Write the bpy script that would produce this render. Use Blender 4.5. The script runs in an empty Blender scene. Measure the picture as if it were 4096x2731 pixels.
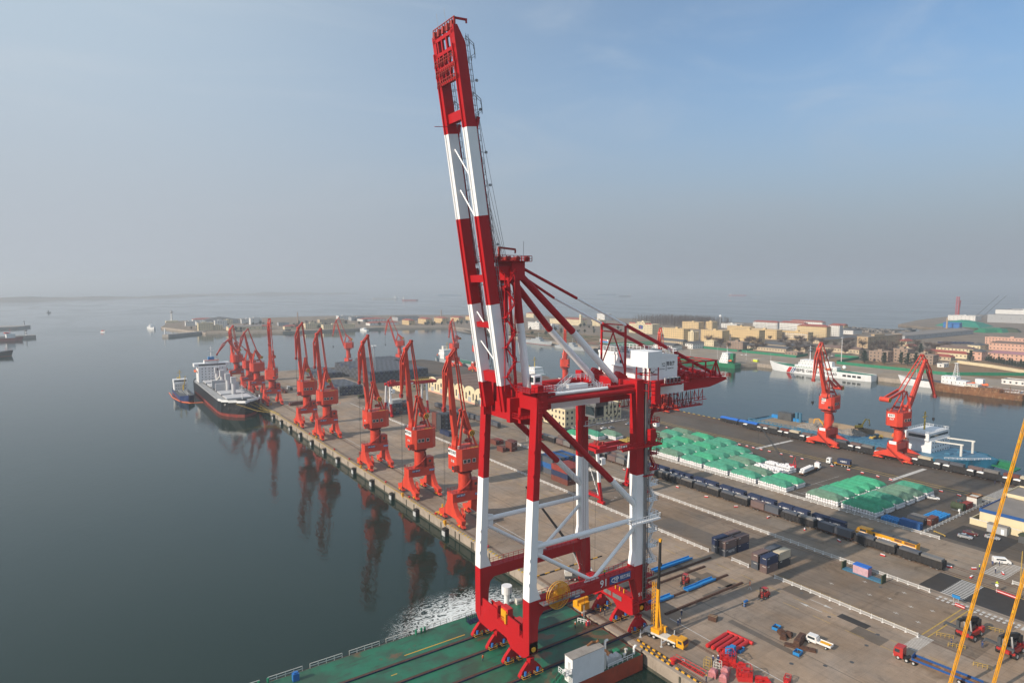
import bpy, math, random
from mathutils import Vector, Matrix

# ------------------------------------------------------------------ set-up
scn = bpy.context.scene
COL = scn.collection
R = math.radians
random.seed(11)

# camera: a drone 90 m above the quay. X = inland across the quay, Y = along the quay, Z = up, quay top z = 0
cd = bpy.data.cameras.new('camera'); cam = bpy.data.objects.new('camera', cd); COL.objects.link(cam)
cam.location = (0, 0, 90); cam.rotation_euler = (R(90 - 4.86), 0, R(-34))
cd.sensor_width = 36; cd.lens = 22.5; cd.clip_start = 1; cd.clip_end = 60000
scn.camera = cam

world = bpy.data.worlds.new('World'); scn.world = world; world.use_nodes = True
wn, wl = world.node_tree.nodes, world.node_tree.links
wn.clear()
SUN_EL = 27.5
wo = wn.new('ShaderNodeOutputWorld'); wb = wn.new('ShaderNodeBackground'); wb.inputs[1].default_value = 0.13
sky = wn.new('ShaderNodeTexSky'); sky.sky_type = 'NISHITA'; sky.sun_disc = False
sky.sun_elevation = R(SUN_EL); sky.sun_rotation = R(270); sky.altitude = 0; sky.air_density = 1.0; sky.dust_density = 1.2; sky.ozone_density = 3.0
# hazy spring sky: the veil is whiter on the sun's side, thin cirrus drifts through it, and it pales into haze towards the horizon all the way round
def nd(t, **k):
    n = wn.new(t)
    for a, v in k.items(): setattr(n, a, v)
    return n
def mixc(fac, a, b, mode='MIX'):
    n = nd('ShaderNodeMixRGB', blend_type=mode)
    for i, v in enumerate((fac, a, b)):
        if hasattr(v, 'links'): wl.new(v, n.inputs[i])
        else: n.inputs[i].default_value = v if i == 0 else (*v, 1)
    return n.outputs[0]
def rmap(o, a, b, c, d, kind='SMOOTHSTEP'):
    n = nd('ShaderNodeMapRange', interpolation_type=kind); wl.new(o, n.inputs[0])
    for i, v in enumerate((a, b, c, d)): n.inputs[i + 1].default_value = v
    return n.outputs[0]
tc = nd('ShaderNodeTexCoord'); sx = nd('ShaderNodeSeparateXYZ'); wl.new(tc.outputs['Generated'], sx.inputs[0])
side = rmap(sx.outputs[0], -0.10, 0.95, 0.88, 0.02)          # 1 towards the sun (-X), 0 away from it
mp = nd('ShaderNodeMapping'); mp.inputs['Scale'].default_value = (1.2, 2.6, 7.0); mp.inputs['Rotation'].default_value = (0.2, 0.1, 0.6); wl.new(tc.outputs['Generated'], mp.inputs[0])
nz = nd('ShaderNodeTexNoise'); nz.inputs['Scale'].default_value = 1.7; nz.inputs['Detail'].default_value = 6; nz.inputs['Roughness'].default_value = 0.55; nz.inputs['Distortion'].default_value = 0.6; wl.new(mp.outputs[0], nz.inputs['Vector'])
base = mixc(1.0, sky.outputs[0], (0.68, 0.74, 0.74), 'MULTIPLY')
base = mixc(side, base, (2.75, 3.3, 3.8))
base = mixc(rmap(nz.outputs[0], 0.42, 0.85, 0.0, 0.35), base, (3.3, 3.6, 3.9))
hz_ = mixc(side, (1.65, 1.84, 2.16), (2.60, 2.82, 3.12))
base = mixc(rmap(sx.outputs[2], -0.02, 0.40, 0.97, 0.0, 'SMOOTHERSTEP'), base, hz_)
wl.new(base, wb.inputs[0]); wl.new(wb.outputs[0], wo.inputs[0])

sl = bpy.data.lights.new('sun', 'SUN'); sl.energy = 3.6; sl.angle = R(0.6); sl.color = (1.0, 0.86, 0.70)
sun = bpy.data.objects.new('sun', sl); COL.objects.link(sun)
sun.rotation_euler = Vector((1.0, -0.03, -math.tan(R(SUN_EL)))).to_track_quat('-Z', 'Y').to_euler()

vs = scn.view_settings; vs.view_transform = 'Standard'; vs.look = 'None'; vs.exposure = 0.55; vs.gamma = 1.0; vs.use_curve_mapping = False
cy = scn.cycles; cy.use_denoising = True; cy.max_bounces = 6; cy.diffuse_bounces = 2; cy.glossy_bounces = 3; cy.transparent_max_bounces = 12; cy.volume_bounces = 0; cy.caustics_reflective = False; cy.caustics_refractive = False

# ------------------------------------------------------------------ materials
M = {}
def _new(name):
    m = bpy.data.materials.new(name); m.use_nodes = True; M[name] = m
    nt = m.node_tree; b = nt.nodes['Principled BSDF']
    return m, nt, nt.nodes, nt.links, b
def pm(name, col, rough=0.5, var=0.12, scale=0.6, metal=0.0, spec=0.4, grime=0.0, grimecol=(0.10, 0.07, 0.05), bump=0.0, bscale=4.0):
    """painted / plain surface: a base colour, slow tonal drift and patches of grime or rust with their own shape"""
    m, nt, N, L, b = _new(name)
    b.inputs['Roughness'].default_value = rough; b.inputs['Metallic'].default_value = metal; b.inputs['Specular IOR Level'].default_value = spec
    t = N.new('ShaderNodeTexCoord'); n = N.new('ShaderNodeTexNoise'); n.inputs['Scale'].default_value = scale; n.inputs['Detail'].default_value = 5
    L.new(t.outputs['Object'], n.inputs['Vector'])
    hs = N.new('ShaderNodeMixRGB'); hs.blend_type = 'MULTIPLY'; hs.inputs[0].default_value = 1.0; hs.inputs[1].default_value = (*col, 1)
    rp = N.new('ShaderNodeMapRange'); rp.inputs[1].default_value = 0.25; rp.inputs[2].default_value = 0.75; rp.inputs[3].default_value = 1 - var; rp.inputs[4].default_value = 1 + var
    L.new(n.outputs[0], rp.inputs[0]); L.new(rp.outputs[0], hs.inputs[2])
    out = hs.outputs[0]
    if grime:
        g = N.new('ShaderNodeTexNoise'); g.inputs['Scale'].default_value = scale * 2.3; g.inputs['Detail'].default_value = 8; g.inputs['Roughness'].default_value = 0.65
        mpg = N.new('ShaderNodeMapping'); mpg.inputs['Scale'].default_value = (1, 1, 0.35); mpg.inputs['Location'].default_value = (7, 3, 1)
        L.new(t.outputs['Object'], mpg.inputs[0]); L.new(mpg.outputs[0], g.inputs['Vector'])
        r2 = N.new('ShaderNodeMapRange'); r2.inputs[1].default_value = 0.52; r2.inputs[2].default_value = 0.72; r2.inputs[4].default_value = grime
        mg = N.new('ShaderNodeMixRGB'); mg.inputs[2].default_value = (*grimecol, 1)
        L.new(g.outputs[0], r2.inputs[0]); L.new(r2.outputs[0], mg.inputs[0]); L.new(out, mg.inputs[1]); out = mg.outputs[0]
    L.new(out, b.inputs['Base Color'])
    if bump:
        bn = N.new('ShaderNodeTexNoise'); bn.inputs['Scale'].default_value = bscale; bn.inputs['Detail'].default_value = 4
        bu = N.new('ShaderNodeBump'); bu.inputs['Strength'].default_value = bump; bu.inputs['Distance'].default_value = 0.1
        L.new(t.outputs['Object'], bn.inputs['Vector']); L.new(bn.outputs[0], bu.inputs['Height']); L.new(bu.outputs[0], b.inputs['Normal'])
    return m
def ground(name, col, joint=0.0, jx=6.0, jy=5.0, var=0.35, stain=0.5, rough=0.85, streak=0.0, cracks=0.0):
    """worn paving: slow patches, mottling, oil stains, wheel streaks along the quay, slab joints"""
    m, nt, N, L, b = _new(name)
    b.inputs['Roughness'].default_value = rough; b.inputs['Specular IOR Level'].default_value = 0.25
    t = N.new('ShaderNodeTexCoord')
    def noise(s, d, sc=(1, 1, 1), ro=0.55, dist=0.0):
        mp = N.new('ShaderNodeMapping'); mp.inputs['Scale'].default_value = sc; L.new(t.outputs['Object'], mp.inputs[0])
        n = N.new('ShaderNodeTexNoise'); n.inputs['Scale'].default_value = s; n.inputs['Detail'].default_value = d; n.inputs['Roughness'].default_value = ro; n.inputs['Distortion'].default_value = dist
        L.new(mp.outputs[0], n.inputs['Vector']); return n.outputs[0]
    def rng(o, a, c, lo, hi):
        r = N.new('ShaderNodeMapRange'); r.inputs[1].default_value = a; r.inputs[2].default_value = c; r.inputs[3].default_value = lo; r.inputs[4].default_value = hi
        L.new(o, r.inputs[0]); return r.outputs[0]
    def mul(a, bb):
        q = N.new('ShaderNodeMath'); q.operation = 'MULTIPLY'; L.new(a, q.inputs[0]); L.new(bb, q.inputs[1]); return q.outputs[0]
    f = rng(noise(0.035, 5), 0.3, 0.7, 1 - var, 1 + var)
    f = mul(f, rng(noise(0.35, 6, ro=0.65), 0.3, 0.7, 0.86, 1.12))
    f = mul(f, rng(noise(4.0, 3), 0.3, 0.7, 0.93, 1.07))
    f = mul(f, rng(noise(0.12, 7, ro=0.7, dist=1.0), 0.58, 0.70, 1.0, 1 - stain))
    if streak:
        f = mul(f, rng(noise(0.9, 5, sc=(1, 0.03, 1)), 0.5, 0.72, 1.0, 1 - streak))
        f = mul(f, rng(noise(0.5, 5, sc=(0.03, 1, 1)), 0.55, 0.75, 1.0, 1 - streak * 0.8))
    if joint:
        br = N.new('ShaderNodeTexBrick'); br.offset = 0; br.inputs['Scale'].default_value = 1.0; br.inputs['Brick Width'].default_value = jx; br.inputs['Row Height'].default_value = jy
        br.inputs['Mortar Size'].default_value = 0.05; br.inputs['Color1'].default_value = (1, 1, 1, 1); br.inputs['Color2'].default_value = (0.86, 0.86, 0.86, 1); br.inputs['Mortar'].default_value = (1 - joint,) * 3 + (1,)
        L.new(t.outputs['Object'], br.inputs['Vector']); f = mul(f, br.outputs['Color'])
    hue = N.new('ShaderNodeMixRGB'); hue.inputs[1].default_value = (*col, 1); hue.inputs[2].default_value = (col[0] * 1.10, col[1] * 0.99, col[2] * 0.86, 1)
    L.new(rng(noise(0.06, 4, dist=0.6), 0.35, 0.65, 0, 1), hue.inputs[0])
    mm = N.new('ShaderNodeMixRGB'); mm.blend_type = 'MULTIPLY'; mm.inputs[0].default_value = 1.0
    L.new(hue.outputs[0], mm.inputs[1]); L.new(f, mm.inputs[2]); L.new(mm.outputs[0], b.inputs['Base Color'])
    bu = N.new('ShaderNodeBump'); bu.inputs['Strength'].default_value = 0.25; bu.inputs['Distance'].default_value = 0.05
    L.new(noise(3.0, 5), bu.inputs['Height']); L.new(bu.outputs[0], b.inputs['Normal'])
    return m

pm('sts_red', (0.42, 0.009, 0.014), 0.5, 0.10, 0.15, spec=0.22)
pm('sts_white', (0.86, 0.87, 0.88), 0.40, 0.05, 0.1, grime=0.10, grimecol=(0.45, 0.42, 0.40))
pm('portal_red', (0.60, 0.055, 0.028), 0.48, 0.16, 0.25, grime=0.28, grimecol=(0.33, 0.05, 0.035))
pm('portal_dark', (0.30, 0.03, 0.022), 0.6, 0.2, 0.4)
pm('white', (0.78, 0.79, 0.80), 0.5, 0.06, 0.4, grime=0.12, grimecol=(0.5, 0.45, 0.4))
pm('offwhite', (0.62, 0.61, 0.57), 0.6, 0.1, 0.3, grime=0.3, grimecol=(0.35, 0.28, 0.2))
pm('steel', (0.30, 0.31, 0.32), 0.45, 0.15, 1.0, metal=0.6)
pm('galv', (0.55, 0.57, 0.58), 0.5, 0.1, 1.0, metal=0.2)
pm('black', (0.018, 0.018, 0.02), 0.55, 0.3, 1.0)
pm('rubber', (0.025, 0.024, 0.023), 0.85, 0.3, 2.0)
pm('rope', (0.05, 0.05, 0.05), 0.8, 0.1)
pm('glass', (0.03, 0.045, 0.055), 0.08, 0.2, 0.3, spec=0.7)
pm('yellow', (0.68, 0.36, 0.02), 0.5, 0.1, 0.8, grime=0.25)
pm('crane_yellow', (0.72, 0.34, 0.015), 0.4, 0.08, 0.8, grime=0.15)
pm('line_yellow', (0.45, 0.30, 0.06), 0.8, 0.3, 1.5, grime=0.6, grimecol=(0.16, 0.14, 0.12))
pm('line_white', (0.52, 0.51, 0.49), 0.8, 0.2, 1.5, grime=0.55, grimecol=(0.18, 0.165, 0.15))
pm('blue', (0.02, 0.14, 0.42), 0.5, 0.12, 0.8, grime=0.2)
pm('beam_blue', (0.02, 0.22, 0.55), 0.5, 0.12, 0.8, grime=0.15)
pm('sign_blue', (0.015, 0.08, 0.27), 0.45, 0.05)
pm('orange', (0.72, 0.14, 0.03), 0.5, 0.1, 0.8)
pm('red', (0.52, 0.025, 0.025), 0.42, 0.12, 0.6, grime=0.15)
pm('rail_rust', (0.085, 0.042, 0.028), 0.8, 0.3, 1.5)
pm('concrete', (0.34, 0.29, 0.24), 0.9, 0.2, 0.25, grime=0.7, grimecol=(0.15, 0.12, 0.09), bump=0.4)
pm('concrete_grey', (0.30, 0.28, 0.26), 0.9, 0.2, 0.25, grime=0.5, grimecol=(0.14, 0.125, 0.11), bump=0.3)
pm('wet_concrete', (0.075, 0.075, 0.058), 0.6, 0.4, 0.5)
pm('skin', (0.45, 0.26, 0.18), 0.6, 0.05)
pm('navy', (0.02, 0.03, 0.075), 0.8, 0.1, 3)
pm('workblue', (0.025, 0.06, 0.18), 0.8, 0.1, 3)
pm('vest', (0.85, 0.16, 0.04), 0.7, 0.08, 3)
pm('vest_yellow', (0.55, 0.65, 0.04), 0.7, 0.08, 3)
pm('green', (0.015, 0.19, 0.10), 0.55, 0.15, 0.4)
pm('rust', (0.19, 0.085, 0.035), 0.9, 0.35, 0.3, grime=0.85, grimecol=(0.42, 0.29, 0.17))

# ------------------------------------------------------------------ mesh helpers
class MB:
    """collects solid pieces; build() links them as ONE mesh object"""
    def __init__(s): s.v = []; s.f = []; s.m = []; s.k = 0
    def add(s, vs, fs):
        o = len(s.v); s.v += [tuple(p) for p in vs]
        for f in fs: s.f.append(tuple(i + o for i in f)); s.m.append(s.k)
        return s
    def box(s, x0, y0, z0, x1, y1, z1):
        if x0 > x1: x0, x1 = x1, x0
        if y0 > y1: y0, y1 = y1, y0
        if z0 > z1: z0, z1 = z1, z0
        return s.add([(x0, y0, z0), (x1, y0, z0), (x1, y1, z0), (x0, y1, z0), (x0, y0, z1), (x1, y0, z1), (x1, y1, z1), (x0, y1, z1)],
                     [(3, 2, 1, 0), (4, 5, 6, 7), (0, 1, 5, 4), (1, 2, 6, 5), (2, 3, 7, 6), (3, 0, 4, 7)])
    def cbox(s, c, d): return s.box(c[0] - d[0] / 2, c[1] - d[1] / 2, c[2] - d[2] / 2, c[0] + d[0] / 2, c[1] + d[1] / 2, c[2] + d[2] / 2)
    def rbox(s, c, d, rz):
        ca, sa = math.cos(rz), math.sin(rz); o = len(s.v); s.cbox((0, 0, 0), d)
        for i in range(o, len(s.v)):
            x, y, z = s.v[i]; s.v[i] = (c[0] + x * ca - y * sa, c[1] + x * sa + y * ca, c[2] + z)
        return s
    def beam(s, p, q, w, h=None, w2=None, h2=None, up=(0, 0, 1)):
        h = h or w; w2 = w2 or w; h2 = h2 or h
        p = Vector(p); q = Vector(q); d = (q - p).normalized(); u = Vector(up)
        if abs(d.dot(u)) > 0.98: u = Vector((1, 0, 0))
        a = d.cross(u).normalized(); b = a.cross(d).normalized(); vs = []
        for c, ww, hh in ((p, w, h), (q, w2, h2)):
            for i, j in ((-1, -1), (1, -1), (1, 1), (-1, 1)): vs.append(c + a * ww / 2 * i + b * hh / 2 * j)
        return s.add(vs, [(3, 2, 1, 0), (4, 5, 6, 7), (0, 1, 5, 4), (1, 2, 6, 5), (2, 3, 7, 6), (3, 0, 4, 7)])
    def tube(s, p, q, r, n=8, r2=None, cap=True):
        r2 = r if r2 is None else r2
        p = Vector(p); q = Vector(q); d = (q - p).normalized(); u = Vector((0, 0, 1)) if abs(d.z) < 0.95 else Vector((1, 0, 0))
        a = d.cross(u).normalized(); b = a.cross(d); vs = []
        for c, rr in ((p, r), (q, r2)):
            for i in range(n):
                t = 2 * math.pi * i / n; vs.append(c + a * math.cos(t) * rr + b * math.sin(t) * rr)
        fs = [(i, (i + 1) % n, n + (i + 1) % n, n + i) for i in range(n)]
        if cap: fs += [tuple(range(n - 1, -1, -1)), tuple(range(n, 2 * n))]
        return s.add(vs, fs)
    def path(s, pts, r, n=6):
        for p, q in zip(pts, pts[1:]): s.tube(p, q, r, n)
        return s
    def ext(s, pts, vec):
        n = len(pts); v = Vector(vec); P = [Vector(p) for p in pts]
        return s.add(P + [p + v for p in P], [tuple(range(n - 1, -1, -1)), tuple(range(n, 2 * n))] + [(i, (i + 1) % n, n + (i + 1) % n, n + i) for i in range(n)])
    def plan(s, pts, z0, z1): return s.ext([(x, y, z0) for x, y in pts], (0, 0, z1 - z0))
    def sheet(s, pts, z): return s.add([(x, y, z) for x, y in pts], [tuple(range(len(pts)))])
    def loft(s, rings, closed=True, cap=True):
        n = len(rings[0]); vs = [p for r in rings for p in r]; fs = []
        for k in range(len(rings) - 1):
            for i in range(n if closed else n - 1):
                j = (i + 1) % n; fs.append((k * n + i, k * n + j, (k + 1) * n + j, (k + 1) * n + i))
        if cap: fs += [tuple(range(n - 1, -1, -1)), tuple(range((len(rings) - 1) * n, len(rings) * n))]
        return s.add(vs, fs)
    def lathe(s, prof, c=(0, 0, 0), n=12):
        rings = [[(c[0] + r * math.cos(2 * math.pi * i / n), c[1] + r * math.sin(2 * math.pi * i / n), c[2] + z) for i in range(n)] for r, z in prof]
        return s.loft(rings)
    def rail(s, pts, h=1.1, r=0.035, post=2.0, mid=True):
        """a hand rail along a list of points: posts, top bar, middle bar"""
        for p, q in zip(pts, pts[1:]):
            p = Vector(p); q = Vector(q); L = (q - p).length; n = max(1, int(round(L / post)))
            for i in range(n + 1):
                c = p.lerp(q, i / n); s.beam(c, c + Vector((0, 0, h)), r * 2)
            s.beam(p + Vector((0, 0, h)), q + Vector((0, 0, h)), r * 2)
            if mid: s.beam(p + Vector((0, 0, h * 0.5)), q + Vector((0, 0, h * 0.5)), r * 1.6)
        return s
    def mat(s, k): s.k = k; return s
    def mesh(s, name, mats, off=(0, 0, 0), smooth=False):
        me = bpy.data.meshes.new(name)
        o = off; me.from_pydata([(x - o[0], y - o[1], z - o[2]) for x, y, z in s.v] if any(o) else s.v, [], s.f)
        for m in (mats if isinstance(mats, (list, tuple)) else [mats]): me.materials.append(M[m] if isinstance(m, str) else m)
        if any(s.m): me.polygons.foreach_set('material_index', s.m)
        if smooth: me.polygons.foreach_set('use_smooth', [True] * len(me.polygons))
        me.update(); return me
    def build(s, name, mats, parent=None, off=(0, 0, 0), smooth=False, loc=(0, 0, 0), rz=0):
        return obj(name, s.mesh(name, mats, off, smooth), parent, loc, rz)
def obj(name, me, parent=None, loc=(0, 0, 0), rz=0, rot=None, scale=None):
    o = bpy.data.objects.new(name, me); COL.objects.link(o); o.parent = parent; o.location = loc
    o.rotation_euler = rot if rot else (0, 0, rz)
    if scale: o.scale = scale
    return o
def tag(o, label, cat, group=None, kind=None):
    if label: o['label'] = label
    if cat: o['category'] = cat
    if group: o['group'] = group
    if kind: o['kind'] = kind
    return o
def thing(name, label, cat, loc=(0, 0, 0), rz=0, group=None):
    return tag(obj(name, None, None, loc, rz), label, cat, group)
def struct(o): o['kind'] = 'structure'; return o
def copy_tree(o, loc, rz=0, label=None, parent=None, swap=None):
    """a thing with copies of its parts and sub-parts, sharing mesh data; swap: {material: material} recolours the copy's meshes"""
    c = o.copy(); COL.objects.link(c); c.parent = parent
    if parent is None: c.location = loc; c.rotation_euler = (0, 0, rz)
    if label: c['label'] = label
    if swap and c.data:
        key = (c.data.name, tuple(sorted(swap.items())))
        if key not in _SW:
            d = c.data.copy()
            for i, m in enumerate(d.materials):
                if m and m.name in swap: d.materials[i] = M[swap[m.name]]
            _SW[key] = d
        c.data = _SW[key]
    for ch in list(o.children): copy_tree(ch, None, parent=c, swap=swap)
    return c
_SW = {}
ORD = ['first', 'second', 'third', 'fourth', 'fifth', 'sixth', 'seventh', 'eighth', 'ninth', 'tenth', 'eleventh', 'twelfth', 'thirteenth', 'fourteenth', 'fifteenth', 'sixteenth', 'seventeenth', 'eighteenth', 'nineteenth', 'twentieth', 'twenty-first', 'twenty-second', 'twenty-third', 'twenty-fourth']

# lettering: flat print cut from the font as meshes (made before the scene fills up)
_TX = {}
def txt_mesh(body, size, mat):
    k = (body, size, mat)
    if k not in _TX:
        cu = bpy.data.curves.new('lettering', 'FONT'); cu.body = body; cu.size = size; cu.extrude = 0.0; cu.offset = size * 0.018; cu.align_x = 'CENTER'; cu.align_y = 'CENTER'; cu.resolution_u = 2
        o = bpy.data.objects.new('lettering', cu); COL.objects.link(o)
        me = bpy.data.meshes.new_from_object(o.evaluated_get(bpy.context.evaluated_depsgraph_get()))
        bpy.data.objects.remove(o); me.materials.clear(); me.materials.append(M[mat]); _TX[k] = me
    return _TX[k]
FACE = {'-y': (R(90), 0, 0), '-x': (R(90), 0, R(-90)), 'up': (0, 0, 0), '+y': (R(90), 0, R(180)), '+x': (R(90), 0, R(90))}
def text(body, size, mat, parent, loc, face='-y', sx=1.0, rot=None):
    return obj('lettering', txt_mesh(body, size, mat), parent, loc, rot=rot or FACE[face], scale=(sx, 1, 1))
TEXTS = [('91', 2.6, 'white'), ('91', 1.5, 'white'), ('青岛港口装备', 1.05, 'white'), ('CMP', 1.5, 'white'), ('山东港口', 1.15, 'black'), ('SHANDONG PORT GROUP', 0.36, 'black'), ('青岛港', 1.25, 'black'), ('Qingdao Port', 0.5, 'black'),
         ('山东港口 青岛港', 1.3, 'black'), ('青岛港', 1.2, 'black'), ('018', 1.5, 'white'), ('019', 1.5, 'white'), ('027', 1.2, 'white'), ('007', 1.3, 'white'), ('017', 1.3, 'white'), ('545', 1.1, 'white'),
         ('中国铁路', 0.9, 'white'), ('中国海警  CHINA COAST GUARD', 3.6, 'black'), ('6306', 3.0, 'black'), ('CD CALLAO', 1.8, 'white'), ('恩 睿 158', 1.7, 'white'), ('和谐', 1.5, 'white'), ('安全第一', 0.5, 'white'), ('中远海运', 1.0, 'white'), ('YKP', 1.3, 'white'), ('414', 0.9, 'white'), ('CMP 青岛港', 0.8, 'white'), ('MQ4040', 0.8, 'white')]
for _t in TEXTS: txt_mesh(*_t)

# the people's bodies, also made early
_PE = {}
def person_meshes(top, legs, hat, pose):
    k = (top, legs, hat, pose)
    if k in _PE: return _PE[k]
    # one continuous skinned body: joints with radii, grown into a surface
    st = 0.10 if pose != 'walk' else 0.16
    J = [((0, 0, 0.98), 0.155, 0.12), ((0, 0, 1.20), 0.16, 0.12), ((0, 0, 1.42), 0.19, 0.12), ((0, 0, 1.53), 0.065, 0.065), ((0, 0, 1.66), 0.10, 0.115),
         ((0.10, 0, 0.90), 0.095, 0.10), ((0.12, st, 0.50), 0.07, 0.075), ((0.12, -st * 0.3, 0.09), 0.05, 0.055), ((0.13, 0.14, 0.05), 0.045, 0.04),
         ((-0.10, 0, 0.90), 0.095, 0.10), ((-0.12, -st * 0.2, 0.50), 0.07, 0.075), ((-0.12, -st, 0.09), 0.05, 0.055), ((-0.13, 0.06, 0.05), 0.045, 0.04),
         ((0.22, 0, 1.40), 0.065, 0.065), ((0.28, -0.02, 1.14), 0.05, 0.05), ((0.26, 0.16 if pose != 'stand' else 0.08, 0.92), 0.038, 0.038), ((0.26, 0.20 if pose != 'stand' else 0.10, 0.82), 0.035, 0.03),
         ((-0.22, 0, 1.40), 0.065, 0.065), ((-0.28, -0.02, 1.14), 0.05, 0.05), ((-0.26, 0.08, 0.92), 0.038, 0.038), ((-0.26, 0.10, 0.82), 0.035, 0.03)]
    if pose == 'point': J[18] = ((-0.34, 0.16, 1.26), 0.05, 0.05); J[19] = ((-0.36, 0.36, 1.40), 0.038, 0.038); J[20] = ((-0.36, 0.45, 1.44), 0.035, 0.03)
    E_ = [(0, 1), (1, 2), (2, 3), (3, 4), (0, 5), (5, 6), (6, 7), (7, 8), (0, 9), (9, 10), (10, 11), (11, 12), (2, 13), (13, 14), (14, 15), (15, 16), (2, 17), (17, 18), (18, 19), (19, 20)]
    me = bpy.data.meshes.new('person_body'); me.from_pydata([j[0] for j in J], E_, []); o = bpy.data.objects.new('person_body', me); COL.objects.link(o)
    sk = o.modifiers.new('s', 'SKIN'); sb = o.modifiers.new('u', 'SUBSURF'); sb.levels = 1
    for v_, j in zip(me.skin_vertices[0].data, J): v_.radius = (j[1], j[2])
    me.skin_vertices[0].data[0].use_root = True
    bm_ = bpy.data.meshes.new_from_object(o.evaluated_get(bpy.context.evaluated_depsgraph_get())); bpy.data.objects.remove(o)
    bm_.materials.clear(); [bm_.materials.append(M[m_]) for m_ in ('skin', top, legs, 'black')]
    for p_ in bm_.polygons:
        c = p_.center; p_.use_smooth = True
        p_.material_index = 0 if c.z > 1.50 or (abs(c.x) > 0.2 and c.z < 0.88 and c.z > 0.7) or (pose == 'point' and c.y > 0.40) else 1 if c.z > 0.97 or (abs(c.x) > 0.2 and c.z > 0.7) else 2 if c.z > 0.12 else 3
    hm = MB().lathe([(0.155, 1.70), (0.15, 1.76), (0.13, 1.83), (0.05, 1.87)], n=10).box(-0.09, 0.09, 1.69, 0.09, 0.21, 1.71).mesh('hard_hat', hat, smooth=True)
    fc = MB().box(-0.05, 0.095, 1.665, -0.025, 0.118, 1.685).box(0.025, 0.095, 1.665, 0.05, 0.118, 1.685).add([(-0.015, 0.10, 1.625), (0.015, 0.10, 1.625), (0, 0.14, 1.63), (0, 0.10, 1.67)], [(0, 1, 2), (1, 3, 2), (3, 0, 2)]).box(-0.03, 0.09, 1.59, 0.03, 0.112, 1.60).mesh('face_features', 'navy')
    _PE[k] = (bm_, hm, fc); return _PE[k]
for _k in (('vest', 'navy', 'navy', 'stand'), ('vest', 'navy', 'white', 'point'), ('navy', 'navy', 'white', 'stand'), ('vest', 'navy', 'white', 'stand'), ('vest', 'navy', 'yellow', 'stand'), ('navy', 'navy', 'yellow', 'walk'), ('workblue', 'navy', 'yellow', 'stand'), ('workblue', 'navy', 'white', 'stand'), ('navy', 'workblue', 'white', 'stand'), ('workblue', 'workblue', 'white', 'stand'), ('navy', 'navy', 'yellow', 'stand'), ('vest_yellow', 'navy', 'white', 'walk'), ('workblue', 'workblue', 'workblue', 'stand'), ('workblue', 'workblue', 'workblue', 'walk'), ('workblue', 'navy', 'workblue', 'stand'), ('vest', 'navy', 'red', 'stand'), ('navy', 'navy', 'navy', 'stand'), ('vest', 'vest', 'vest', 'stand'), ('vest_yellow', 'workblue', 'white', 'stand'), ('vest', 'vest', 'navy', 'stand')): person_meshes(*_k)
# ------------------------------------------------------------------ the setting: water, pier, far land, paving
WZ = -4.0   # water level
def water_mat():
    m, nt, N, L, b = _new('water')
    b.inputs['Base Color'].default_value = (0.009, 0.025, 0.020, 1); b.inputs['Roughness'].default_value = 0.055; b.inputs['IOR'].default_value = 1.33
    t = N.new('ShaderNodeTexCoord')
    def noise(s, d, sc, dist=0.0, ro=0.5):
        mp = N.new('ShaderNodeMapping'); mp.inputs['Scale'].default_value = sc; mp.inputs['Rotation'].default_value = (0, 0, R(-24)); L.new(t.outputs['Object'], mp.inputs[0])
        n = N.new('ShaderNodeTexNoise'); n.inputs['Scale'].default_value = s; n.inputs['Detail'].default_value = d; n.inputs['Distortion'].default_value = dist; n.inputs['Roughness'].default_value = ro
        L.new(mp.outputs[0], n.inputs['Vector']); return n.outputs[0]
    a = noise(0.55, 4, (1, 0.55, 1), 0.3); c = noise(0.09, 3, (1, 0.5, 1)); sl = noise(0.006, 4, (1, 0.35, 1), 1.0)
    m1 = N.new('ShaderNodeMath'); m1.operation = 'MULTIPLY_ADD'; m1.inputs[1].default_value = 1.6; L.new(c, m1.inputs[0]); L.new(a, m1.inputs[2])
    r = N.new('ShaderNodeMapRange'); r.inputs[1].default_value = 0.40; r.inputs[2].default_value = 0.62; r.inputs[3].default_value = 0.34; r.inputs[4].default_value = 0.65; L.new(sl, r.inputs[0])
    bu = N.new('ShaderNodeBump'); bu.inputs['Distance'].default_value = 0.12; L.new(m1.outputs[0], bu.inputs['Height']); L.new(r.outputs[0], bu.inputs['Strength'])
    L.new(bu.outputs[0], b.inputs['Normal'])
    r2 = N.new('ShaderNodeMapRange'); r2.inputs[1].default_value = 0.40; r2.inputs[2].default_value = 0.62; r2.inputs[3].default_value = 0.045; r2.inputs[4].default_value = 0.11; L.new(sl, r2.inputs[0]); L.new(r2.outputs[0], b.inputs['Roughness'])
water_mat()
w = MB(); S = 19000
w.sheet([(-S, -S), (S, -S), (S, S), (-S, S)], WZ); struct(w.build('water', 'water'))

ground('apron', (0.30, 0.245, 0.20), joint=0.22, jx=7.5, jy=6.0, var=0.22, stain=0.35, streak=0.22)
ground('yard', (0.20, 0.162, 0.130), joint=0.0, var=0.25, stain=0.45, streak=0.3)
ground('lane', (0.25, 0.208, 0.17), joint=0.15, jx=9, jy=9, var=0.2, stain=0.35, streak=0.3)
ground('asphalt', (0.105, 0.092, 0.080), var=0.22, stain=0.3, streak=0.28)
ground('asphalt_new', (0.045, 0.043, 0.044), var=0.12, stain=0.2, streak=0.15)
ground('patch_old', (0.135, 0.118, 0.104), var=0.15, stain=0.3)
ground('land', (0.20, 0.165, 0.13), var=0.3, stain=0.4)
ground('navalquay', (0.30, 0.26, 0.215), joint=0.12, jx=12, jy=12, var=0.15, stain=0.25, streak=0.15)
ground('lawn', (0.21, 0.145, 0.085), var=0.25, stain=0.3)
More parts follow.
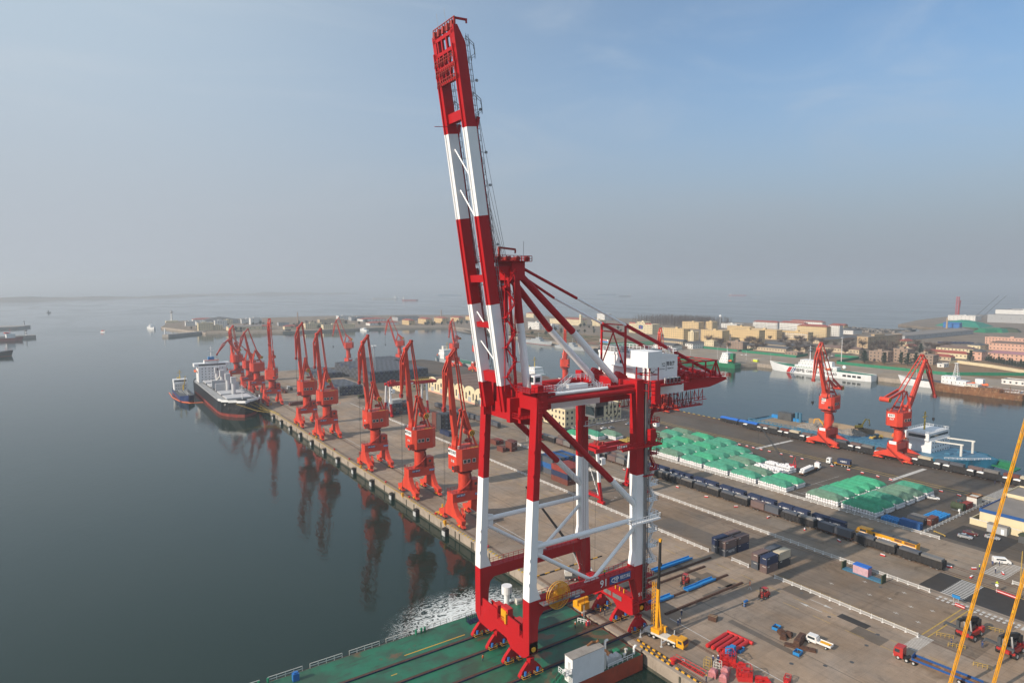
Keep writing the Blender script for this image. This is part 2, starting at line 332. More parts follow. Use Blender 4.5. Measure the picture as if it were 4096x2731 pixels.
ground('pitch', (0.045, 0.15, 0.075), var=0.15, stain=0.2)
ground('track', (0.24, 0.10, 0.07), var=0.15, stain=0.2)
ground('grass_green', (0.055, 0.075, 0.045), var=0.3, stain=0.3)

# the pier: one slab of masonry from below the water to the paving
PIER = [(112.5, -40), (360, -40), (360, 330), (357.5, 700), (352, 724), (250, 707), (112.5, 706)]
p = MB(); p.plan(PIER, -9, -0.02)
pier = struct(p.build('pier', 'concrete_grey'))
def zone(name, x0, y0, x1, y1, z, mat):
    s = MB(); s.sheet([(x0, y0), (x1, y0), (x1, y1), (x0, y1)], z); return struct(s.build(name, mat))
s = MB(); s.sheet([(112.6, -39), (205.6, -39), (205.6, 480), (215, 520), (215, 706), (112.6, 705.5)], 0.0); struct(s.build('quay_apron', 'apron'))
s = MB(); s.sheet([(205.6, -39), (252, -39), (252, 500), (215, 520), (205.6, 480)], 0.004); struct(s.build('rail_lane', 'lane'))
s = MB(); s.sheet([(252, -39), (359.5, -39), (359.5, 330), (357, 700), (351, 723), (250, 706.5), (215, 706), (215, 520), (252, 500)], 0.008); struct(s.build('yard_asphalt', 'asphalt'))
s = MB(); s.sheet([(175.4, 60), (203, 60), (203, 480), (175.4, 480)], 0.006); struct(s.build('container_yard_paving', 'yard'))

# the quay wall facing the harbour: coursed face, dark drain slots, wet foot, kerb teeth
q = MB(); q.box(112.1, -40, -9, 112.5, 706, -0.35); struct(q.build('quay_wall', 'concrete'))
q = MB(); q.box(111.8, -40, -0.35, 113.4, 706, 0.02); struct(q.build('quay_coping', 'concrete'))
q = MB(); q.box(112.02, -40, -9, 112.1, 706, -3.2); struct(q.build('quay_wall_foot', 'wet_concrete'))
slots = MB().box(-0.15, -0.28, -2.6, 0.03, 0.28, 1.0).mesh('drain_slot', 'wet_concrete')
qw = bpy.data.objects['quay_wall']
for y in list(range(60, 206, 12)) + [190.9, 200.8, 215.3, 225.3, 239.5] + list(range(247, 706, 12)):
    obj('drain_slot', slots, qw, (112.07, y, -1.6))
kb = MB()
y = 158.0
while y < 520:
    kb.mat(0).box(111.95, y, 0.0, 112.75, y + 1.0, 0.30); kb.mat(1).box(112.0, y + 1.0, 0.0, 112.6, y + 1.9, 0.22); y += 1.9
kk = kb.build('quay_kerb', ['line_yellow', 'concrete_grey']); struct(kk)
kb = MB()
for x, ya, yb in ((114.3, 100.8, 112.0), (112.9, 100.4, 109.6), (113.1, 72, 98.2)):
    y = yb
    while y > ya:
        kb.mat(0).box(x - 0.16, y - 0.9, 0, x + 0.16, y, 0.32); kb.mat(1).box(x - 0.15, y - 1.75, 0, x + 0.15, y - 0.9, 0.31); y -= 1.75
struct(kb.build('quay_kerb', ['yellow', 'black']))
kb = MB()
for i in range(14):
    kb.mat(i % 2).box(113.5 + i * 2.0, 155.4, 0, 115.3 + i * 2.0, 155.75, 0.3)
struct(kb.build('quay_kerb', ['yellow', 'black']))
kb = MB()
for i in range(60):
    y = 330 - i * 2.2 - (0 if i < 25 else 0)
    kb.mat(i % 2).box(358.6, y, 0, 359.1, y + 2.1, 0.3)
struct(kb.build('quay_kerb', ['line_yellow', 'black']))

# flush rails of the cranes and the railway
r = MB()
for x in (114.4, 125.2): r.box(x - 0.10, -39, 0.012, x + 0.10, 700, 0.05); r.box(x - 0.5, -39, 0.0125, x - 0.35, 700, 0.018); r.box(x + 0.35, -39, 0.0125, x + 0.5, 700, 0.018)
for x in (346.5, 357.0): r.box(x - 0.08, 60, 0.012, x + 0.08, 700, 0.05)
for x in (223.3, 224.75, 229.3, 230.75, 348.6, 350.05, 353.9, 355.35): r.box(x - 0.06, -39, 0.012, x + 0.06, 480 if x < 300 else 320, 0.09)
for x in (176, 201.6): r.box(x - 0.06, 60, 0.012, x + 0.06, 470, 0.06)
struct(r.build('crane_rail', 'rail_rust'))

# painted markings
mk = MB()
mk.box(127.95, 160, 0.009, 128.2, 690, 0.011); mk.box(129.35, 60, 0.009, 129.6, 115, 0.011)
mk.box(170.5, 405, 0.009, 171.1, 478, 0.011)
for y in (215.2, 143.6): mk.box(310, y - 1.0, 0.0125, 344.5, y + 1.0, 0.0145)
for k in range(14): mk.box(168 + 0.68 * k, 69.6, 0.009, 168.35 + 0.68 * k, 73.0, 0.011)
for k in range(13): mk.box(207.3 + 1.15 * k, 74.6, 0.0165, 207.9 + 1.15 * k, 80.5, 0.0185)
for k in range(16): mk.box(201.8, 78.8 - 1.35 * k, 0.0165, 204.8, 79.5 - 1.35 * k, 0.0185)
for k in range(18): mk.box(313.5 + 1.7 * k, 104.5, 0.0125, 314.3 + 1.7 * k, 109.5, 0.0145)
for k in range(12): mk.box(233 + 1.3 * k, 73.0, 0.0165, 233.6 + 1.3 * k, 79.0, 0.0185)
for k in range(9): mk.box(258, 124.6 + 4.5 * k, 0.0125, 297, 124.75 + 4.5 * k, 0.0145)
mk.box(258, 124.6, 0.0125, 258.2, 161, 0.0145); mk.box(277, 124.6, 0.0125, 277.2, 161, 0.0145)
for x, ya, yb in ((171.35, 99.5, 93.3), (167.1, 93.5, 99.8)):
    d = 1 if yb > ya else -1
    mk.box(x - 0.12, min(ya, yb), 0.009, x + 0.12, max(ya, yb), 0.011); mk.add([(x - 0.55, yb - 2.0 * d, 0.0112), (x + 0.55, yb - 2.0 * d, 0.0112), (x, yb + 0.6 * d, 0.0112)], [(0, 1, 2)])
for y in (184, 196, 208, 232, 244, 262): mk.box(183, y, 0.009, 184.8, y + 0.25, 0.011); mk.box(187, y + 1, 0.009, 187.25, y + 2.6, 0.011)
for k in range(9):
    x, y = 183 + (k * 7.3) % 17, 76 + (k * 5.1) % 30
    mk.box(x, y, 0.009, x + 1.1, y + 0.2, 0.011); mk.box(x + 0.45, y - 0.6, 0.0091, x + 0.65, y + 0.8, 0.0109)
struct(mk.build('road_marking', 'line_white'))
my = MB()
for x in (163.2, 168.2):
    y = 62.0
    while y < 340: my.box(x, y, 0.009, x + 0.16, y + 5, 0.011); y += 9
for x in (177.5,): my.box(x, 74, 0.009, x + 0.15, 115, 0.011)
for x in (316.2, 319.6): my.box(x, 96, 0.0125, x + 0.5, 300, 0.0145)
my.box(222.5, 60, 0.0125, 222.65, 83, 0.0145)
for k in range(2): my.box(177.5, 71 + k * 1.4, 0.009, 202, 71.3 + k * 1.4, 0.011)
my.box(54, 139.0, 0.0, 54.01, 139.01, 0.001)
struct(my.build('road_marking', 'line_yellow'))
pt = MB()
pt.sheet([(168.2, 82.1), (171, 82.1), (171, 90), (168.2, 90)], 0.014); pt.sheet([(207.5, 56), (222.2, 56), (222.2, 86.5), (207.5, 86.5)], 0.0145)
pt.sheet([(255, 82), (274, 82), (274, 100), (255, 100)], 0.012)
struct(pt.build('asphalt_patch', 'asphalt_new'))
pt = MB()
for x0, y0, x1, y1 in ((155.2, 124.8, 158.1, 139), (158.1, 123.5, 161, 128), (147, 117.6, 162, 118.6), (136, 115.4, 152, 116.4), (152, 115.7, 166, 116.3), (139, 121.3, 149, 122.2), (157.6, 116, 160.6, 123), (130, 130.8, 146, 131.6), (170, 100, 176, 108), (163, 76, 168, 84), (141, 84, 143, 105), (178, 140, 188, 168)):
    pt.sheet([(x0, y0), (x1, y0), (x1, y1), (x0, y1)], 0.0075)
struct(pt.build('paving_patch', 'patch_old'))
jl = MB(); jl.box(143.95, 60, 0.0095, 144.2, 470, 0.0115); jl.box(206.2, 60, 0.0095, 206.5, 470, 0.0115); jl.box(203.0, 60, 0.0, 203.35, 470, 0.12); struct(jl.build('gutter', 'patch_old'))

# far land across the basin
LAND = [(662, -300), (662, 462), (640, 470), (640, 905), (652, 930), (684, 1140), (705, 1300), (560, 1345), (340, 1338), (205, 1392), (150, 1640), (165, 1720), (185, 1900), (330, 1960), (640, 1985), (900, 1900), (1150, 1720), (1330, 1300), (1420, 900), (1400, 720), (1350, 610), (1560, 640), (1640, 760), (1900, 830), (2330, 900), (2700, 780), (2700, -300)]
p = MB(); p.plan(LAND, -8, -0.02); struct(p.build('naval_shore', 'land'))
p = MB(); p.plan([(135, 1355), (212, 1424), (205, 1434), (126, 1366)], -8, 0.9); struct(p.build('breakwater', 'concrete_grey'))
s = MB()
s.sheet([(662.5, -290), (742, -290), (742, 455), (757, 470), (757, 620), (700, 640), (640.6, 700), (640.6, 471), (662.5, 463)], 0.0); struct(s.build('naval_quay', 'navalquay'))
s = MB(); s.sheet([(640.6, 700), (662, 690), (662, 1135), (688, 1290), (684, 1141), (652, 930), (640.6, 905)], 0.003); struct(s.build('naval_quay', 'navalquay'))
s = MB(); s.sheet([(205, 1392), (345, 1340), (560, 1347), (704, 1300), (704, 1325), (560, 1368), (350, 1362), (210, 1412)], 0.003); struct(s.build('naval_quay', 'navalquay'))
s = MB(); s.sheet([(668, 800), (790, 770), (800, 1080), (700, 1130), (670, 930)], 0.004); struct(s.build('lawn', 'lawn'))
s = MB(); s.sheet([(745, -280), (1010, -280), (905, 330), (800, 345), (792, 440), (745, 440)], 0.004); struct(s.build('lawn', 'lawn'))
s = MB(); s.sheet([(672, 700), (800, 690), (800, 765), (672, 790)], 0.006); struct(s.build('running_track', 'track'))
s = MB(); s.sheet([(682, 708), (792, 698), (792, 758), (682, 778)], 0.010); struct(s.build('sports_pitch', 'pitch'))
s = MB()
for k in range(7): s.box(690 + 14 * k, 800 + (k * 37) % 90, 0.0, 693 + 14 * k, 950 + (k * 53) % 120, 0.5)
for k in range(5): s.box(672, 820 + 60 * k, 0.0, 790, 823 + 60 * k, 0.4)
hd = s.build('hedge_ground_cover', 'grass_green'); tag(hd, 'low dark hedges crossing the brown lawns by the naval quay', 'hedge', kind='stuff')
# sea walls of the naval side
q = MB()
for (xa, ya), (xb, yb) in zip(LAND[:12], LAND[1:12]):
    q.beam((xa, ya, -2.0), (xb, yb, -2.0), 1.2, 4.2)
struct(q.build('sea_wall', 'concrete'))
# the left harbour mole
p = MB(); p.plan([(-400, 1380), (-70, 1475), (-74, 1492), (-400, 1410)], -8, 1.2); struct(p.build('breakwater', 'concrete_grey'))
p = MB(); p.plan([(-420, 1800), (-118, 1815), (-98, 1870), (-420, 1960)], -8, 1.0); struct(p.build('breakwater', 'concrete_grey'))
# low hills of the far side of the bay
hl = MB()
for (x0, y0, x1, y1, h, n) in ((-1600, 4200, 900, 6900, 26, 40), (600, 7400, 3200, 8600, 34, 30)):
    top = []; bot = []; bk = []
    for i in range(n + 1):
        t = i / n; e = math.sin(math.pi * t) ** 0.5; hh = h * e * (0.45 + 0.35 * math.sin(t * 9.1 + 1) * math.sin(t * 23) + 0.2 * random.random())
        x = x0 + (x1 - x0) * t; y = y0 + (y1 - y0) * t
        bot.append((x, y, WZ - 1)); top.append((x + 120, y + 260, max(2, hh))); bk.append((x + 260, y + 560, WZ - 1))
    for i in range(n): hl.add([bot[i], bot[i + 1], top[i + 1], top[i]], [(0, 1, 2, 3)]); hl.add([top[i], top[i + 1], bk[i + 1], bk[i]], [(0, 1, 2, 3)])
struct(hl.build('far_hills', 'land'))

# fenders of the main quay: a dark rubber block with a pale steel front panel
fd = thing('quay_fender', 'x', 'fender', (112, 0, 0), 0, 'fenders along the harbour wall')
MB().box(-1.5, -1.3, -5.2, 0.05, 1.3, -1.3).build('rubber_block', 'rubber', fd)
MB().box(-1.75, -1.2, -5.6, -1.5, 1.2, -2.3).build('front_panel', 'galv', fd)
[MB().path([(0, q_, -0.4), (-1.5, q_, -2.2)], 0.05).build('chain', 'rail_rust', fd) for q_ in (-0.9, 0.9)]
FY = [210.2, 235.6, 260.5, 284.0, 308.3, 332.5, 355.5, 378.9, 402.7, 425.8, 448.5, 470]
for i, y in enumerate(FY):
    lb = '%s black rubber fender with pale panel on the quay wall from the barge' % ORD[i] if i else 'nearest black rubber fender with pale panel on the quay wall'
    if i == 0: fd.location.y = y; fd['label'] = lb
    else: copy_tree(fd, (112, y, 0), 0, lb)
# mooring bollards on the coping
bo = MB().lathe([(0.35, 0), (0.35, 0.5), (0.55, 0.62), (0.55, 0.8), (0.1, 0.9)], n=10).mesh('mooring_bollard', 'red')
for i, y in enumerate((183, 222, 246.5, 272, 296, 320, 344, 390)):
    o = obj('mooring_bollard', bo, None, (113.2, y, 0.02)); tag(o, '%s small red mooring bollard on the quay edge, counted from the nearest' % ORD[i], 'bollard', 'red bollards on the quay edge')
# ------------------------------------------------------------------ the ship-to-shore crane being rolled ashore
YN, YF = 114.0, 135.5         # seaward-facing corner lines of the near and the far side frame
CO = (98, 126, 0)
sts = thing('ship_to_shore_crane', 'giant red and white ship-to-shore gantry crane with boom raised, number 91', 'gantry crane', CO)
def B(mb, name, mats='sts_red', parent=None, smooth=False): return mb.build(name, mats, parent or sts, off=CO if parent is None else CO, smooth=smooth)
RW = ['sts_red', 'sts_white']
for y0 in (YN, YF):
    y1 = y0 + 2.5
    # seaside leg: red foot, white shaft leaning inland, red head
    L = MB()
    def ring(z, xa, xb, ya=y0, yb=y1): return [(xa, ya, z), (xb, ya, z), (xb, yb, z), (xa, yb, z)]
    L.mat(0).loft([ring(5.9, 81.6, 84.0), ring(13.5, 81.6, 84.2), ring(16.0, 81.6, 84.8), ring(18.4, 81.6, 85.0)])
    L.mat(1).loft([ring(18.4, 81.6, 84.9), ring(21.5, 81.68, 83.7), ring(41.8, 82.6, 84.3)])
    L.mat(0).loft([ring(41.8, 82.6, 84.3), ring(68.0, 83.85, 85.5)])
    B(L, 'seaside_leg', RW)
    # landside leg
    L = MB()
    L.mat(0).loft([ring(5.9, 117.0, 118.6), ring(9.0, 116.6, 118.8), ring(15.4, 114.8, 118.6), ring(18.6, 114.8, 118.4)])
    L.mat(1).loft([ring(18.6, 114.8, 118.4), ring(22, 115.4, 117.9), ring(42.4, 115.0, 117.5)])
    L.mat(0).loft([ring(42.4, 115.0, 117.5), ring(66.8, 114.6, 117.1)])
    B(L, 'landside_leg', RW)
    # portal beam with haunch
    pb = MB(); yb = y0 + 0.05
    pb.ext([(84.0, yb, 11.0), (84.6, yb, 14.2), (85.8, yb, 15.3), (114.2, yb, 15.4), (115.4, yb, 15.4), (115.4, yb, 18.1), (84.0, yb, 18.1)], (0, 2.4, 0))
    B(pb, 'portal_beam')
    rl = MB(); rl.rail([(85.4, y0 + 0.1, 18.1), (114.6, y0 + 0.1, 18.1)], 1.1, 0.04, 1.6); rl.rail([(85.4, y0 + 2.4, 18.1), (114.6, y0 + 2.4, 18.1)], 1.1, 0.04, 1.6); B(rl, 'beam_railing')
    yc = y0 + 1.2
    # tubes of the side frame
    B(MB().tube((84.3, yc, 30.5), (115.2, yc, 30.5), 0.62, 12), 'tie_tube', 'sts_white', smooth=False)
    B(MB().tube((84.5, yc, 28.8), (100.6, yc, 18.6), 0.48, 12), 'brace_tube', 'sts_white')
    B(MB().tube((116.0, yc, 28.6), (102.3, yc, 18.6), 0.48, 12), 'brace_tube', 'sts_white')
    for gp in (((98.6, 17.6), (104.0, 17.6), (103.0, 18.9), (99.8, 18.9)), ((84, 27.6), (86.2, 28.6), (86.2, 31.4), (84, 32))): B(MB().ext([(x_, yc - 0.25, z_) for x_, z_ in gp], (0, 0.5, 0)), 'gusset_plate', 'sts_white')
    B(MB().mat(0).tube((85.2, yc, 62.6), (107.3, yc, 42.3), 0.80, 14).mat(1).tube((107.3, yc, 42.3), (116.0, yc, 34.2), 0.80, 14), 'diagonal_tube', RW)
    B(MB().tube((85.2, yc, 64.2), (115.2, yc, 64.2), 0.78, 14), 'top_tie_tube', 'sts_red')
    for zz, mt in ((22.5, 'sts_white'), (25.3, 'sts_white'), (28.1, 'sts_white'), (47.5, 'sts_red'), (53.0, 'sts_red')):   # lifting lugs on the seaside leg
        xl = 81.6 + (zz - 18.4) * 0.0475; B(MB().ext([(xl + 0.3, y0 + 0.02, zz - 0.8), (xl - 0.3, y0 + 0.02, zz - 0.3), (xl - 0.3, y0 + 0.02, zz + 0.3), (xl + 0.3, y0 + 0.02, zz + 0.8)], (0, 0.12, 0)), 'lifting_lug', mt)
B(MB().mat(1).tube((89.5, YN + 1.2, 65.5), (105.7, YN + 1.2, 65.5), 0.42, 10).mat(0).tube((85.5, YN + 1.2, 65.5), (89.5, YN + 1.2, 65.5), 0.42, 10).tube((105.7, YN + 1.2, 65.5), (115.5, YN + 1.2, 65.5), 0.42, 10), 'service_tube', RW)
# sill beams (seaside and landside) with belly plates, equalisers and bogies
for xs, sea in ((82.9, True), (117.7, False)):
    sb = MB(); xa, xb = xs - 1.25, xs + 1.25
    if not sea: xa, xb = 116.2, 118.7
    prof = [(YN + 0.0, 5.9), (YN + 1.6, 4.5), (YN + 3.0, 3.9), (YN + 7.4, 3.9), (YN + 9.6, 5.6), (YF - 7.0, 5.6), (YF - 4.9, 3.9), (YF - 0.8, 3.9), (YF + 1.2, 4.5), (YF + 2.5, 5.9), (YF + 2.5, 8.6), (YN, 8.6)]
    sb.ext([(xa + 0.08, y, z) for y, z in prof], (xb - xa - 0.16, 0, 0)); B(sb, 'sill_beam')
    for yc in (115.3, 122.3, 129.6, 136.7):
        eq = MB()
        eq.ext([(xs - 0.55, yc - 0.9, 4.6), (xs - 0.55, yc + 0.9, 4.6), (xs - 0.55, yc + 0.55, 3.0), (xs - 0.55, yc - 0.55, 3.0)], (1.1, 0, 0))
        eq.ext([(xs - 2.6, yc - 0.45, 1.9), (xs - 1.0, yc - 0.45, 3.5), (xs + 1.0, yc - 0.45, 3.5), (xs + 2.6, yc - 0.45, 1.9), (xs + 2.6, yc - 0.45, 1.4), (xs - 2.6, yc - 0.45, 1.4)], (0, 0.9, 0)); B(eq, 'equaliser')
        for sx in (-1.75, 1.75):
            bg = MB()
            bg.ext([(xs + sx - 1.45, yc - 0.5, 0.9), (xs + sx - 0.9, yc - 0.5, 1.7), (xs + sx + 0.9, yc - 0.5, 1.7), (xs + sx + 1.45, yc - 0.5, 0.9), (xs + sx + 1.45, yc - 0.5, 0.55), (xs + sx - 1.45, yc - 0.5, 0.55)], (0, 1.0, 0)); bo_ = B(bg, 'bogie')
            for wx in (-0.8, 0.8): B(MB().tube((xs + sx + wx, yc - 0.56, 0.75), (xs + sx + wx, yc + 0.56, 0.75), 0.42, 14), 'wheel', 'steel')
            B(MB().tube((xs + sx - 0.3, yc - 0.95, 1.1), (xs + sx - 0.3, yc - 0.95, 2.0), 0.32, 10), 'drive_motor', 'blue')
            gr = MB()
            for zz in (0.75, 1.25): gr.path([(xs + sx - 1.2, yc - 0.5, zz), (xs + sx - 1.2, yc - 1.5, zz), (xs + sx + 0.9, yc - 1.5, zz), (xs + sx + 0.9, yc - 0.5, zz)], 0.05, 5)
            B(gr, 'motor_guard', 'crane_yellow')
# yellow lifting eyes and number plates
for x, z in ((82.9, 6.9), (117.6, 6.9)): B(MB().tube((x, YN - 0.06, z), (x, YN, z), 0.62, 18), 'lifting_eye_plate', 'crane_yellow')
def T(body, size, mat, loc, face='-y', sx=1.0):
    return text(body, size, mat, sts, (loc[0] - CO[0], loc[1] - CO[1], loc[2] - CO[2]), face, sx)
T('91', 2.6, 'white', (104.3, YN - 0.06, 16.95)); T('91', 1.5, 'white', (117.0, YN - 0.0 + -0.03, 10.6), '-y')
T('91', 1.5, 'white', (116.13, YF + 1.2, 11.0), '-x')
B(MB().box(106.3, YN - 0.09, 16.0, 113.4, YN + 0.045, 17.95), 'maker_sign', 'sign_blue')
T('CMP', 1.5, 'white', (108.0, YN - 0.12, 16.95), '-y', 0.85); T('青岛港口装备', 1.05, 'white', (111.45, YN - 0.12, 17.0), '-y', 0.55)
B(MB().path([(108.9 + 2.1 * math.cos(t / 10 * math.pi), YN - 0.12, 16.95 + 0.72 * math.sin(t / 10 * math.pi)) for t in range(5, 16)], 0.07, 5), 'maker_sign_swoosh', 'white')
B(MB().box(93.7, YN - 0.09, 15.7, 96.7, YN + 0.045, 17.5), 'load_sign', 'sign_blue')
for zz, nn in ((17.1, 7), (16.6, 6), (16.1, 7)):
    B(MB().box(95.0, YN - 0.12, zz - 0.12, 95.0 + nn * 0.22, YN - 0.09, zz + 0.12), 'load_sign_line', 'white')
# cable reel with spokes and its platform
rc = (89.0, YN - 1.3, 18.8)
rm = MB()
for k in range(40):
    a = 2 * math.pi * k / 40; c, s_ = math.cos(a), math.sin(a)
    for yy in (-0.35, 0.35): rm.beam((rc[0] + 0.5 * c, rc[1] + yy * 0.6, rc[2] + 0.5 * s_), (rc[0] + 3.1 * c, rc[1] + yy, rc[2] + 3.1 * s_), 0.09)
for yy in (-0.36, 0.36): rm.path([(rc[0] + 3.12 * math.cos(2 * math.pi * k / 40), rc[1] + yy, rc[2] + 3.12 * math.sin(2 * math.pi * k / 40)) for k in range(41)], 0.09, 5)
rm.tube((rc[0], rc[1] - 0.4, rc[2]), (rc[0], rc[1] + 1.3, rc[2]), 0.6, 14); B(rm, 'cable_reel', 'crane_yellow')
pl = MB(); pl.box(84.4, YN - 1.9, 17.55, 96.6, YN, 17.75); B(pl, 'reel_platform', 'steel')
rl = MB(); rl.rail([(84.4, YN - 1.85, 17.75), (96.5, YN - 1.85, 17.75)], 1.1, 0.04, 1.4); B(rl, 'platform_railing')
# sill-top machinery between the seaside legs
B(MB().box(81.9, 117.2, 8.6, 84.0, 134.8, 8.9).box(81.7, 127.6, 8.6, 82.0, 134.6, 11.0).box(81.7, 118.0, 8.6, 82.0, 123.0, 11.4).box(84.0, 119, 8.6, 84.2, 134, 10.2), 'sill_housing')
[B(MB().box(*q_), 'storm_anchor_housing', 'red') for q_ in ((82.4, 124.0, 8.9, 83.9, 127.0, 12.2), (82.2, 128.2, 8.9, 84, 130.2, 11.5), (83, 119, 8.9, 84.6, 122, 10.9))]
B(MB().box(82.1, 124.4, 8.9, 82.38, 126.6, 11.6).box(81.5, 123.6, 9.0, 82.1, 124.1, 11.4), 'yellow_panel', 'crane_yellow')
rl = MB(); rl.rail([(81.75, 117, 8.9), (81.75, 134.6, 8.9)], 1.1, 0.04, 1.5); rl.rail([(84.2, 117, 8.9), (84.2, 134.6, 8.9)], 1.1, 0.04, 1.5); B(rl, 'sill_railing')
B(MB().box(116.4, 117, 8.6, 118.6, 134.5, 8.75), 'sill_walkway', 'sts_red')
B(MB().box(116.14, 120, 6.4, 116.2, 123.4, 7.6).box(116.14, 124, 6.4, 116.2, 127.0, 7.6), 'sill_window', 'steel')
for k in range(3): B(MB().box(116.6, 119.5 + 1.6 * k, 8.75, 116.9, 119.8 + 1.6 * k, 9.8), 'yellow_post', 'crane_yellow')
B(MB().box(109, 128, 2.2, 112, 131.5, 4.2).box(108.5, 129, 3.5, 112.5, 130.6, 5.0), 'yellow_spreader', 'crane_yellow')

# top frame over the seaside legs: cross beam, hinge housings, platforms
B(MB().box(83.6, YN + 0.2, 62.2, 86.8, YF + 2.3, 66.4), 'seaside_cross_beam')
B(MB().box(81.0, 120.9, 58.8, 83.6, 122.3, 64.4), 'hinge_housing'); B(MB().box(81.0, 132.5, 58.8, 83.6, 133.8, 64.4), 'hinge_housing')
B(MB().ext([(83.2, 119.8, 58.5), (88.4, 119.8, 57.2), (89.6, 119.8, 58.8), (89.2, 119.8, 62.2), (83.2, 119.8, 62.2)], (0, 13.8, 0)), 'cross_beam_belly')
B(MB().box(115.4, YN + 0.3, 62.6, 118.6, YF + 2.2, 66.2), 'landside_cross_beam')
for z, xa, xb, ya in ((66.45, 81.4, 88.6, YN - 0.6), (60.2, 80.8, 88.2, 116.6)):
    B(MB().box(xa, ya, z, xb, 119.6, z + 0.12), 'platform', 'sts_red')
    rl = MB(); rl.rail([(xa, 119.6, z + 0.1), (xa, ya, z + 0.1), (xb, ya, z + 0.1), (xb, 119.6, z + 0.1)], 1.15, 0.045, 1.1); B(rl, 'platform_railing')
# ladders and cages on the near head of the seaside leg
ld = MB()
for k in range(28): ld.beam((83.9, YN - 0.35, 55.0 + 0.4 * k), (84.6, YN - 0.35, 55.0 + 0.4 * k), 0.05)
for x in (83.9, 84.6): ld.beam((x, YN - 0.35, 55), (x, YN - 0.35, 66.4), 0.06)
for k in range(9): ld.path([(83.8, YN - 0.35, 56 + 1.2 * k), (83.8, YN - 1.0, 56 + 1.2 * k), (84.7, YN - 1.0, 56 + 1.2 * k), (84.7, YN - 0.35, 56 + 1.2 * k)], 0.03, 4)
B(ld, 'leg_ladder')

# twin girders (bridge) with backreach
G1, G2 = 122.6, 131.4          # near faces of the two girders
for y0 in (G1, G2):
    g_ = MB()
    for k, (xa, xb) in enumerate(((84.0, 94.2), (94.2, 110.0), (110.0, 127.0), (127.0, 141.8))):
        g_.mat(k % 2).box(xa, y0, 60.3, xb, y0 + 1.5, 64.2)
    g_.mat(0).ext([(141.8, y0, 60.5), (153.2, y0, 60.7), (161.0, y0, 62.3), (160.6, y0, 63.0), (141.8, y0, 64.2)], (0, 1.5, 0))
    B(g_, 'girder', RW)
    rl = MB(); yy = y0 - 0.9
    rl.box(86, yy, 63.9, 159, y0, 64.0); rl.rail([(88, yy, 64.0), (158.5, yy, 64.0)], 1.1, 0.04, 1.8); B(rl, 'girder_walkway', 'sts_red')
B(MB().box(159.0, G1 + 1.5, 61.8, 160.6, G2, 63.4).box(141.5, G1 + 1.5, 61, 142.5, G2, 63.5), 'girder_cross_beam')
# white service stairs, boom hoist platform on the bridge
ws = MB(); ws.box(92, 118.8, 64.4, 110, 121.6, 64.55).box(97, 119.2, 64.6, 103, 121.4, 66.4)
ws.rail([(92, 118.8, 64.5), (110, 118.8, 64.5)], 1.2, 0.05, 1.0); ws.rail([(92, 121.6, 64.5), (110, 121.6, 64.5)], 1.2, 0.05, 1.0)
for k in range(14): ws.beam((93 + 0.35 * k, 119.2, 64.6 + 0.22 * k), (93 + 0.35 * k, 120.6, 64.6 + 0.22 * k), 0.3, 0.06)
ws.rail([(93, 119.1, 64.6), (97.9, 119.1, 67.6), (103, 119.1, 67.6), (107.5, 119.1, 64.6)], 1.1, 0.05, 1.2)
ws.rail([(93, 120.7, 64.6), (97.9, 120.7, 67.6), (103, 120.7, 67.6), (107.5, 120.7, 64.6)], 1.1, 0.05, 1.2)
B(ws, 'service_stair', 'sts_white')
# backreach underside: festoon cages hanging below the rear girder
fc = MB()
for yy in (G1 - 0.2, G2 + 1.7):
    for k in range(14):
        x = 127 + 1.75 * k; zb = 55.8 + (0.0 if k < 11 else 1.5)
        fc.beam((x, yy, 60.4), (x, yy, zb), 0.16)
        if k < 13: fc.beam((x, yy, 60.2 if k % 2 else zb), (x + 1.75, yy, zb if k % 2 else 60.2), 0.11)
    fc.beam((127, yy, 55.8), (148, yy, 55.8), 0.22); fc.beam((127, yy, 58.0), (151, yy, 58.0), 0.16); fc.beam((146, yy, 57.3), (151.5, yy, 57.3), 0.2)
for k in range(14): fc.beam((127 + 1.75 * k, G1 - 0.2, 55.9), (127 + 1.75 * k, G2 + 1.7, 55.9), 0.13)
fc.box(127, G1 - 0.2, 55.6, 150, G1 + 1.4, 55.75); fc.rail([(127, G1 - 0.2, 55.8), (150, G1 - 0.2, 55.8)], 1.1, 0.04, 1.6)
B(fc, 'festoon_frame')
fl = MB()
for k in range(14):
    x = 112 + 2.4 * k; d = 3.6 + 0.5 * math.sin(k * 2.2)
    if 116 < x < 121: continue
    fl.path([(x, G1 - 0.5, 60.2), (x + 0.25, G1 - 0.5, 60.2 - d * 0.8), (x + 0.8, G1 - 0.5, 60.2 - d), (x + 1.4, G1 - 0.5, 60.2 - d * 0.8), (x + 1.7, G1 - 0.5, 60.2)], 0.09, 5)
B(fl, 'festoon_cable', 'rubber')
# machinery house
mh = MB(); mh.box(123.8, 118.4, 65.3, 134.2, 138.6, 71.3); mh.ext([(123.6, 118.3, 71.3), (134.4, 118.3, 71.3), (134.4, 118.3, 71.7), (129, 118.3, 72.4), (123.6, 118.3, 71.9)], (0, 20.4, 0)); B(mh, 'machinery_house', 'sts_white')
B(MB().box(123.2, 118.0, 64.2, 134.8, 139.0, 65.3), 'house_base')
rl = MB(); rl.rail([(123.8, 118.5, 72.0), (134.2, 118.5, 72.0), (134.2, 138.4, 72.0), (123.8, 138.4, 72.0), (123.8, 118.5, 72.0)], 1.25, 0.05, 1.5); B(rl, 'roof_railing', 'sts_white')
rf = MB()
for k in range(4): rf.box(124.3 + 0.55 * k, 120, 72.1, 124.55 + 0.55 * k, 137, 72.35)
rf.box(125, 130, 72.2, 127, 136, 73.4).box(130, 122, 72.2, 132, 125, 73.0); B(rf, 'roof_equipment', 'steel')
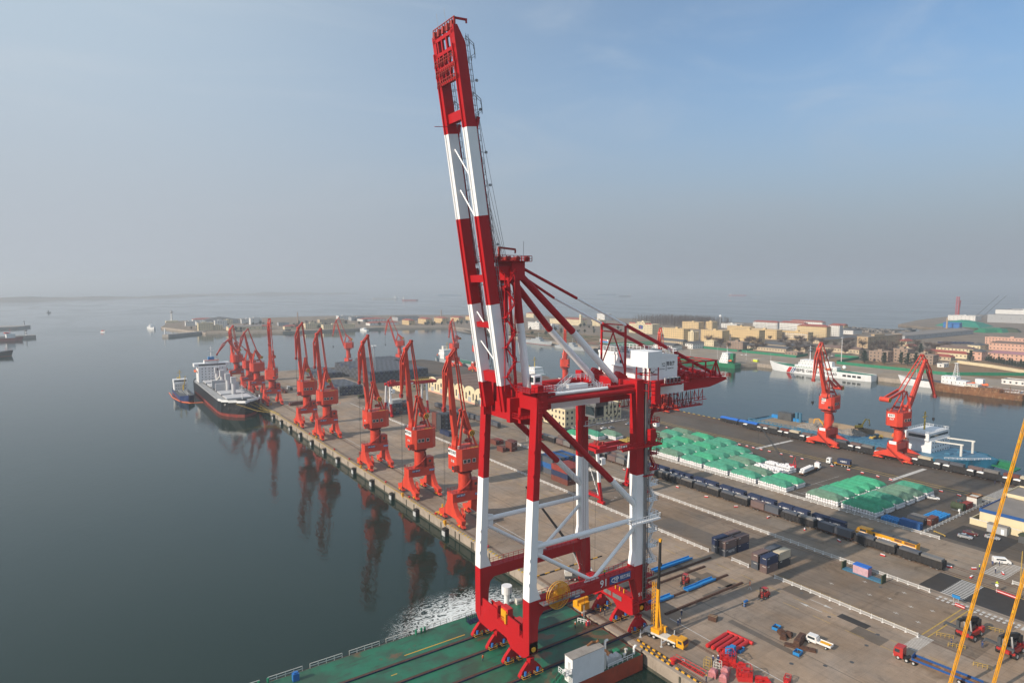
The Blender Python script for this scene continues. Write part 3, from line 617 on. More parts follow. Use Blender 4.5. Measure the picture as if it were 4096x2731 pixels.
for yy, zz in ((129.4, 69.4), (125.2, 69.2), (121.6, 66.8)): B(MB().box(123.72, yy - 0.5, zz - 0.45, 123.8, yy + 0.5, zz + 0.45), 'window', 'glass')
B(MB().box(122.9, 123.6, 68.1, 123.8, 132.4, 68.3).box(123.0, 123.6, 67.0, 123.8, 124.2, 68.1), 'ledge', 'sts_white')
T('山东港口', 1.15, 'black', (127.45, 118.36, 69.2), '-y', 0.85); T('SHANDONG PORT GROUP', 0.36, 'black', (127.4, 118.36, 68.15), '-y', 0.85); T('青岛港', 1.25, 'black', (131.5, 118.36, 69.4), '-y', 0.82); T('Qingdao Port', 0.5, 'black', (131.5, 118.36, 68.25), '-y', 0.85)
B(MB().box(129.75, 118.33, 67.6, 129.82, 118.39, 70.2), 'logo_bar', 'black')
B(MB().path([(124.6 + 0.85 * math.cos(a / 10 * 2 * math.pi), 118.34, 68.3 + 0.85 * math.sin(a / 10 * 2 * math.pi)) for a in range(1, 10)], 0.12, 5), 'logo_ring', 'black')
for k in range(4): B(MB().box(128.2 + 1.45 * k, 116.6, 64.4, 129.2 + 1.45 * k, 117.5, 65.9), 'air_conditioner', 'galv')
for k in range(4): B(MB().box(128.3 + 1.45 * k, 116.55, 64.6, 129.1 + 1.45 * k, 116.6, 65.8), 'air_conditioner_grille', 'black')
pf = MB(); pf.box(121, 116.2, 64.1, 137, 118.2, 64.3); pf.rail([(121, 116.2, 64.3), (137, 116.2, 64.3), (137, 118.2, 64.3)], 1.1, 0.045, 1.2); pf.box(124, 118.2, 63.4, 136, 122, 64.1); B(pf, 'house_platform')
# rear machinery frame at the end of the backreach
ef = MB()
for yy in (120.5, 134.5):
    for x in (137.5, 143, 148.5, 153.0): ef.beam((x, yy, 64.0), (x, yy, 68.8), 0.32)
    ef.beam((136, yy, 68.9), (153.6, yy, 68.7), 0.34); ef.beam((136, yy, 67.6), (153.2, yy, 67.4), 0.2)
    ef.beam((150.5, yy, 64), (153, yy, 68.7), 0.3); ef.beam((155.5, yy, 63.4), (153, yy, 68.7), 0.3)
for x in (137.5, 143, 148.5, 153.0): ef.beam((x, 120.5, 68.8), (x, 134.5, 68.8), 0.28)
B(ef, 'rear_frame')
rm = MB()
for k in range(9): rm.rbox((141 + 1.5 * k, 122.6 + (k * 3.1) % 9, 64.7), (1.6, 1.4, 1.3), k * 0.7); rm.tube((140.5 + 1.5 * k, 121.5 + (k * 2.3) % 9, 65.2), (141.9 + 1.5 * k, 121.5 + (k * 2.3) % 9, 65.2), 0.6, 9)
B(rm, 'rear_machinery'); rl = MB(); rl.rail([(138, 120.6, 64.0), (159.6, 120.6, 63.4), (160.8, 121, 62.9), (160.8, 134, 62.9)], 1.1, 0.045, 1.5); B(rl, 'rear_railing')
# A-frame: front legs, apex head, rear stays
AX, AZ = 85.6, 93.5
for y0, yt in ((G1 + 0.4, 124.6), (G2 + 0.9, 129.4)):
    B(MB().mat(1).tube((87.4, y0, 65), (85.9, y0 + (yt - y0) * 0.58, 81.5), 0.95, 16).mat(0).tube((85.9, y0 + (yt - y0) * 0.58, 81.5), (84.9, yt, 93.2), 0.95, 16), 'a_frame_leg', RW, smooth=False)
    B(MB().tube((84.0, y0 - 0.3, 65), (83.0, yt, 92.5), 0.38, 10), 'a_frame_post')
    B(MB().mat(0).tube((86.3, yt, 92.8), (101.2, y0, 78.9), 0.86, 16).mat(1).tube((101.2, y0, 78.9), (116.6, y0 - 0.6, 64.4), 0.86, 16), 'rear_leg_tube', RW)
    B(MB().mat(0).tube((86.6, yt, 94.6), (102.2, y0 - 0.2, 87.2), 0.36, 10).mat(1).tube((102.2, y0 - 0.2, 87.2), (118.8, y0 - 0.4, 80.0), 0.30, 10).mat(0).tube((118.8, y0 - 0.4, 80.0), (155.5, y0 - 0.4, 64.2), 0.50, 10), 'back_stay', RW)
    B(MB().box(118.55, y0 - 0.65, 64, 118.95, y0 - 0.15, 80.2), 'stay_support_post')
    B(MB().ext([(114.6, y0 - 1.1, 62.5), (119.6, y0 - 1.1, 62.5), (119.0, y0 - 1.1, 66.6), (116.2, y0 - 1.1, 68.0), (114.6, y0 - 1.1, 66.2)], (0, 1.6, 0)), 'stay_foot')
ya, yb_ = G1 + 0.2, G2 + 0.6
B(MB().beam((118.8, ya, 80.0), (118.8, yb_, 80.0), 0.3).beam((118.8, ya, 78.0), (118.8, yb_, 78.0), 0.3).beam((118.8, ya, 68.4), (118.8, (ya + yb_) / 2, 77.8), 0.26).beam((118.8, yb_, 68.4), (118.8, (ya + yb_) / 2, 77.8), 0.26), 'stay_support_bracing')
hd_ = MB(); hd_.box(83.2, 123.4, 91.6, 86.9, 130.6, 96.0); hd_.ext([(79.6, 124, 94.6), (83.2, 124, 94.9), (83.2, 124, 91.8)], (0, 1.2, 0)).ext([(79.6, 128.8, 94.6), (83.2, 128.8, 94.9), (83.2, 128.8, 91.8)], (0, 1.2, 0)); B(hd_, 'apex_head')
ap = MB(); ap.box(79.0, 122.4, 95.9, 88.2, 131.6, 96.05); ap.rail([(79, 122.4, 96), (88.2, 122.4, 96), (88.2, 131.6, 96), (79, 131.6, 96), (79, 122.4, 96)], 1.2, 0.06, 1.0); B(ap, 'apex_platform')
am = MB()
for k in range(10): am.tube((80 + 0.85 * k, 123.4 + (k % 3) * 2.2, 96.6), (80 + 0.85 * k, 124.2 + (k % 3) * 2.2, 96.6), 0.55, 10)
am.beam((82.0, 127, 96), (82.0, 127, 99.4), 0.5).beam((82.0, 127, 99.2), (86.6, 127, 98.9), 0.45).beam((86.6, 127, 98.9), (86.6, 127, 98.0), 0.3); B(am, 'apex_sheaves', 'portal_dark')
B(MB().tube((86.2, 123, 96), (86.2, 123, 100.6), 0.05, 5), 'lightning_rod', 'steel')
# stair tower between boom and A-frame
st = MB()
for k in range(8):
    z0 = 66 + 3.4 * k; d = 1 if k % 2 else -1; xo = 81.6 - 0.05 * k
    st.beam((xo - 1.3 * d, 121.2, z0), (xo + 1.3 * d, 121.2, z0 + 3.4), 0.7, 0.12); st.rail([(xo - 1.3 * d, 120.9, z0), (xo + 1.3 * d, 120.9, z0 + 3.4)], 1.0, 0.05, 1.3)
    st.box(xo + 1.3 * d - 0.8, 120.6, z0 + 3.35, xo + 1.3 * d + 0.8, 121.8, z0 + 3.45)
st.beam((80.2, 121.8, 66), (80.2, 121.8, 93), 0.2).beam((83.0, 121.8, 66), (83.0, 121.8, 93), 0.2)
B(st, 'stair_tower')

# the raised boom: two box beams, cross ties, walkways, forestays folded along it
bx0, bz0, bx1, bz1 = 79.6, 61.0, 67.7, 145.0     # seaward edge, bottom to top
def bp(z, d=0.0, y=0.0):   # point on the boom: height z, d metres behind the seaward edge
    t = (z - bz0) / (bz1 - bz0); return (bx0 + (bx1 - bx0) * t + d + 1.0 * (1 - t), y, z + d * 0.14)
for y0 in (G1 - 0.1, 130.8):
    bm = MB(); zs = [61.0, 67.2, 85.9, 105.6, 124.4, 141.5]
    for k in range(5):
        dd = 2.45
        rings = [[bp(z, 0, y0), bp(z, dd, y0), bp(z, dd, y0 + 1.45), bp(z, 0, y0 + 1.45)] for z in (zs[k], zs[k + 1])]
        bm.mat(k % 2).loft(rings)
    bm.mat(0).loft([[bp(z, 0, y0), bp(z, d2, y0), bp(z, d2, y0 + 1.45), bp(z, 0, y0 + 1.45)] for z, d2 in ((141.5, 2.45), (145.0, 1.0))])
    B(bm, 'boom_beam', RW)
    # trolley rail strip on the seaward face
    tr = MB()
    for k in range(5): tr.mat(k % 2).beam(bp(zs[k] + 0.02, -0.16, y0 + 1.2), bp(zs[k + 1], -0.16, y0 + 1.2), 0.35)
    B(tr, 'trolley_rail', RW)
    # walkway with hoops on the inner side
    lw = MB(); yy = y0 - 0.0
    for k in range(62):
        z = 68 + 1.22 * k
        p0 = Vector(bp(z, 2.5, y0 + 0.5)); w_ = 1.15
        lw.beam(p0, p0 + Vector((w_, 0, 0.0)), 0.07)
        if k % 2 == 0: lw.path([p0 + Vector((0, 0.5, 0)), p0 + Vector((w_, 0.5, 0.0)), p0 + Vector((w_, 0.5, 1.2))], 0.045, 4)
    lw.beam(Vector(bp(68, 2.5, y0 + 0.5)) + Vector((1.15, 0, 0)), Vector(bp(143.5, 2.5, y0 + 0.5)) + Vector((1.15, 0, 0)), 0.10)
    lw.beam(Vector(bp(68, 2.5, y0 + 0.5)) + Vector((0.6, 0, 0)), Vector(bp(143.5, 2.5, y0 + 0.5)) + Vector((0.6, 0, 0)), 0.08)
    B(lw, 'boom_walkway', 'steel')
    # folded forestay links lying along the boom
    fs_ = MB(); fs_.beam(bp(72, 3.1, y0 + 1.0), bp(94, 3.4, y0 + 1.0), 0.35, 0.5); fs_.beam(bp(95, 3.3, y0 + 0.9), bp(124, 2.9, y0 + 0.9), 0.30, 0.45); fs_.beam(bp(124, 2.6, y0 + 0.7), bp(126.5, 3.6, y0 + 0.7), 0.7)
    B(fs_, 'forestay_link', 'sts_red')
    for z in (82, 90, 99, 112, 119, 128, 134): B(MB().cbox(Vector(bp(z, 4.3, y0 + 0.4)), (0.5, 0.4, 0.5)).beam(bp(z, 2.45, y0 + 0.4), bp(z, 4.3, y0 + 0.4), 0.08), 'boom_lamp', 'steel')
    # platforms bulging from the back
    for z in (138.8, 127.5):
        B(MB().rail([Vector(bp(z - 1.5, 2.5, y0)), Vector(bp(z - 0.5, 4.3, y0)), Vector(bp(z + 1.5, 4.3, y0)), Vector(bp(z + 3.0, 2.5, y0))], 1.1, 0.05, 1.0), 'boom_platform', 'steel')
    B(MB().beam(bp(126, 0.3, y0), bp(126, -3.2 if y0 > 128 else 0.2, y0), 0.12), 'signal_arm', 'sts_red')
ym = (G1 + 132.2) / 2
for z, h_, w_ in ((126.5, 2.0, 1.8), (91.0, 1.6, 1.4), (80.5, 1.2, 1.8), (67.5, 2.4, 1.8)):
    B(MB().loft([[bp(z, 0.6, G1 + 1.35), bp(z, 0.3 + w_, G1 + 1.35), bp(z + h_, 0.3 + w_, G1 + 1.35), bp(z + h_, 0.6, G1 + 1.35)], [bp(z, 0.6, 130.8), bp(z, 0.3 + w_, 130.8), bp(z + h_, 0.3 + w_, 130.8), bp(z + h_, 0.6, 130.8)]]), 'boom_cross_beam', 'sts_red')
for za, zb, c in ((103, 112, 1), (112, 121, 1), (71, 77, 1), (77, 84, 1)):
    B(MB().tube(bp(za, 1.2, G1 + 1.35), bp(zb, 1.2, 130.8), 0.17, 8), 'boom_lacing', 'sts_white')
# boom tip: cross frame with work platforms
tf = MB()
for z in (134.5, 137.5, 140.5, 143.5):
    tf.loft([[bp(z, 0.0, G1), bp(z, 0.8, G1), bp(z + 0.7, 0.8, G1), bp(z + 0.7, 0, G1)], [bp(z, 0.0, 132), bp(z, 0.8, 132), bp(z + 0.7, 0.8, 132), bp(z + 0.7, 0, 132)]])
for y in (124.4, 126.4, 128.4, 130.2): tf.beam(bp(134.5, 0.3, y), bp(144.3, 0.3, y), 0.5)
B(tf, 'boom_tip_frame')
tg = MB()
for z in (134.2, 136.3, 138.4): tg.rail([Vector(bp(z, -0.6, 123.2)), Vector(bp(z, -0.6, 131.8))], 1.4, 0.06, 0.9)
tg.rail([Vector(bp(145, 0.3, 122.5)), Vector(bp(145, 0.3, 132.2))], 1.6, 0.08, 1.1)
for k in range(5): tg.cbox(Vector(bp(145.2, 0.4, 123.4 + 2.0 * k)), (0.8, 0.8, 1.5))
B(tg, 'boom_tip_railing', 'portal_dark')
B(MB().beam(bp(145, 0.6, 123), bp(146.6, 0.8, 123), 0.4).beam(bp(146.4, 0.8, 123), bp(146.2, 3.8, 123), 0.4).beam(bp(146.2, 3.6, 123), bp(145.5, 3.6, 123), 0.3), 'davit')
for y in (126, 129.5): B(MB().tube(bp(145, 0.4, y), bp(149.2, 0.4, y), 0.04, 4), 'antenna', 'steel')
# boom hoist ropes
rp_ = MB()
for k in range(6):
    y = 124.0 + 1.25 * k; rp_.tube((81.2 + 0.3 * k, y, 96.4), bp(108 + 4.5 * k, 3.9, y), 0.05, 4)
for k in range(3): rp_.tube((82.0 + k, 124 + 2 * k, 96.8), bp(126, 4.4, 124 + 2.4 * k), 0.05, 4)
B(rp_, 'boom_hoist_rope', 'rope')
rp_ = MB()
for x, y in ((108.0, 125.5), (108.5, 131), (111.5, 125.5), (112.0, 131)): rp_.tube((x, y, 60.5), (x, y, 5), 0.04, 4)
B(rp_, 'hoist_rope', 'rope')
# small white checker cabin at the boom hinge, operator cab under the girder
B(MB().box(86.8, 119.4, 66.5, 89.0, 121.4, 69.4), 'checker_cabin', 'sts_white'); B(MB().box(86.72, 119.7, 67.8, 86.8, 121.1, 69.0).box(87.1, 119.32, 67.9, 88.4, 119.4, 69.0), 'cabin_window', 'glass')
oc = MB(); oc.box(111.0, 125.6, 55.6, 114.2, 129.4, 58.8).box(110.6, 124.8, 58.8, 115.0, 130.2, 60.2); B(oc, 'trolley_cab', 'steel'); B(MB().box(110.9, 125.8, 56.2, 111.0, 129.2, 58.4), 'cab_window', 'glass'); B(MB().box(111.3, 125.5, 56.2, 113.9, 125.6, 58.4), 'cab_window', 'glass')
rl = MB(); rl.rail([(106, 123.5, 54.6), (121, 123.5, 54.6)], 1.1, 0.05, 1.2); rl.box(106, 123.5, 54.3, 121, 124.3, 54.5); B(rl, 'trolley_walkway', 'galv')
# lift shaft, stairs and landings on the near landside leg
ls = MB()
for x in (117.7, 119.1): ls.beam((x, YN - 0.2, 9), (x, YN - 0.2, 66), 0.18); ls.beam((x, YN + 1.4, 9), (x, YN + 1.4, 66), 0.18)
for k in range(40): ls.beam((117.6, YN - 0.25, 9.5 + 1.42 * k), (119.2, YN - 0.25, 9.5 + 1.42 * k), 0.10)
ls.box(117.8, YN, 9, 118.9, YN + 1.2, 66); B(ls, 'lift_shaft', 'steel')
B(MB().box(115.6, YN - 2.6, 70.0, 120.6, YN + 3.4, 74.0), 'lift_machine_room', 'sts_white')
lt = MB()
for x in (117.0, 120.2):
    for y in (YN - 1.8, YN + 2.6): lt.beam((x, y, 62), (x, y, 70), 0.22)
for z in (64, 66, 68):
    lt.path([(117, YN - 1.8, z), (120.2, YN - 1.8, z), (120.2, YN + 2.6, z), (117, YN + 2.6, z), (117, YN - 1.8, z)], 0.1, 4)
B(lt, 'lift_tower_top'); B(MB().box(119.3, YN - 2.0, 60.5, 120.9, YN - 0.4, 66.4), 'electrical_box')
zs_ = [18.6 + 4.1 * k for k in range(11)]
for k, z in enumerate(zs_):
    mt = 'sts_white' if 18.6 <= z < 42 else 'sts_red'
    lp = MB(); lp.box(119.3, YN - 0.7, z - 0.1, 122.2, YN + 1.9, z); lp.rail([(119.3, YN - 0.7, z), (122.2, YN - 0.7, z), (122.2, YN + 1.9, z), (119.3, YN + 1.9, z)], 1.15, 0.05, 0.9); B(lp, 'stair_landing', mt)
    if k < 10:
        sf = MB(); sf.beam((119.6 if k % 2 else 122.0, YN + 0.6, z), (122.0 if k % 2 else 119.6, YN + 0.6, z + 4.1), 0.8, 0.14); sf.rail([(119.6 if k % 2 else 122.0, YN + 0.2, z), (122.0 if k % 2 else 119.6, YN + 0.2, z + 4.1)], 1.0, 0.045, 1.2); B(sf, 'stair_flight', mt)
B(MB().box(117.2, YN - 0.7, 41.8, 120.6, YN + 0, 42.0), 'leg_stringer')
for z, mt, ww in ((30.6, 'sts_white', 3.2), (50.2, 'sts_red', 6.5)):
    lp = MB(); lp.box(115 - ww, YN - 1.6, z - 0.15, 122.4, YN - 0.1, z); lp.rail([(115 - ww, YN - 0.2, z), (115 - ww, YN - 1.6, z), (122.4, YN - 1.6, z), (122.4, YN - 0.2, z)], 1.15, 0.05, 0.9); lp.beam((115 - ww, YN - 1.5, z - 0.3), (122.4, YN - 1.5, z - 0.3), 0.3); B(lp, 'leg_platform', mt)
B(MB().box(118.3, YN - 1.4, 50.3, 120.2, YN - 0.2, 54.0), 'electrical_box')
bs = MB()
for k in range(4):
    z = 6 + 3 * k; bs.box(118.7, YN - 0.6, z - 0.1, 121.2, YN + 3.2, z); bs.rail([(118.7, YN - 0.6, z), (121.2, YN - 0.6, z), (121.2, YN + 3.2, z)], 1.1, 0.05, 0.9)
    bs.beam((119.2 if k % 2 else 121.0, YN + 1.2, z), (121.0 if k % 2 else 119.2, YN + 1.2, z + 3), 0.8, 0.14)
B(bs, 'base_stair')
B(MB().box(114.2, YN - 0.3, 8.3, 120.9, YN - 0.05, 8.6), 'base_walkway')
# ------------------------------------------------------------------ orange-red portal jib cranes
def portal_base(t, col_top=20.4, base='tall', colr=2.2):
    pt = 11.9 if base == 'tall' else 9.6        # top of the portal beam
    pbm = 8.2 if base == 'tall' else 6.2
    PR = 'portal_red'
    for s_ in (-1, 1):
        x = 5.3 * s_
        if base == 'tall':
            prof = [(-9.0, 2.0), (-9.0, 3.3), (-5.6, 4.2), (-3.4, 6.6), (-2.3, 8.6), (-2.3, pt), (2.3, pt), (2.3, 8.6), (3.4, 6.6), (5.6, 4.2), (9.0, 3.3), (9.0, 2.0), (5.2, 2.0), (4.6, 2.9), (-4.6, 2.9), (-5.2, 2.0)]
        else:
            prof = [(-9.0, 1.9), (-9.0, 3.2), (-2.6, 5.6), (-2.4, pt), (2.4, pt), (2.6, 5.6), (9.0, 3.2), (9.0, 1.9), (5.0, 2.4), (-5.0, 2.4)]
        MB().ext([(x - 0.9, y, z) for y, z in prof], (1.8, 0, 0)).build('portal_leg', PR, t)
        for c in (-7.2, 7.2):
            b = MB()
            b.ext([(x - 0.7, c - 2.6, 0.75), (x - 0.7, c - 1.9, 1.45), (x - 0.7, c - 0.6, 1.95), (x - 0.7, c + 0.6, 1.95), (x - 0.7, c + 1.9, 1.45), (x - 0.7, c + 2.6, 0.75)], (1.4, 0, 0)); b.build('bogie', PR, t)
            for k in (-1.9, -0.7, 0.7, 1.9): MB().tube((x - 0.35, c + k, 0.42), (x + 0.35, c + k, 0.42), 0.38, 10).build('wheel', 'black', t)
            MB().box(x - 1.1, c - 0.5, 0.9, x - 0.7, c + 0.3, 1.5).box(x + 0.7, c - 0.3, 0.9, x + 1.1, c + 0.5, 1.5).build('drive_motor', 'yellow' if base == 'tall' else 'orange', t)
    MB().box(-4.4, -2.25, pbm, 4.4, 2.25, pt - 0.02).build('portal_beam', PR, t)
    rl = MB(); rl.rail([(-6.2, -2.3, pt), (6.2, -2.3, pt), (6.2, 2.3, pt), (-6.2, 2.3, pt), (-6.2, -2.3, pt)], 1.1, 0.05, 1.6); rl.build('portal_railing', 'portal_dark', t)
    MB().tube((0, 0, pt - 0.1), (0, 0, col_top), colr, 20).tube((0, 0, pt - 0.15), (0, 0, pt + 0.5), colr + 0.35, 20).build('column', PR, t, smooth=False)
    hx = MB(); pts = []
    for k in range(11):
        a = R(200 + 17 * k); pts.append(((colr + 0.45) * math.cos(a), (colr + 0.45) * math.sin(a), pt + (col_top - pt - 1.5) * k / 10))
    for p_, q_ in zip(pts, pts[1:]): hx.beam(p_, q_, 0.75, 0.22); hx.beam(Vector(p_) + Vector((0, 0, 1)), Vector(q_) + Vector((0, 0, 1)), 0.07)
    hx.build('spiral_stair', 'portal_dark', t)
    if base == 'tall':
        MB().box(2.7, -1.9, pt, 6.0, 1.9, pt + 4.0).build('electrical_cabin', PR, t)
        MB().box(3.6, -1.98, pt + 1.8, 4.7, -1.9, pt + 2.9).build('cabin_window', 'glass', t)
        rr = MB(); c = (-3.8, -5.6, 5.2)
        for k in range(24):
            a = 2 * math.pi * k / 24; rr.beam(c, (c[0] + 0.05, c[1] + 1.9 * math.cos(a), c[2] + 1.9 * math.sin(a)), 0.10)
        rr.path([(c[0], c[1] + 1.95 * math.cos(2 * math.pi * k / 20), c[2] + 1.95 * math.sin(2 * math.pi * k / 20)) for k in range(21)], 0.12, 5); rr.build('cable_reel', PR, t)
        MB().box(-4.2, -6.6, 2.8, -3.1, -5.0, 4.6).build('reel_motor', 'portal_dark', t)
        MB().box(-4.4, -2.36, pt - 1.6, -1.0, -2.27, pt - 0.6).build('maker_plate', 'sign_blue', t); text('CMP 青岛港', 0.8, 'white', t, (-2.7, -2.40, pt - 1.1), '-y', 0.9)
        MB().box(3.6, -2.36, pt - 2.0, 6.0, -2.27, pt - 1.1).build('type_plate', 'beam_blue', t); text('MQ4040', 0.8, 'white', t, (4.8, -2.40, pt - 1.55), '-y', 0.75)
    else:
        st_ = MB(); st_.beam((-6.6, -6.0, 0.1), (-6.4, 2.5, 7.0), 0.8, 0.2); st_.rail([(-7.0, -6.0, 0.1), (-6.8, 2.5, 7.0)], 1.0, 0.05, 1.5); st_.build('base_stair', 'portal_dark', t)
        MB().box(-6.3, -2.0, pt - 0.6, -6.22, 1.5, pt + 1.0).build('notice_plate', 'white', t)
def portal_top(t, slew, K, hz=(20.6, 29.0), size=1.0, number=None, sign=False, hatch=True, disc=False, detail=True):
    """slewing part: K = (foot, head, jib tip, lever end, counterweight) as (forward, height) in metres"""
    PR = 'portal_red'; ca, sa = math.cos(slew), math.sin(slew)
    def W(f, l, z): return (f * ca - l * sa, f * sa + l * ca, z)
    z0, z1 = hz
    pl = [(5.0, -3.2), (5.0, 3.2), (3.2, 4.4), (-4.4, 4.4), (-6.6, 2.6), (-6.6, -2.6), (-4.4, -4.4), (3.2, -4.4)]
    h = MB(); h.loft([[W(f * size, l * size, z) for f, l in pl] for z in (z0, z1)])
    hs = h.build('slewing_house', PR, t)
    ri = MB(); ri.rail([W(f * size * 0.97, l * size * 0.97, z1) for f, l in pl + pl[:1]], 1.1, 0.05, 1.7); ri.build('house_railing', 'portal_dark', t)
    ring = MB(); ring.lathe([(2.6, z0 - 0.8), (2.7, z0)], n=18); ring.build('slewing_ring', 'portal_dark', t)
    r_ = 4.0 if disc else 3.3; zp = z0 - (1.6 if disc else 1.2)
    d = MB(); d.lathe([(r_, zp), (r_, zp + 0.2)], n=22)
    if disc: d.rail([(r_ * math.cos(2 * math.pi * k / 18), r_ * math.sin(2 * math.pi * k / 18), zp + 0.2) for k in range(19)], 1.0, 0.04, 1.2)
    d.build('ring_platform', 'portal_dark' if not disc else PR, t)
    zm = z0 + (z1 - z0) * 0.45
    for l in (-1.4, 0.9, 2.6) if detail else ():
        for sgn in (-1, 1):
            p_ = W(-0.6 + l, sgn * 4.43 * size, zm); MB().rbox(p_, (1.1, 0.1, 1.2), slew).build('house_window', 'glass', t); MB().rbox(W(-0.6 + l, sgn * 4.41 * size, zm), (1.4, 0.08, 1.5), slew).build('window_frame', 'offwhite', t)
    if sign and detail:
        sg = MB().rbox(W(5.06 * size, 0, z1 - 1.6), (0.1, 6.0, 2.3), slew).build('port_sign', 'white', t)
        text('山东港口 青岛港', 1.3, 'black', t, W(5.16 * size, 0, z1 - 1.5), rot=(R(90), 0, slew + R(90)), sx=0.62)
        MB().rbox(W(5.13 * size, -2.45, z1 - 1.5), (0.05, 0.7, 0.7), slew).build('port_sign_logo', 'black', t)
    if number: text(number, {'018': 1.5, '019': 1.5, '027': 1.2, '007': 1.3, '017': 1.3, '545': 1.1}[number], 'white', t, W(5.12 * size, 0.4, zm - 0.2), rot=(R(90), 0, slew + R(90)))
    foot, head, tip, lev, cw = K
    tw = (foot[0] - 2.6, lev[1] - 0.5)                   # tower pivot
    # A-shaped tower on the house
    for l in (-1.7, 1.7):
        MB().beam(W(foot[0] - 0.5, l * 1.2, z1), W(tw[0] - 0.3, l * 0.6, tw[1]), 0.8, 0.9, 0.5, 0.5).beam(W(-4.5 * size, l * 1.2, z1), W(tw[0] - 0.6, l * 0.6, tw[1]), 0.55, 0.7, 0.45, 0.5).build('tower_leg', PR, t)
    mh = MB(); mh.beam(W(tw[0] - 0.6, -1.4, tw[1]), W(tw[0] - 0.6, 1.4, tw[1]), 0.7); mh.beam(W(-1.5, -1.4, (z1 + tw[1]) / 2), W(-1.5, 1.4, (z1 + tw[1]) / 2), 0.4)
    mh.beam(W(-3.0, -1, z1 + 2.2), W(-1.0, 1, z1 + 2.2), 2.2, 1.0); mh.build('tower_cross_beam', 'portal_dark', t)
    # main boom: tapered box, deeper in the middle
    F, H = Vector(W(foot[0], 0, foot[1])), Vector(W(head[0], 0, head[1])); side = Vector(W(0, 1, 0)) - Vector(W(0, 0, 0))
    b = MB(); mid = F.lerp(H, 0.30); b.beam(F, mid, 2.3, 1.1, 2.0, 2.0, up=side.cross(H - F)); b.beam(mid, H, 2.0, 2.0, 1.5, 1.1, up=side.cross(H - F)); b.build('main_boom', PR, t)
    MB().ext([W(foot[0] - 1.4, -1.6, z1 - 0.1), W(foot[0] + 1.0, -1.6, z1 - 0.1), W(foot[0] + 0.5, -1.6, foot[1] + 3.4), W(foot[0] - 0.2, -1.6, foot[1] + 3.4)], Vector(W(0, 3.2, 0)) - Vector(W(0, 0, 0))).build('boom_foot', PR, t)
    # jib: front arm hanging to the tip, rear horn, triangular web at the boom head
    Tp = Vector(W(tip[0], 0, tip[1])); ax = (Tp - H).normalized(); rear = H - ax * 1.2 + Vector(W(-2.6, 0, 1.6)) - Vector(W(0, 0, 0)) + Vector((0, 0, 0.4))
    jb = MB()
    for l in (-0.75, 0.75):
        o = Vector(W(0, l, 0)); K1 = H.lerp(Tp, 0.30) + Vector(W(1.4, 0, 0.6)) - Vector(W(0, 0, 0))
        jb.beam(H + o, K1 + o, 0.4, 0.5); jb.beam(K1 + o, Tp + o * 0.5, 0.4, 0.5); jb.beam(H + o, H.lerp(Tp, 0.32) + o, 0.35, 0.4); jb.beam(H.lerp(Tp, 0.3) + o, Tp + o * 0.5, 0.5, 0.9, 0.4, 0.6)
        jb.beam(H + o, rear + o, 0.5); jb.beam(rear + o, K1 + o, 0.4)
    jb.beam(H.lerp(Tp, 0.32) - Vector(W(0, 0.9, 0)) + Vector(W(0, 0, 0)), H.lerp(Tp, 0.32) + Vector(W(0, 0.9, 0)) - Vector(W(0, 0, 0)), 0.9)
    jb.tube(H - side * 1.1, H + side * 1.1, 0.75, 10); jb.build('jib', PR, t)
    MB().tube(Tp - side * 0.8, Tp + side * 0.8, 0.7, 10).beam(Tp - side * 0.9 + Vector((0, 0, -0.6)), Tp + side * 0.9 + Vector((0, 0, -0.6)), 1.0).build('sheave_block', 'portal_dark', t); MB().tube(rear - side * 0.9, rear + side * 0.9, 0.6, 10).build('sheave_block', 'portal_dark', t)
    # tie rods from jib horn down to the tower, balance lever with drum counterweight
    LE = Vector(W(lev[0] - 1.0, 0, lev[1]))
    tr = MB()
    for l in (-0.8, 0.8): tr.beam(rear + Vector(W(0, l, 0)), LE + Vector(W(0, l * 1.5, 0)), 0.38, 0.45)
    for k in range(1, 8):
        c = rear.lerp(LE, k / 8); tr.beam(c - side * (0.8 + 0.05 * k), c + side * (0.8 + 0.05 * k), 0.12)
    tr.build('tie_rod', PR, t)
    CW = Vector(W(cw[0], 0, cw[1])); lv = MB()
    for l in (-1.5, 1.5): lv.beam(LE + Vector(W(0.8, l, 0.4)) - Vector(W(0, 0, 0)), CW + Vector(W(0, l, 0)) - Vector(W(0, 0, 0)), 0.6, 1.3)
    lv.build('balance_lever', PR, t)
    MB().tube(CW - side * 2.5, CW + side * 2.5, 1.25, 16).build('counterweight', PR, t)
    if hatch:
        for sgn in (-1, 1):
            ht = MB(); e = CW + side * 2.5 * sgn; ht.mat(0).tube(e, e + side * 0.06 * sgn, 1.22, 16)
            ht.mat(1)
            for k in (-0.75, 0.0, 0.75):
                a_ = Vector(W(1, 0, 0)) - Vector(W(0, 0, 0)); ln = math.sqrt(max(0.05, 1.1 ** 2 - k * k)) * 0.8
                cpt = e + side * 0.08 * sgn + a_ * k * 0.9 + Vector((0, 0, k * 0.4)); ht.beam(cpt - (a_ * 0.45 + Vector((0, 0, -0.8))) * ln, cpt + (a_ * 0.45 + Vector((0, 0, -0.8))) * ln, 0.06, 0.32, up=a_)
            ht.build('hatched_end_plate', ['yellow', 'black'], t)
    # hoist ropes and hook
    rp = MB(); zh = tip[1] - 12 if K[2][0] > 12 else 1.6
    for l in (-0.5, 0.5): rp.tube(Tp + side * l, Vector((Tp.x, Tp.y, zh)) + side * l * 0.4, 0.05, 4)
    rp.tube(rear, Vector(W(-1.5, 0, z1 + 2.5)), 0.05, 4); rp.build('hoist_rope', 'rope', t)
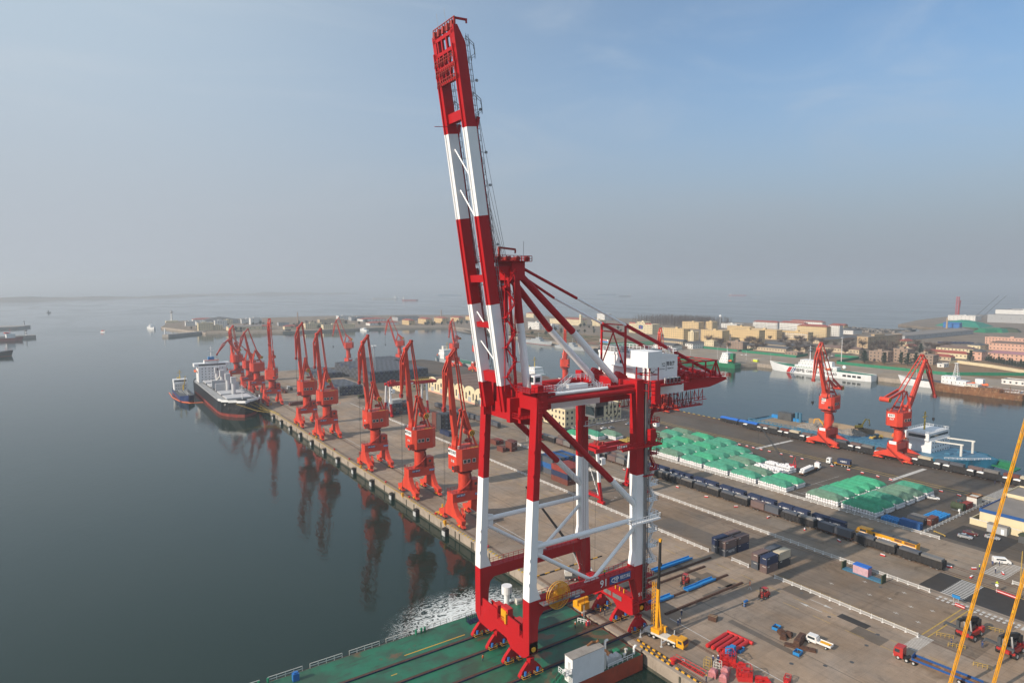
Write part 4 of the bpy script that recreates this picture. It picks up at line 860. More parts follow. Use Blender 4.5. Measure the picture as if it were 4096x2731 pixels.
    MB().cbox((Tp.x, Tp.y, zh - 0.7), (0.9, 0.9, 1.4)).tube((Tp.x, Tp.y, zh - 1.4), (Tp.x, Tp.y, zh - 2.2), 0.25, 6).build('hook_block', 'black' if zh > 3 else 'yellow', t)
    if detail:
        rf = MB()
        for k in range(4): rf.rbox(W(-1.5 - 0.9 * k, 3.1 * size, z1 + 0.08), (0.7, 1.1, 0.14), slew)
        rf.build('roof_hatch', 'line_yellow', t)
        MB().rbox(W(3.6, -3.0, z1 + 0.6), (0.7, 0.7, 1.2), slew).rbox(W(3.6, 2.6, z1 + 0.6), (0.7, 0.7, 1.2), slew).build('roof_vent', 'galv', t)
        MB().rbox(W(5.6 * size, 3.0, z0 + 1.4), (1.6, 1.6, 2.4), slew).build('operator_cab', PR, t); MB().rbox(W(6.3 * size + 0.15, 3.0, z0 + 1.7), (0.1, 1.4, 1.4), slew).build('cab_glass', 'glass', t)
PI = math.pi
KA = ((3.6, 30.4), (6.3, 63.6), (8.4, 44.6), (0.9, 43.0), (-2.3, 34.4))
cr_specs = [
 (119.8, 210.8, 0, PI, KA, '018', True, 'tall', (20.6, 29.0), 1.0, 'orange-red portal crane number 018, nearest of the row on the quay'),
 (119.8, 250.0, 0, PI, ((3.4, 30.3), (5.9, 63.8), (8.1, 44.2), (0.7, 42.7), (-2.5, 34.3)), '019', True, 'tall', (20.6, 29.0), 1.0, 'orange-red portal crane number 019, second along the quay edge'),
 (119.8, 301.0, 0, PI, ((3.3, 29.9), (5.4, 63.0), (7.5, 43.5), (0.7, 42.5), (-1.9, 34.3)), '027', False, 'tall', (20.4, 28.6), 1.0, 'orange-red portal crane number 027, third along the quay edge'),
 (119.8, 377.0, 0, PI, ((3.0, 30.0), (4.8, 62.2), (6.3, 43.0), (0.5, 41.6), (-1.4, 34.3)), None, False, 'tall', (20.4, 28.4), 1.0, 'orange-red portal crane with three house windows, fourth along the quay edge'),
 (119.8, 417.5, 0, PI, ((3.2, 31.0), (4.2, 63.8), (6.0, 44.5), (0.1, 44.0), (-0.8, 36.2)), None, False, 'tall', (20.4, 29.2), 1.0, 'orange-red portal crane standing beside the lone tall one, fifth along the quay edge'),
 (119.8, 509.0, 0, R(245), ((1.5, 30.0), (3.6, 62.4), (4.4, 46.6), (-1.6, 41.1), (-4.4, 36.2)), None, False, 'tall', (19.5, 27.0), 0.95, 'tall straight portal crane at the bow of the bulk carrier'),
 (119.8, 560.0, 0, PI, ((3.7, 27.5), (8.4, 52.4), (13.4, 37.0), (0.3, 37.4), (-4.0, 31.5)), '545', False, 'tall', (20.0, 27.0), 0.95, 'portal crane number 545 with folded jib beside the bulk carrier'),
 (119.8, 590.0, 0, PI, ((3.3, 25.4), (16.0, 44.4), (25.0, 33.0), (2.9, 35.8), (-4.0, 30.5)), None, False, 'tall', (19.5, 26.0), 0.9, 'portal crane reaching its jib out over the bulk carrier'),
 (119.8, 643.0, 0, R(200), ((3.6, 26.0), (4.6, 50.8), (5.9, 40.0), (0.5, 38.0), (-3.0, 31.0)), None, False, 'tall', (19.5, 26.0), 0.9, 'farthest portal crane of the quay row, behind the bulk carrier cranes'),
 (249.0, 700.0, R(90), R(165), ((4.6, 23.6), (12.4, 52.6), (16.3, 36.2), (3.3, 36.8), (-3.8, 31.3)), None, False, 'low', (21.5, 27.5), 0.9, 'portal crane at the far pier end, left of the lattice light mast'),
 (315.0, 708.0, R(90), R(165), ((4.6, 22.6), (12.6, 51.2), (16.6, 34.4), (2.3, 33.8), (-4.0, 29.2)), None, False, 'low', (20.0, 26.0), 0.9, 'portal crane at the far pier end, right of the lattice light mast'),
 (351.7, 640.0, 0, R(190), ((-1.0, 22.6), (4.0, 50.6), (7.0, 33.9), (-3.0, 34.4), (-8.0, 31.2)), None, False, 'low', (20.0, 26.0), 0.9, 'left one of two portal cranes standing before the white freighter'),
 (351.7, 588.0, 0, R(190), ((1.0, 24.6), (5.0, 54.0), (6.8, 36.4), (-1.0, 35.4), (-6.0, 31.2)), None, False, 'low', (21.0, 27.5), 0.95, 'right one of two portal cranes before the white freighter, close to the boom'),
 (351.7, 438.0, 0, R(230), ((3.4, 25.0), (7.5, 52.5), (9.2, 35.0), (0.8, 36.0), (-4.0, 31.0)), None, False, 'low', (20.5, 27.0), 0.95, 'portal crane seen between the white rear stays of the giant crane'),
 (351.7, 322.0, 0, R(205), ((3.0, 26.0), (14.0, 57.5), (13.0, 42.0), (5.0, 40.0), (-2.0, 33.0)), None, False, 'low', (20.5, 27.5), 1.0, 'portal crane half hidden behind the white machinery house'),
 (351.7, 198.0, 0, R(186), ((5.6, 29.5), (15.6, 56.0), (20.4, 39.5), (-0.6, 37.4), (-11.8, 31.8)), '007', True, 'low', (21.0, 28.2), 1.0, 'bright red portal crane number 007 on the right-hand quay'),
 (351.7, 160.0, 0, R(-6), ((6.4, 24.8), (20.6, 51.0), (31.2, 31.2), (0.6, 36.2), (-13.0, 32.8)), '017', True, 'low', (18.4, 25.6), 1.0, 'bright red portal crane number 017 with jib reaching over the basin'),
]
for (x, y, brz, slew, K, num, sign, base, hz, size, lab) in cr_specs:
    t = thing('portal_crane', lab, 'portal crane', (x, y, 0), brz, 'portal jib cranes of the port')
    det = y < 520
    portal_base(t, hz[0] - 0.5, base)
    portal_top(t, slew - brz, K, hz, size, None if num in ('007', '017') else num, sign and num not in ('007', '017'), True, base == 'low', det)
    if num in ('007', '017'):     # these show their plates on the quay side of the house
        ca, sa = math.cos(slew), math.sin(slew); fx = -1 if num == '017' else 1
        xx = -6.66 if num == '017' else -5.12
        MB().box(xx - 0.06, -1.0, hz[1] - 2.6, xx, 2.6, hz[1] - 0.9).build('port_sign', 'white', t)
        text('青岛港', 1.2, 'black', t, (xx - 0.1, 0.7, hz[1] - 1.75), '-x', 0.8); text(num, 1.3, 'white', t, (xx - 0.1, 0.6, hz[1] - 3.6), '-x')
# ------------------------------------------------------------------ the transport barge under the crane
def deck_mat():
    m, nt, N, L, b = _new('barge_deck'); b.inputs['Roughness'].default_value = 0.5
    t = N.new('ShaderNodeTexCoord')
    def nz_(s, d, sc=(1, 1, 1), di=0.0):
        mp = N.new('ShaderNodeMapping'); mp.inputs['Scale'].default_value = sc; L.new(t.outputs['Object'], mp.inputs[0]); n = N.new('ShaderNodeTexNoise'); n.inputs['Scale'].default_value = s; n.inputs['Detail'].default_value = d; n.inputs['Distortion'].default_value = di; n.inputs['Roughness'].default_value = 0.62; L.new(mp.outputs[0], n.inputs['Vector']); return n.outputs[0]
    def rg(o, a, c):
        r = N.new('ShaderNodeMapRange'); r.inputs[1].default_value = a; r.inputs[2].default_value = c; L.new(o, r.inputs[0]); return r.outputs[0]
    c = N.new('ShaderNodeMixRGB'); c.inputs[1].default_value = (0.016, 0.15, 0.085, 1); c.inputs[2].default_value = (0.030, 0.080, 0.050, 1); L.new(rg(nz_(0.12, 5), 0.42, 0.6), c.inputs[0])
    d = N.new('ShaderNodeMixRGB'); d.inputs[2].default_value = (0.13, 0.085, 0.045, 1); L.new(rg(nz_(0.09, 8, (0.6, 1, 1), 0.8), 0.555, 0.60), d.inputs[0]); L.new(c.outputs[0], d.inputs[1])
    e = N.new('ShaderNodeMixRGB'); e.inputs[2].default_value = (0.035, 0.045, 0.035, 1); L.new(rg(nz_(0.5, 6, (0.25, 1.6, 1)), 0.56, 0.70), e.inputs[0]); L.new(d.outputs[0], e.inputs[1])
    L.new(e.outputs[0], b.inputs['Base Color'])
    rr = N.new('ShaderNodeMapRange'); rr.inputs[3].default_value = 0.25; rr.inputs[4].default_value = 0.75; L.new(nz_(0.2, 4), rr.inputs[0]); L.new(rr.outputs[0], b.inputs['Roughness'])
deck_mat()
pm('hull_orange', (0.34, 0.055, 0.025), 0.6, 0.2, 0.3, grime=0.5, grimecol=(0.12, 0.05, 0.03))
pm('skid_blue', (0.012, 0.022, 0.07), 0.55, 0.2, 0.6, grime=0.3)
BO = (60, 127, 0)
brg = thing('transport_barge', 'flat green-decked transport barge carrying the giant crane against the quay', 'barge', BO)
def BB(mb, name, mats, **k): return mb.build(name, mats, brg, off=BO, **k)
BB(MB().ext([(-70, 106.8, -6.5), (108, 106.8, -6.5), (110.9, 106.8, -4.0), (110.9, 106.8, -0.12), (-70, 106.8, -0.12)], (0, 40.2, 0)), 'hull', 'hull_orange')
BB(MB().box(-70, 107.0, -0.12, 110.6, 146.8, -0.03), 'deck', 'barge_deck')
for y in (115.3, 122.3, 129.6, 136.7):
    BB(MB().mat(0).box(-70, y - 0.42, -0.03, 110.6, y + 0.42, 0.27).mat(1).box(-70, y - 0.3, 0.27, 110.6, y + 0.3, 0.31), 'skid_rail', ['skid_blue', 'rail_rust'])
BB(MB().box(62, 139.0, -0.03, 79, 139.25, -0.015).box(56, 133.2, -0.03, 57.5, 133.4, -0.015), 'deck_line', 'yellow')
for k in range(9):
    x = 22 + 9.6 * k
    if k in (7,): continue
    BB(MB().rail([(x, 146.7, -0.03), (x + 7.8, 146.7, -0.03)], 1.2, 0.06, 1.9), 'deck_railing', 'offwhite')
BB(MB().box(88.6, 106.85, -0.03, 98.2, 109.6, 6.0), 'deckhouse', 'white'); BB(MB().box(88.5, 106.8, 6.0, 98.3, 109.7, 6.12), 'deckhouse_roof', 'concrete_grey')
BB(MB().box(88.5, 107.6, 3.0, 88.6, 108.4, 4.9).box(88.5, 108.7, 0.6, 88.6, 109.3, 2.0), 'deckhouse_door', 'galv')
BB(MB().rail([(86.6, 106.9, 2.8), (86.6, 109.4, 2.8)], 1.1, 0.05, 0.8).rail([(86.6, 106.9, 2.8), (88.5, 106.9, 2.8)], 1.1, 0.05, 0.8).box(86.6, 106.9, 2.65, 88.5, 109.4, 2.78), 'deckhouse_balcony', 'white')
ldr = MB()
for k in range(12): ldr.beam((86.6 - 0.33 * k, 107.2, 2.7 - 0.24 * k), (86.6 - 0.33 * k, 108.2, 2.7 - 0.24 * k), 0.3, 0.06)
ldr.rail([(86.6, 107.2, 2.7), (82.8, 107.2, 0)], 1.0, 0.05, 0.9); ldr.rail([(86.6, 108.2, 2.7), (82.8, 108.2, 0)], 1.0, 0.05, 0.9); BB(ldr, 'deckhouse_ladder', 'green')
BB(MB().tube((98.9, 108.2, 0), (98.9, 108.2, 3.6), 0.9, 16), 'deck_tank', 'offwhite')
BB(MB().rail([(99.6, 107.0, 0), (107.5, 107.0, 0)], 1.1, 0.05, 1.6).rail([(99.4, 107.0, 2.2), (99.4, 109.8, 2.2)], 1.0, 0.05, 1.2), 'deck_railing', 'white')
for k, x in enumerate((101.0, 102.6, 104.0)): BB(MB().tube((x, 107.8, 0.9), (x, 109.4, 0.9), 0.8, 12).box(x - 0.9, 107.6, 0, x + 0.9, 109.6, 0.3), 'mooring_winch', 'galv')
BB(MB().path([(104.6, 113.6, 0), (104.6, 113.6, 1.9), (104.9, 113.6, 2.3), (105.4, 113.6, 2.2)], 0.32, 8), 'vent_pipe', 'white'); BB(MB().path([(109.2, 108.2, 0), (109.2, 108.2, 1.5), (109.6, 108.2, 1.9), (110.0, 108.2, 1.8)], 0.3, 8), 'vent_pipe', 'white')
BB(MB().add([(99.5, 110.6, 0.1), (104.4, 110.2, 0.1), (104.8, 112.8, 0.1), (100.2, 113.3, 0.1), (101.6, 112.0, 2.0), (103.0, 111.6, 1.6)], [(0, 1, 5, 4), (1, 2, 5), (2, 3, 4, 5), (3, 0, 4)]), 'tarpaulin', 'rust')
BB(MB().box(105.2, 110.3, -0.03, 106.6, 111.6, 0.8), 'deck_box', 'green')
BB(MB().lathe([(0.3, 0), (0.3, 0.8), (0.45, 0.9), (0.45, 1.0)], (107.9, 109.6, 0)).lathe([(0.3, 0), (0.3, 0.8), (0.45, 0.9)], (106.2, 108.4, 0)), 'deck_bollard', 'offwhite')
BB(MB().path([(95.0, 109.3, 6.1), (96.4, 109.2, 6.7), (97.6, 109.1, 6.3), (98.0, 108.6, 6.9)], 0.28, 7), 'exhaust_pipe', 'rust')
BB(MB().tube((96.8, 146.2, 0), (96.8, 146.2, 3.4), 0.75, 14).tube((96.8, 146.2, 3.4), (96.8, 146.2, 5.6), 1.5, 18), 'radar_dome', 'white')
cg = MB(); cg.box(82.6, 142.6, 0, 86.4, 144.6, 0.12).rail([(82.6, 142.6, 0), (86.4, 142.6, 0), (86.4, 144.6, 0), (82.6, 144.6, 0), (82.6, 142.6, 0)], 1.5, 0.05, 0.6); BB(cg, 'gear_cage', 'skid_blue')
for x in (99, 102.5, 106): BB(MB().tube((x, 145, 0.9), (x + 1.8, 145, 0.9), 0.8, 12).box(x, 144.2, 0, x + 1.8, 145.8, 0.3), 'mooring_winch', 'offwhite')
BB(MB().box(36.4, 143.4, 0, 37.8, 144.6, 1.7).box(36.7, 143.6, 1.7, 37.5, 144.4, 2.0), 'blue_generator', 'blue')
for x in (29.5, 31.5, 68.5, 70, 71): BB(MB().tube((x, 146.2, 0), (x, 146.2, 1.3), 0.28, 8), 'deck_bollard', 'green')
# link girders bridging barge and quay, skid tracks ashore
for i, y in enumerate((115.3, 122.3, 129.6, 136.7)):
    g_ = MB().mat(0).box(110.62, y - 0.45, 0.06, 121.5, y + 0.45, 0.30).mat(1).box(110.62, y - 0.3, 0.30, 121.5, y + 0.3, 0.335)
    o = g_.build('link_girder', ['skid_blue', 'rail_rust'], None, off=(116, y, 0), loc=(116, y, 0)); tag(o, '%s dark steel link girder between barge and quay, from the deckhouse side' % ORD[i], 'girder', 'link girders between barge and quay')
    x1 = (163.8, 164.5, 163.5, 170.6)[i]; yy = (117.0, 123.0, 131.0, 134.3)[i]
    o = MB().box(130, yy - 0.28, 0, x1, yy + 0.28, 0.38).box(130, yy - 0.5, 0, x1, yy + 0.5, 0.12).build('skid_track', 'rail_rust', None, off=(140, yy, 0), loc=(140, yy, 0))
    tag(o, '%s rusty brown skid track laid across the quay, counted from the camera side' % ORD[i], 'rail', 'skid tracks on the quay')
for i, (xa, xb, y) in enumerate(((146.5, 151.2, 137.3), (151.4, 157.7, 137.4), (157.9, 164.2, 137.4), (130.3, 134.3, 123.0), (134.5, 139, 122.9), (145, 151.4, 122.9), (151.6, 158, 123.1))):
    b_ = MB(); w_ = 0.75
    for s_ in (-1, 1): b_.box(xa, y + s_ * w_ - 0.12, 0.40, xb, y + s_ * w_ + 0.12, 1.0)
    b_.box(xa, y - w_, 0.40, xb, y + w_, 0.62)
    o = b_.build('steel_trough_beam', 'beam_blue', None, off=(xa, y, 0), loc=(xa, y, 0))
    tag(o, ['bright blue steel beam %s of the back row on the quay' % ['nearest the crane', 'in the middle', 'farthest inland'][i], ''][0] if i < 3 else 'bright blue steel beam on the second skid track, %s from the crane' % ORD[i - 3], 'steel beam', 'blue steel beams on the skid tracks')
# propeller wash foaming behind the barge
fm, nt, N, L, b = _new('foam'); b.inputs['Base Color'].default_value = (0.75, 0.8, 0.8, 1); b.inputs['Roughness'].default_value = 0.6
t_ = N.new('ShaderNodeTexCoord'); n1 = N.new('ShaderNodeTexNoise'); n1.inputs['Scale'].default_value = 0.55; n1.inputs['Detail'].default_value = 8; n1.inputs['Roughness'].default_value = 0.6; n1.inputs['Distortion'].default_value = 1.4
n1.inputs['Scale'].default_value = 0.30; n1.inputs['Distortion'].default_value = 2.2
def mt(op, a, b_):
    q = N.new('ShaderNodeMath'); q.operation = op
    for i_, v_ in enumerate((a, b_)):
        if hasattr(v_, 'links'): L.new(v_, q.inputs[i_])
        elif v_ is not None: q.inputs[i_].default_value = v_
    return q.outputs[0]
mpf = N.new('ShaderNodeMapping'); mpf.inputs['Rotation'].default_value = (0, 0, R(25)); mpf.inputs['Scale'].default_value = (0.75, 1.35, 1); L.new(t_.outputs['Object'], mpf.inputs[0]); L.new(mpf.outputs[0], n1.inputs['Vector'])
rdg = mt('SUBTRACT', 1.0, mt('MULTIPLY', mt('ABSOLUTE', mt('SUBTRACT', n1.outputs[0], 0.5), None), 7.0))
gr = N.new('ShaderNodeVectorMath'); gr.operation = 'MULTIPLY_ADD'; gr.inputs[1].default_value = (1 / 26, 1 / 22, 0); gr.inputs[2].default_value = (-0.2, 0.32, 0); L.new(t_.outputs['Object'], gr.inputs[0]); ln = N.new('ShaderNodeVectorMath'); ln.operation = 'LENGTH'; L.new(gr.outputs[0], ln.inputs[0])
al = N.new('ShaderNodeMapRange'); al.inputs[1].default_value = 0.15; al.inputs[2].default_value = 0.8; al.inputs[4].default_value = 0.95; L.new(mt('SUBTRACT', mt('ADD', rdg, 0.85), mt('MULTIPLY', ln.outputs['Value'], 1.55)), al.inputs[0]); L.new(al.outputs[0], b.inputs['Alpha'])
f_ = MB(); f_.sheet([(-26, -17), (30, -17), (30, 22), (-26, 22)], 0); fo = f_.build('wash_foam', 'foam', None, loc=(83, 155, WZ + 0.03)); tag(fo, 'white churned foam on the water beside the green barge', 'foam', kind='stuff')

# ------------------------------------------------------------------ ships
def hull_rings(L_, B_, z, bow, stern, fw=1.0, rake=0.0, n=6):
    """half-breadth outline at height z: list of (x, y) going round the hull, bow at +x"""
    pts = []
    xs = [(-L_ / 2, 0.78 * fw), (-L_ / 2 + stern, 1.0), (L_ / 2 - bow, 1.0), (L_ / 2 - bow * 0.62, 0.93), (L_ / 2 - bow * 0.33, 0.68), (L_ / 2 - bow * 0.12, 0.34), (L_ / 2 + rake, 0.02)]
    for x, w_ in xs: pts.append((x, -B_ / 2 * w_, z))
    for x, w_ in reversed(xs[:-1]): pts.append((x, B_ / 2 * w_, z))
    return pts
def hull(t, L_, B_, deck, mat, boot=None, bow=18, stern=10, rake=3.0, bootz=0.8, sheer=1.5, deckmat='steel', fore=True):
    lo = hull_rings(L_, B_ * 0.94, -1.5, bow * 1.15, stern, 0.8); mi = hull_rings(L_, B_ * 0.98, bootz, bow * 1.05, stern, 0.9, rake * 0.2); hi = hull_rings(L_, B_, deck, bow * 0.8, stern, 1.0, rake)
    up = [(x, y, z + (sheer * max(0, (x - (L_ / 2 - bow)) / bow) if fore else 0)) for x, y, z in hi]
    m = MB()
    m.mat(0).loft([lo, mi], cap=False); m.mat(1).loft([mi, up], cap=False); hl_ = m.build('hull', [boot or mat, mat], t)
    d = MB(); d.add([(x * 0.985, y * 0.97, z - 0.35) for x, y, z in up], [tuple(range(len(up)))]); d.build('deck', deckmat, t)
def blk(t, name, mat, x0, y0, z0, x1, y1, z1): return MB().box(x0, y0, z0, x1, y1, z1).build(name, mat, t)
def wins(t, xs, z, y, w=0.6, h=0.7, mat='glass', axis='y'):
    """a row of windows on a side wall, each its own part"""
    me = (MB().box(-w / 2, -0.05, -h / 2, w / 2, 0.05, h / 2) if axis == 'y' else MB().box(-0.05, -w / 2, -h / 2, 0.05, w / 2, h / 2)).mesh('window', mat)
    for x in xs: obj('window', me, t, (x, y, z) if axis == 'y' else (y, x, z))
def mast(t, x, y, z0, h, mat='white', r=0.25):
    MB().tube((x, y, z0), (x, y, z0 + h), r, 7, r * 0.5).beam((x, y - h * 0.22, z0 + h * 0.7), (x, y + h * 0.22, z0 + h * 0.7), r).beam((x, y - h * 0.12, z0 + h * 0.88), (x, y + h * 0.12, z0 + h * 0.88), r * 0.8).build('mast', mat, t)
def boat(t, x, y, z, L_=6, mat='orange', rz=0):
    m = MB(); r_ = []
    for k, s_ in ((-0.5, 0.25), (-0.42, 0.7), (0, 1.0), (0.36, 0.75), (0.5, 0.2)): r_.append([(L_ * k, 1.15 * s_ * math.cos(a), 0.2 + 1.0 * s_ * math.sin(a)) for a in [2 * math.pi * i / 8 for i in range(8)]])
    m.loft(r_); m.box(-L_ * 0.42, -0.5, 0.9, -L_ * 0.12, 0.5, 1.7); m.build('lifeboat', mat, t, loc=(x, y, z), rz=rz)
pm('hull_black', (0.012, 0.013, 0.016), 0.4, 0.3, 0.1, grime=0.25, grimecol=(0.05, 0.045, 0.04))
pm('boot_red', (0.26, 0.035, 0.025), 0.6, 0.3, 0.2, grime=0.5, grimecol=(0.22, 0.16, 0.11))
pm('deck_grey', (0.30, 0.31, 0.32), 0.7, 0.2, 0.2, grime=0.3, grimecol=(0.14, 0.12, 0.10))
pm('hatch_grey', (0.52, 0.53, 0.55), 0.6, 0.08, 0.2, grime=0.2, grimecol=(0.3, 0.28, 0.26))
pm('hull_blue', (0.012, 0.035, 0.13), 0.45, 0.25, 0.3, grime=0.35)
pm('hull_teal', (0.015, 0.13, 0.23), 0.5, 0.25, 0.2, grime=0.5, grimecol=(0.06, 0.05, 0.04))
pm('hull_green', (0.012, 0.17, 0.075), 0.45, 0.15, 0.2)
pm('ship_white', (0.74, 0.76, 0.78), 0.45, 0.06, 0.2, grime=0.18, grimecol=(0.4, 0.3, 0.22))
pm('navy_grey', (0.36, 0.39, 0.41), 0.5, 0.08, 0.2)
pm('dark_grey', (0.07, 0.075, 0.08), 0.6, 0.2, 0.4)
pm('mast_yellow', (0.52, 0.36, 0.05), 0.5, 0.1, 0.5, grime=0.2)
pm('sand', (0.26, 0.20, 0.14), 0.95, 0.2, 0.3, grime=0.5, grimecol=(0.15, 0.125, 0.10), bump=0.6)
pm('rubble', (0.24, 0.215, 0.19), 0.95, 0.5, 1.2, bump=1.0)
pm('steel_blue', (0.05, 0.16, 0.26), 0.5, 0.2, 0.4, grime=0.4)

# bulk carrier berthed at the quay, bow towards the camera
bk = thing('bulk_carrier', 'black-hulled bulk carrier with grey hatches moored at the quay', 'cargo ship', (95.5, 567, WZ), R(-90))
hull(bk, 160, 29, 10.0, 'hull_black', 'boot_red', 26, 16, 4.0, 2.2, 1.6, 'deck_grey')
for k in range(5):
    x = 53 - 23.5 * k; MB().box(x - 8.5, -8.5, 9.8, x + 8.5, 8.5, 11.2).build('hatch_coaming', 'dark_grey', bk)
    h_ = MB(); [h_.box(x - 8.6 + 4.35 * j, -8.8, 11.2, x - 4.5 + 4.35 * j, 8.8, 12.0) for j in range(4)]
    if k == 2: h_ = MB(); h_.box(x - 9, -8.8, 11.2, x - 7.6, 8.8, 17.5).box(x + 7.6, -8.8, 11.2, x + 9, 8.8, 17.0)
    h_.build('hatch_cover', 'hatch_grey', bk)
for k, (x, a) in enumerate(((40.5, 150), (17, 165), (-7, 190), (-30, 170))):
    MB().tube((x, 0, 9.8), (x, 0, 21), 1.5, 12).build('deck_crane_post', 'hatch_grey', bk); MB().box(x - 1.8, -1.8, 20.2, x + 1.8, 1.8, 25.0).build('deck_crane_house', 'hatch_grey', bk)
    c, s_ = math.cos(R(a)), math.sin(R(a)); MB().beam((x + 1.5 * c, 1.5 * s_, 21), (x + 20 * c, 20 * s_ * 0.4, 14.0), 1.2, 0.9, 0.6, 0.5).build('deck_crane_jib', 'offwhite', bk)
blk(bk, 'superstructure', 'ship_white', -66, -11.5, 9.8, -52, 11.5, 23.5); blk(bk, 'bridge', 'ship_white', -63, -14.5, 23.5, -53.5, 14.5, 26.4)
MB().box(-53.4, -11, 24.4, -53.3, 11, 25.6).build('bridge_window', 'glass', bk)
for z in (12, 14.5, 17, 19.5, 22): wins(bk, [-8.5 + 2.8 * i for i in range(7)], z, -51.95, 0.7, 0.8, axis='x')
blk(bk, 'monkey_island', 'ship_white', -61, -6, 26.4, -55, 6, 28.8); blk(bk, 'awning', 'orange', -56.5, -6, 28.8, -54.5, 6, 29.1); blk(bk, 'radar_house', 'beam_blue', -60, -2.5, 28.8, -57, 2.5, 31.6); mast(bk, -58, 0, 28.8, 12, 'white', 0.45)
blk(bk, 'funnel', 'steel_blue', -74, -3.5, 9.8, -68, 3.5, 27); boat(bk, -60, 13, 19, 7); boat(bk, -60, -13, 19, 7); mast(bk, 72, 0, 10, 13, 'white', 0.35)
bw = MB(); up_ = hull_rings(160, 29, 10, 20.8, 16, 1.0, 4.0)
for p_, q_ in zip(up_[2:6] + up_[6:10], up_[3:7] + up_[7:11]): bw.beam((p_[0], p_[1], 11.4), (q_[0], q_[1], 11.9), 0.3, 1.6)
bw.build('bow_bulwark', 'ship_white', bk); MB().rbox((70, 0, 10.6), (9, 6, 1.2), 0).tube((66, -3, 11), (66, 3, 11), 0.9, 9).tube((72, -3, 11.6), (72, 3, 11.6), 0.8, 9).build('windlass', 'dark_grey', bk)
text('CD CALLAO', 1.8, 'white', bk, (66.2, -12.6, 8.9), rot=(R(90), 0, R(17)), sx=0.9)
for z, L_ in ((11.0, 60),): MB().rail([(-50, -14.2, 9.9), (50, -14.2, 9.9)], 1.1, 0.05, 4).rail([(-50, 14.2, 9.9), (50, 14.2, 9.9)], 1.1, 0.05, 4).build('deck_railing', 'offwhite', bk)
for i, (p_, q_) in enumerate((((98, 491, 6), (113.2, 470, 0.8)), ((103, 494, 6), (113.2, 458, 0.8)), ((90, 489, 6), (113.2, 463, 0.8)))):
    o = MB().path([p_, tuple((a + b_) / 2 - (1.5 if k == 2 else 0) for k, (a, b_) in enumerate(zip(p_, q_))), q_], 0.12, 5).build('mooring_rope', 'mast_yellow', None, off=p_, loc=p_); tag(o, 'pale mooring rope from the bulk carrier bow to the quay, %s of three' % ['shortest', 'longest', 'lowest'][i], 'rope', 'bow ropes of the bulk carrier')
# bunker tanker alongside it
tk = thing('bunker_tanker', 'small blue-hulled tanker with white wheelhouse alongside the bulk carrier', 'tanker', (70, 609, WZ), R(-90))
hull(tk, 66, 11.5, 4.2, 'hull_blue', 'boot_red', 13, 7, 2.5, 0.9, 1.6, 'dark_grey'); blk(tk, 'superstructure', 'ship_white', -24, -5, 4, -13, 5, 10.5); blk(tk, 'wheelhouse', 'ship_white', -22, -5.4, 10.5, -14, 5.4, 13.4); MB().box(-13.95, -4.6, 11.6, -13.85, 4.6, 12.5).build('wheelhouse_window', 'glass', tk)
for z in (5.6, 8.2): wins(tk, [-3.6 + 1.8 * i for i in range(5)], z, -12.95, 0.6, 0.7, axis='x')
blk(tk, 'funnel', 'mast_yellow', -27.5, -1.4, 4, -25, 1.4, 14); mast(tk, -18, 0, 13.4, 8, 'mast_yellow', 0.4); MB().beam((-10, 1.5, 4), (-2, 2.5, 17.5), 0.5).tube((-10, 1.5, 4), (-10, 1.5, 9), 0.5, 8).build('hose_crane', 'mast_yellow', tk); mast(tk, 26, 0, 5, 6, 'white', 0.2)
pp = MB(); [pp.path([(-10, y, 4.5), (20, y, 4.5)], 0.2, 6) for y in (-2.5, -1, 1, 2.5)]; pp.build('deck_pipe', 'galv', tk)
om = MB().path([(62.5, 640, 0), (62.0, 610, 0), (64.2, 590, 0), (66.5, 580, 0), (71, 572.5, 0), (77, 571, 0), (80, 570, 0)], 0.38, 6).build('oil_boom', 'orange', None, off=(62, 600, 0), loc=(62, 600, WZ + 0.1)); tag(om, 'red-orange floating oil boom ringing the small blue tanker', 'oil boom')
# the sand carrier lying beyond the right-hand quay
sc = thing('sand_carrier', 'blue sand carrier with open hold and white bridge moored at the right quay', 'cargo ship', (380.5, 196, WZ), R(-90))
hull(sc, 136, 33, 5.0, 'hull_teal', 'boot_red', 22, 6, 3.0, 0.5, 2.2, 'steel_blue')
MB().box(-62, -13.2, 4.7, 30, 13.2, 4.9).build('hold_floor', 'sand', sc); MB().box(-38, 11.8, 4.9, 30, 13.6, 8.4).box(28.5, -12, 4.9, 30, 12, 7.0).build('hold_wall', 'sand', sc)
rl = MB(); rl.rail([(-64, -15.6, 5), (30, -15.6, 5)], 2.4, 0.16, 3.0); rl.box(-64, -15.7, 5, 30, -15.5, 6.5); rl.build('hold_rail', 'steel_blue', sc)
for cx_, cy_, rr_, hh_ in ((-26, 2, 13, 3.6), (-6, 6, 9, 3.0)):
    rb = MB(); ring_ = []
    for j, (f_, z_) in enumerate(((1.0, 0), (0.72, 0.45), (0.4, 0.85), (0.12, 1.0))): ring_.append([(cx_ + rr_ * f_ * math.cos(a) * random.uniform(0.85, 1.15), cy_ + rr_ * 0.75 * f_ * math.sin(a) * random.uniform(0.85, 1.1), 4.9 + hh_ * z_ * random.uniform(0.8, 1.15)) for a in [2 * math.pi * i / 16 for i in range(16)]])
    rb.loft(ring_)
    for k in range(70):
        a, q_ = random.uniform(0, 6.28), random.random() ** 0.6; x, y = cx_ + rr_ * q_ * math.cos(a), cy_ + rr_ * 0.75 * q_ * math.sin(a); rb.rbox((x, y, 4.9 + hh_ * (1 - q_) + 0.2), (random.uniform(0.4, 1.6), random.uniform(0.4, 1.2), random.uniform(0.3, 0.9)), random.uniform(0, 3))
    o = rb.build('rubble_heap', 'rubble', sc); o['kind'] = 'stuff'
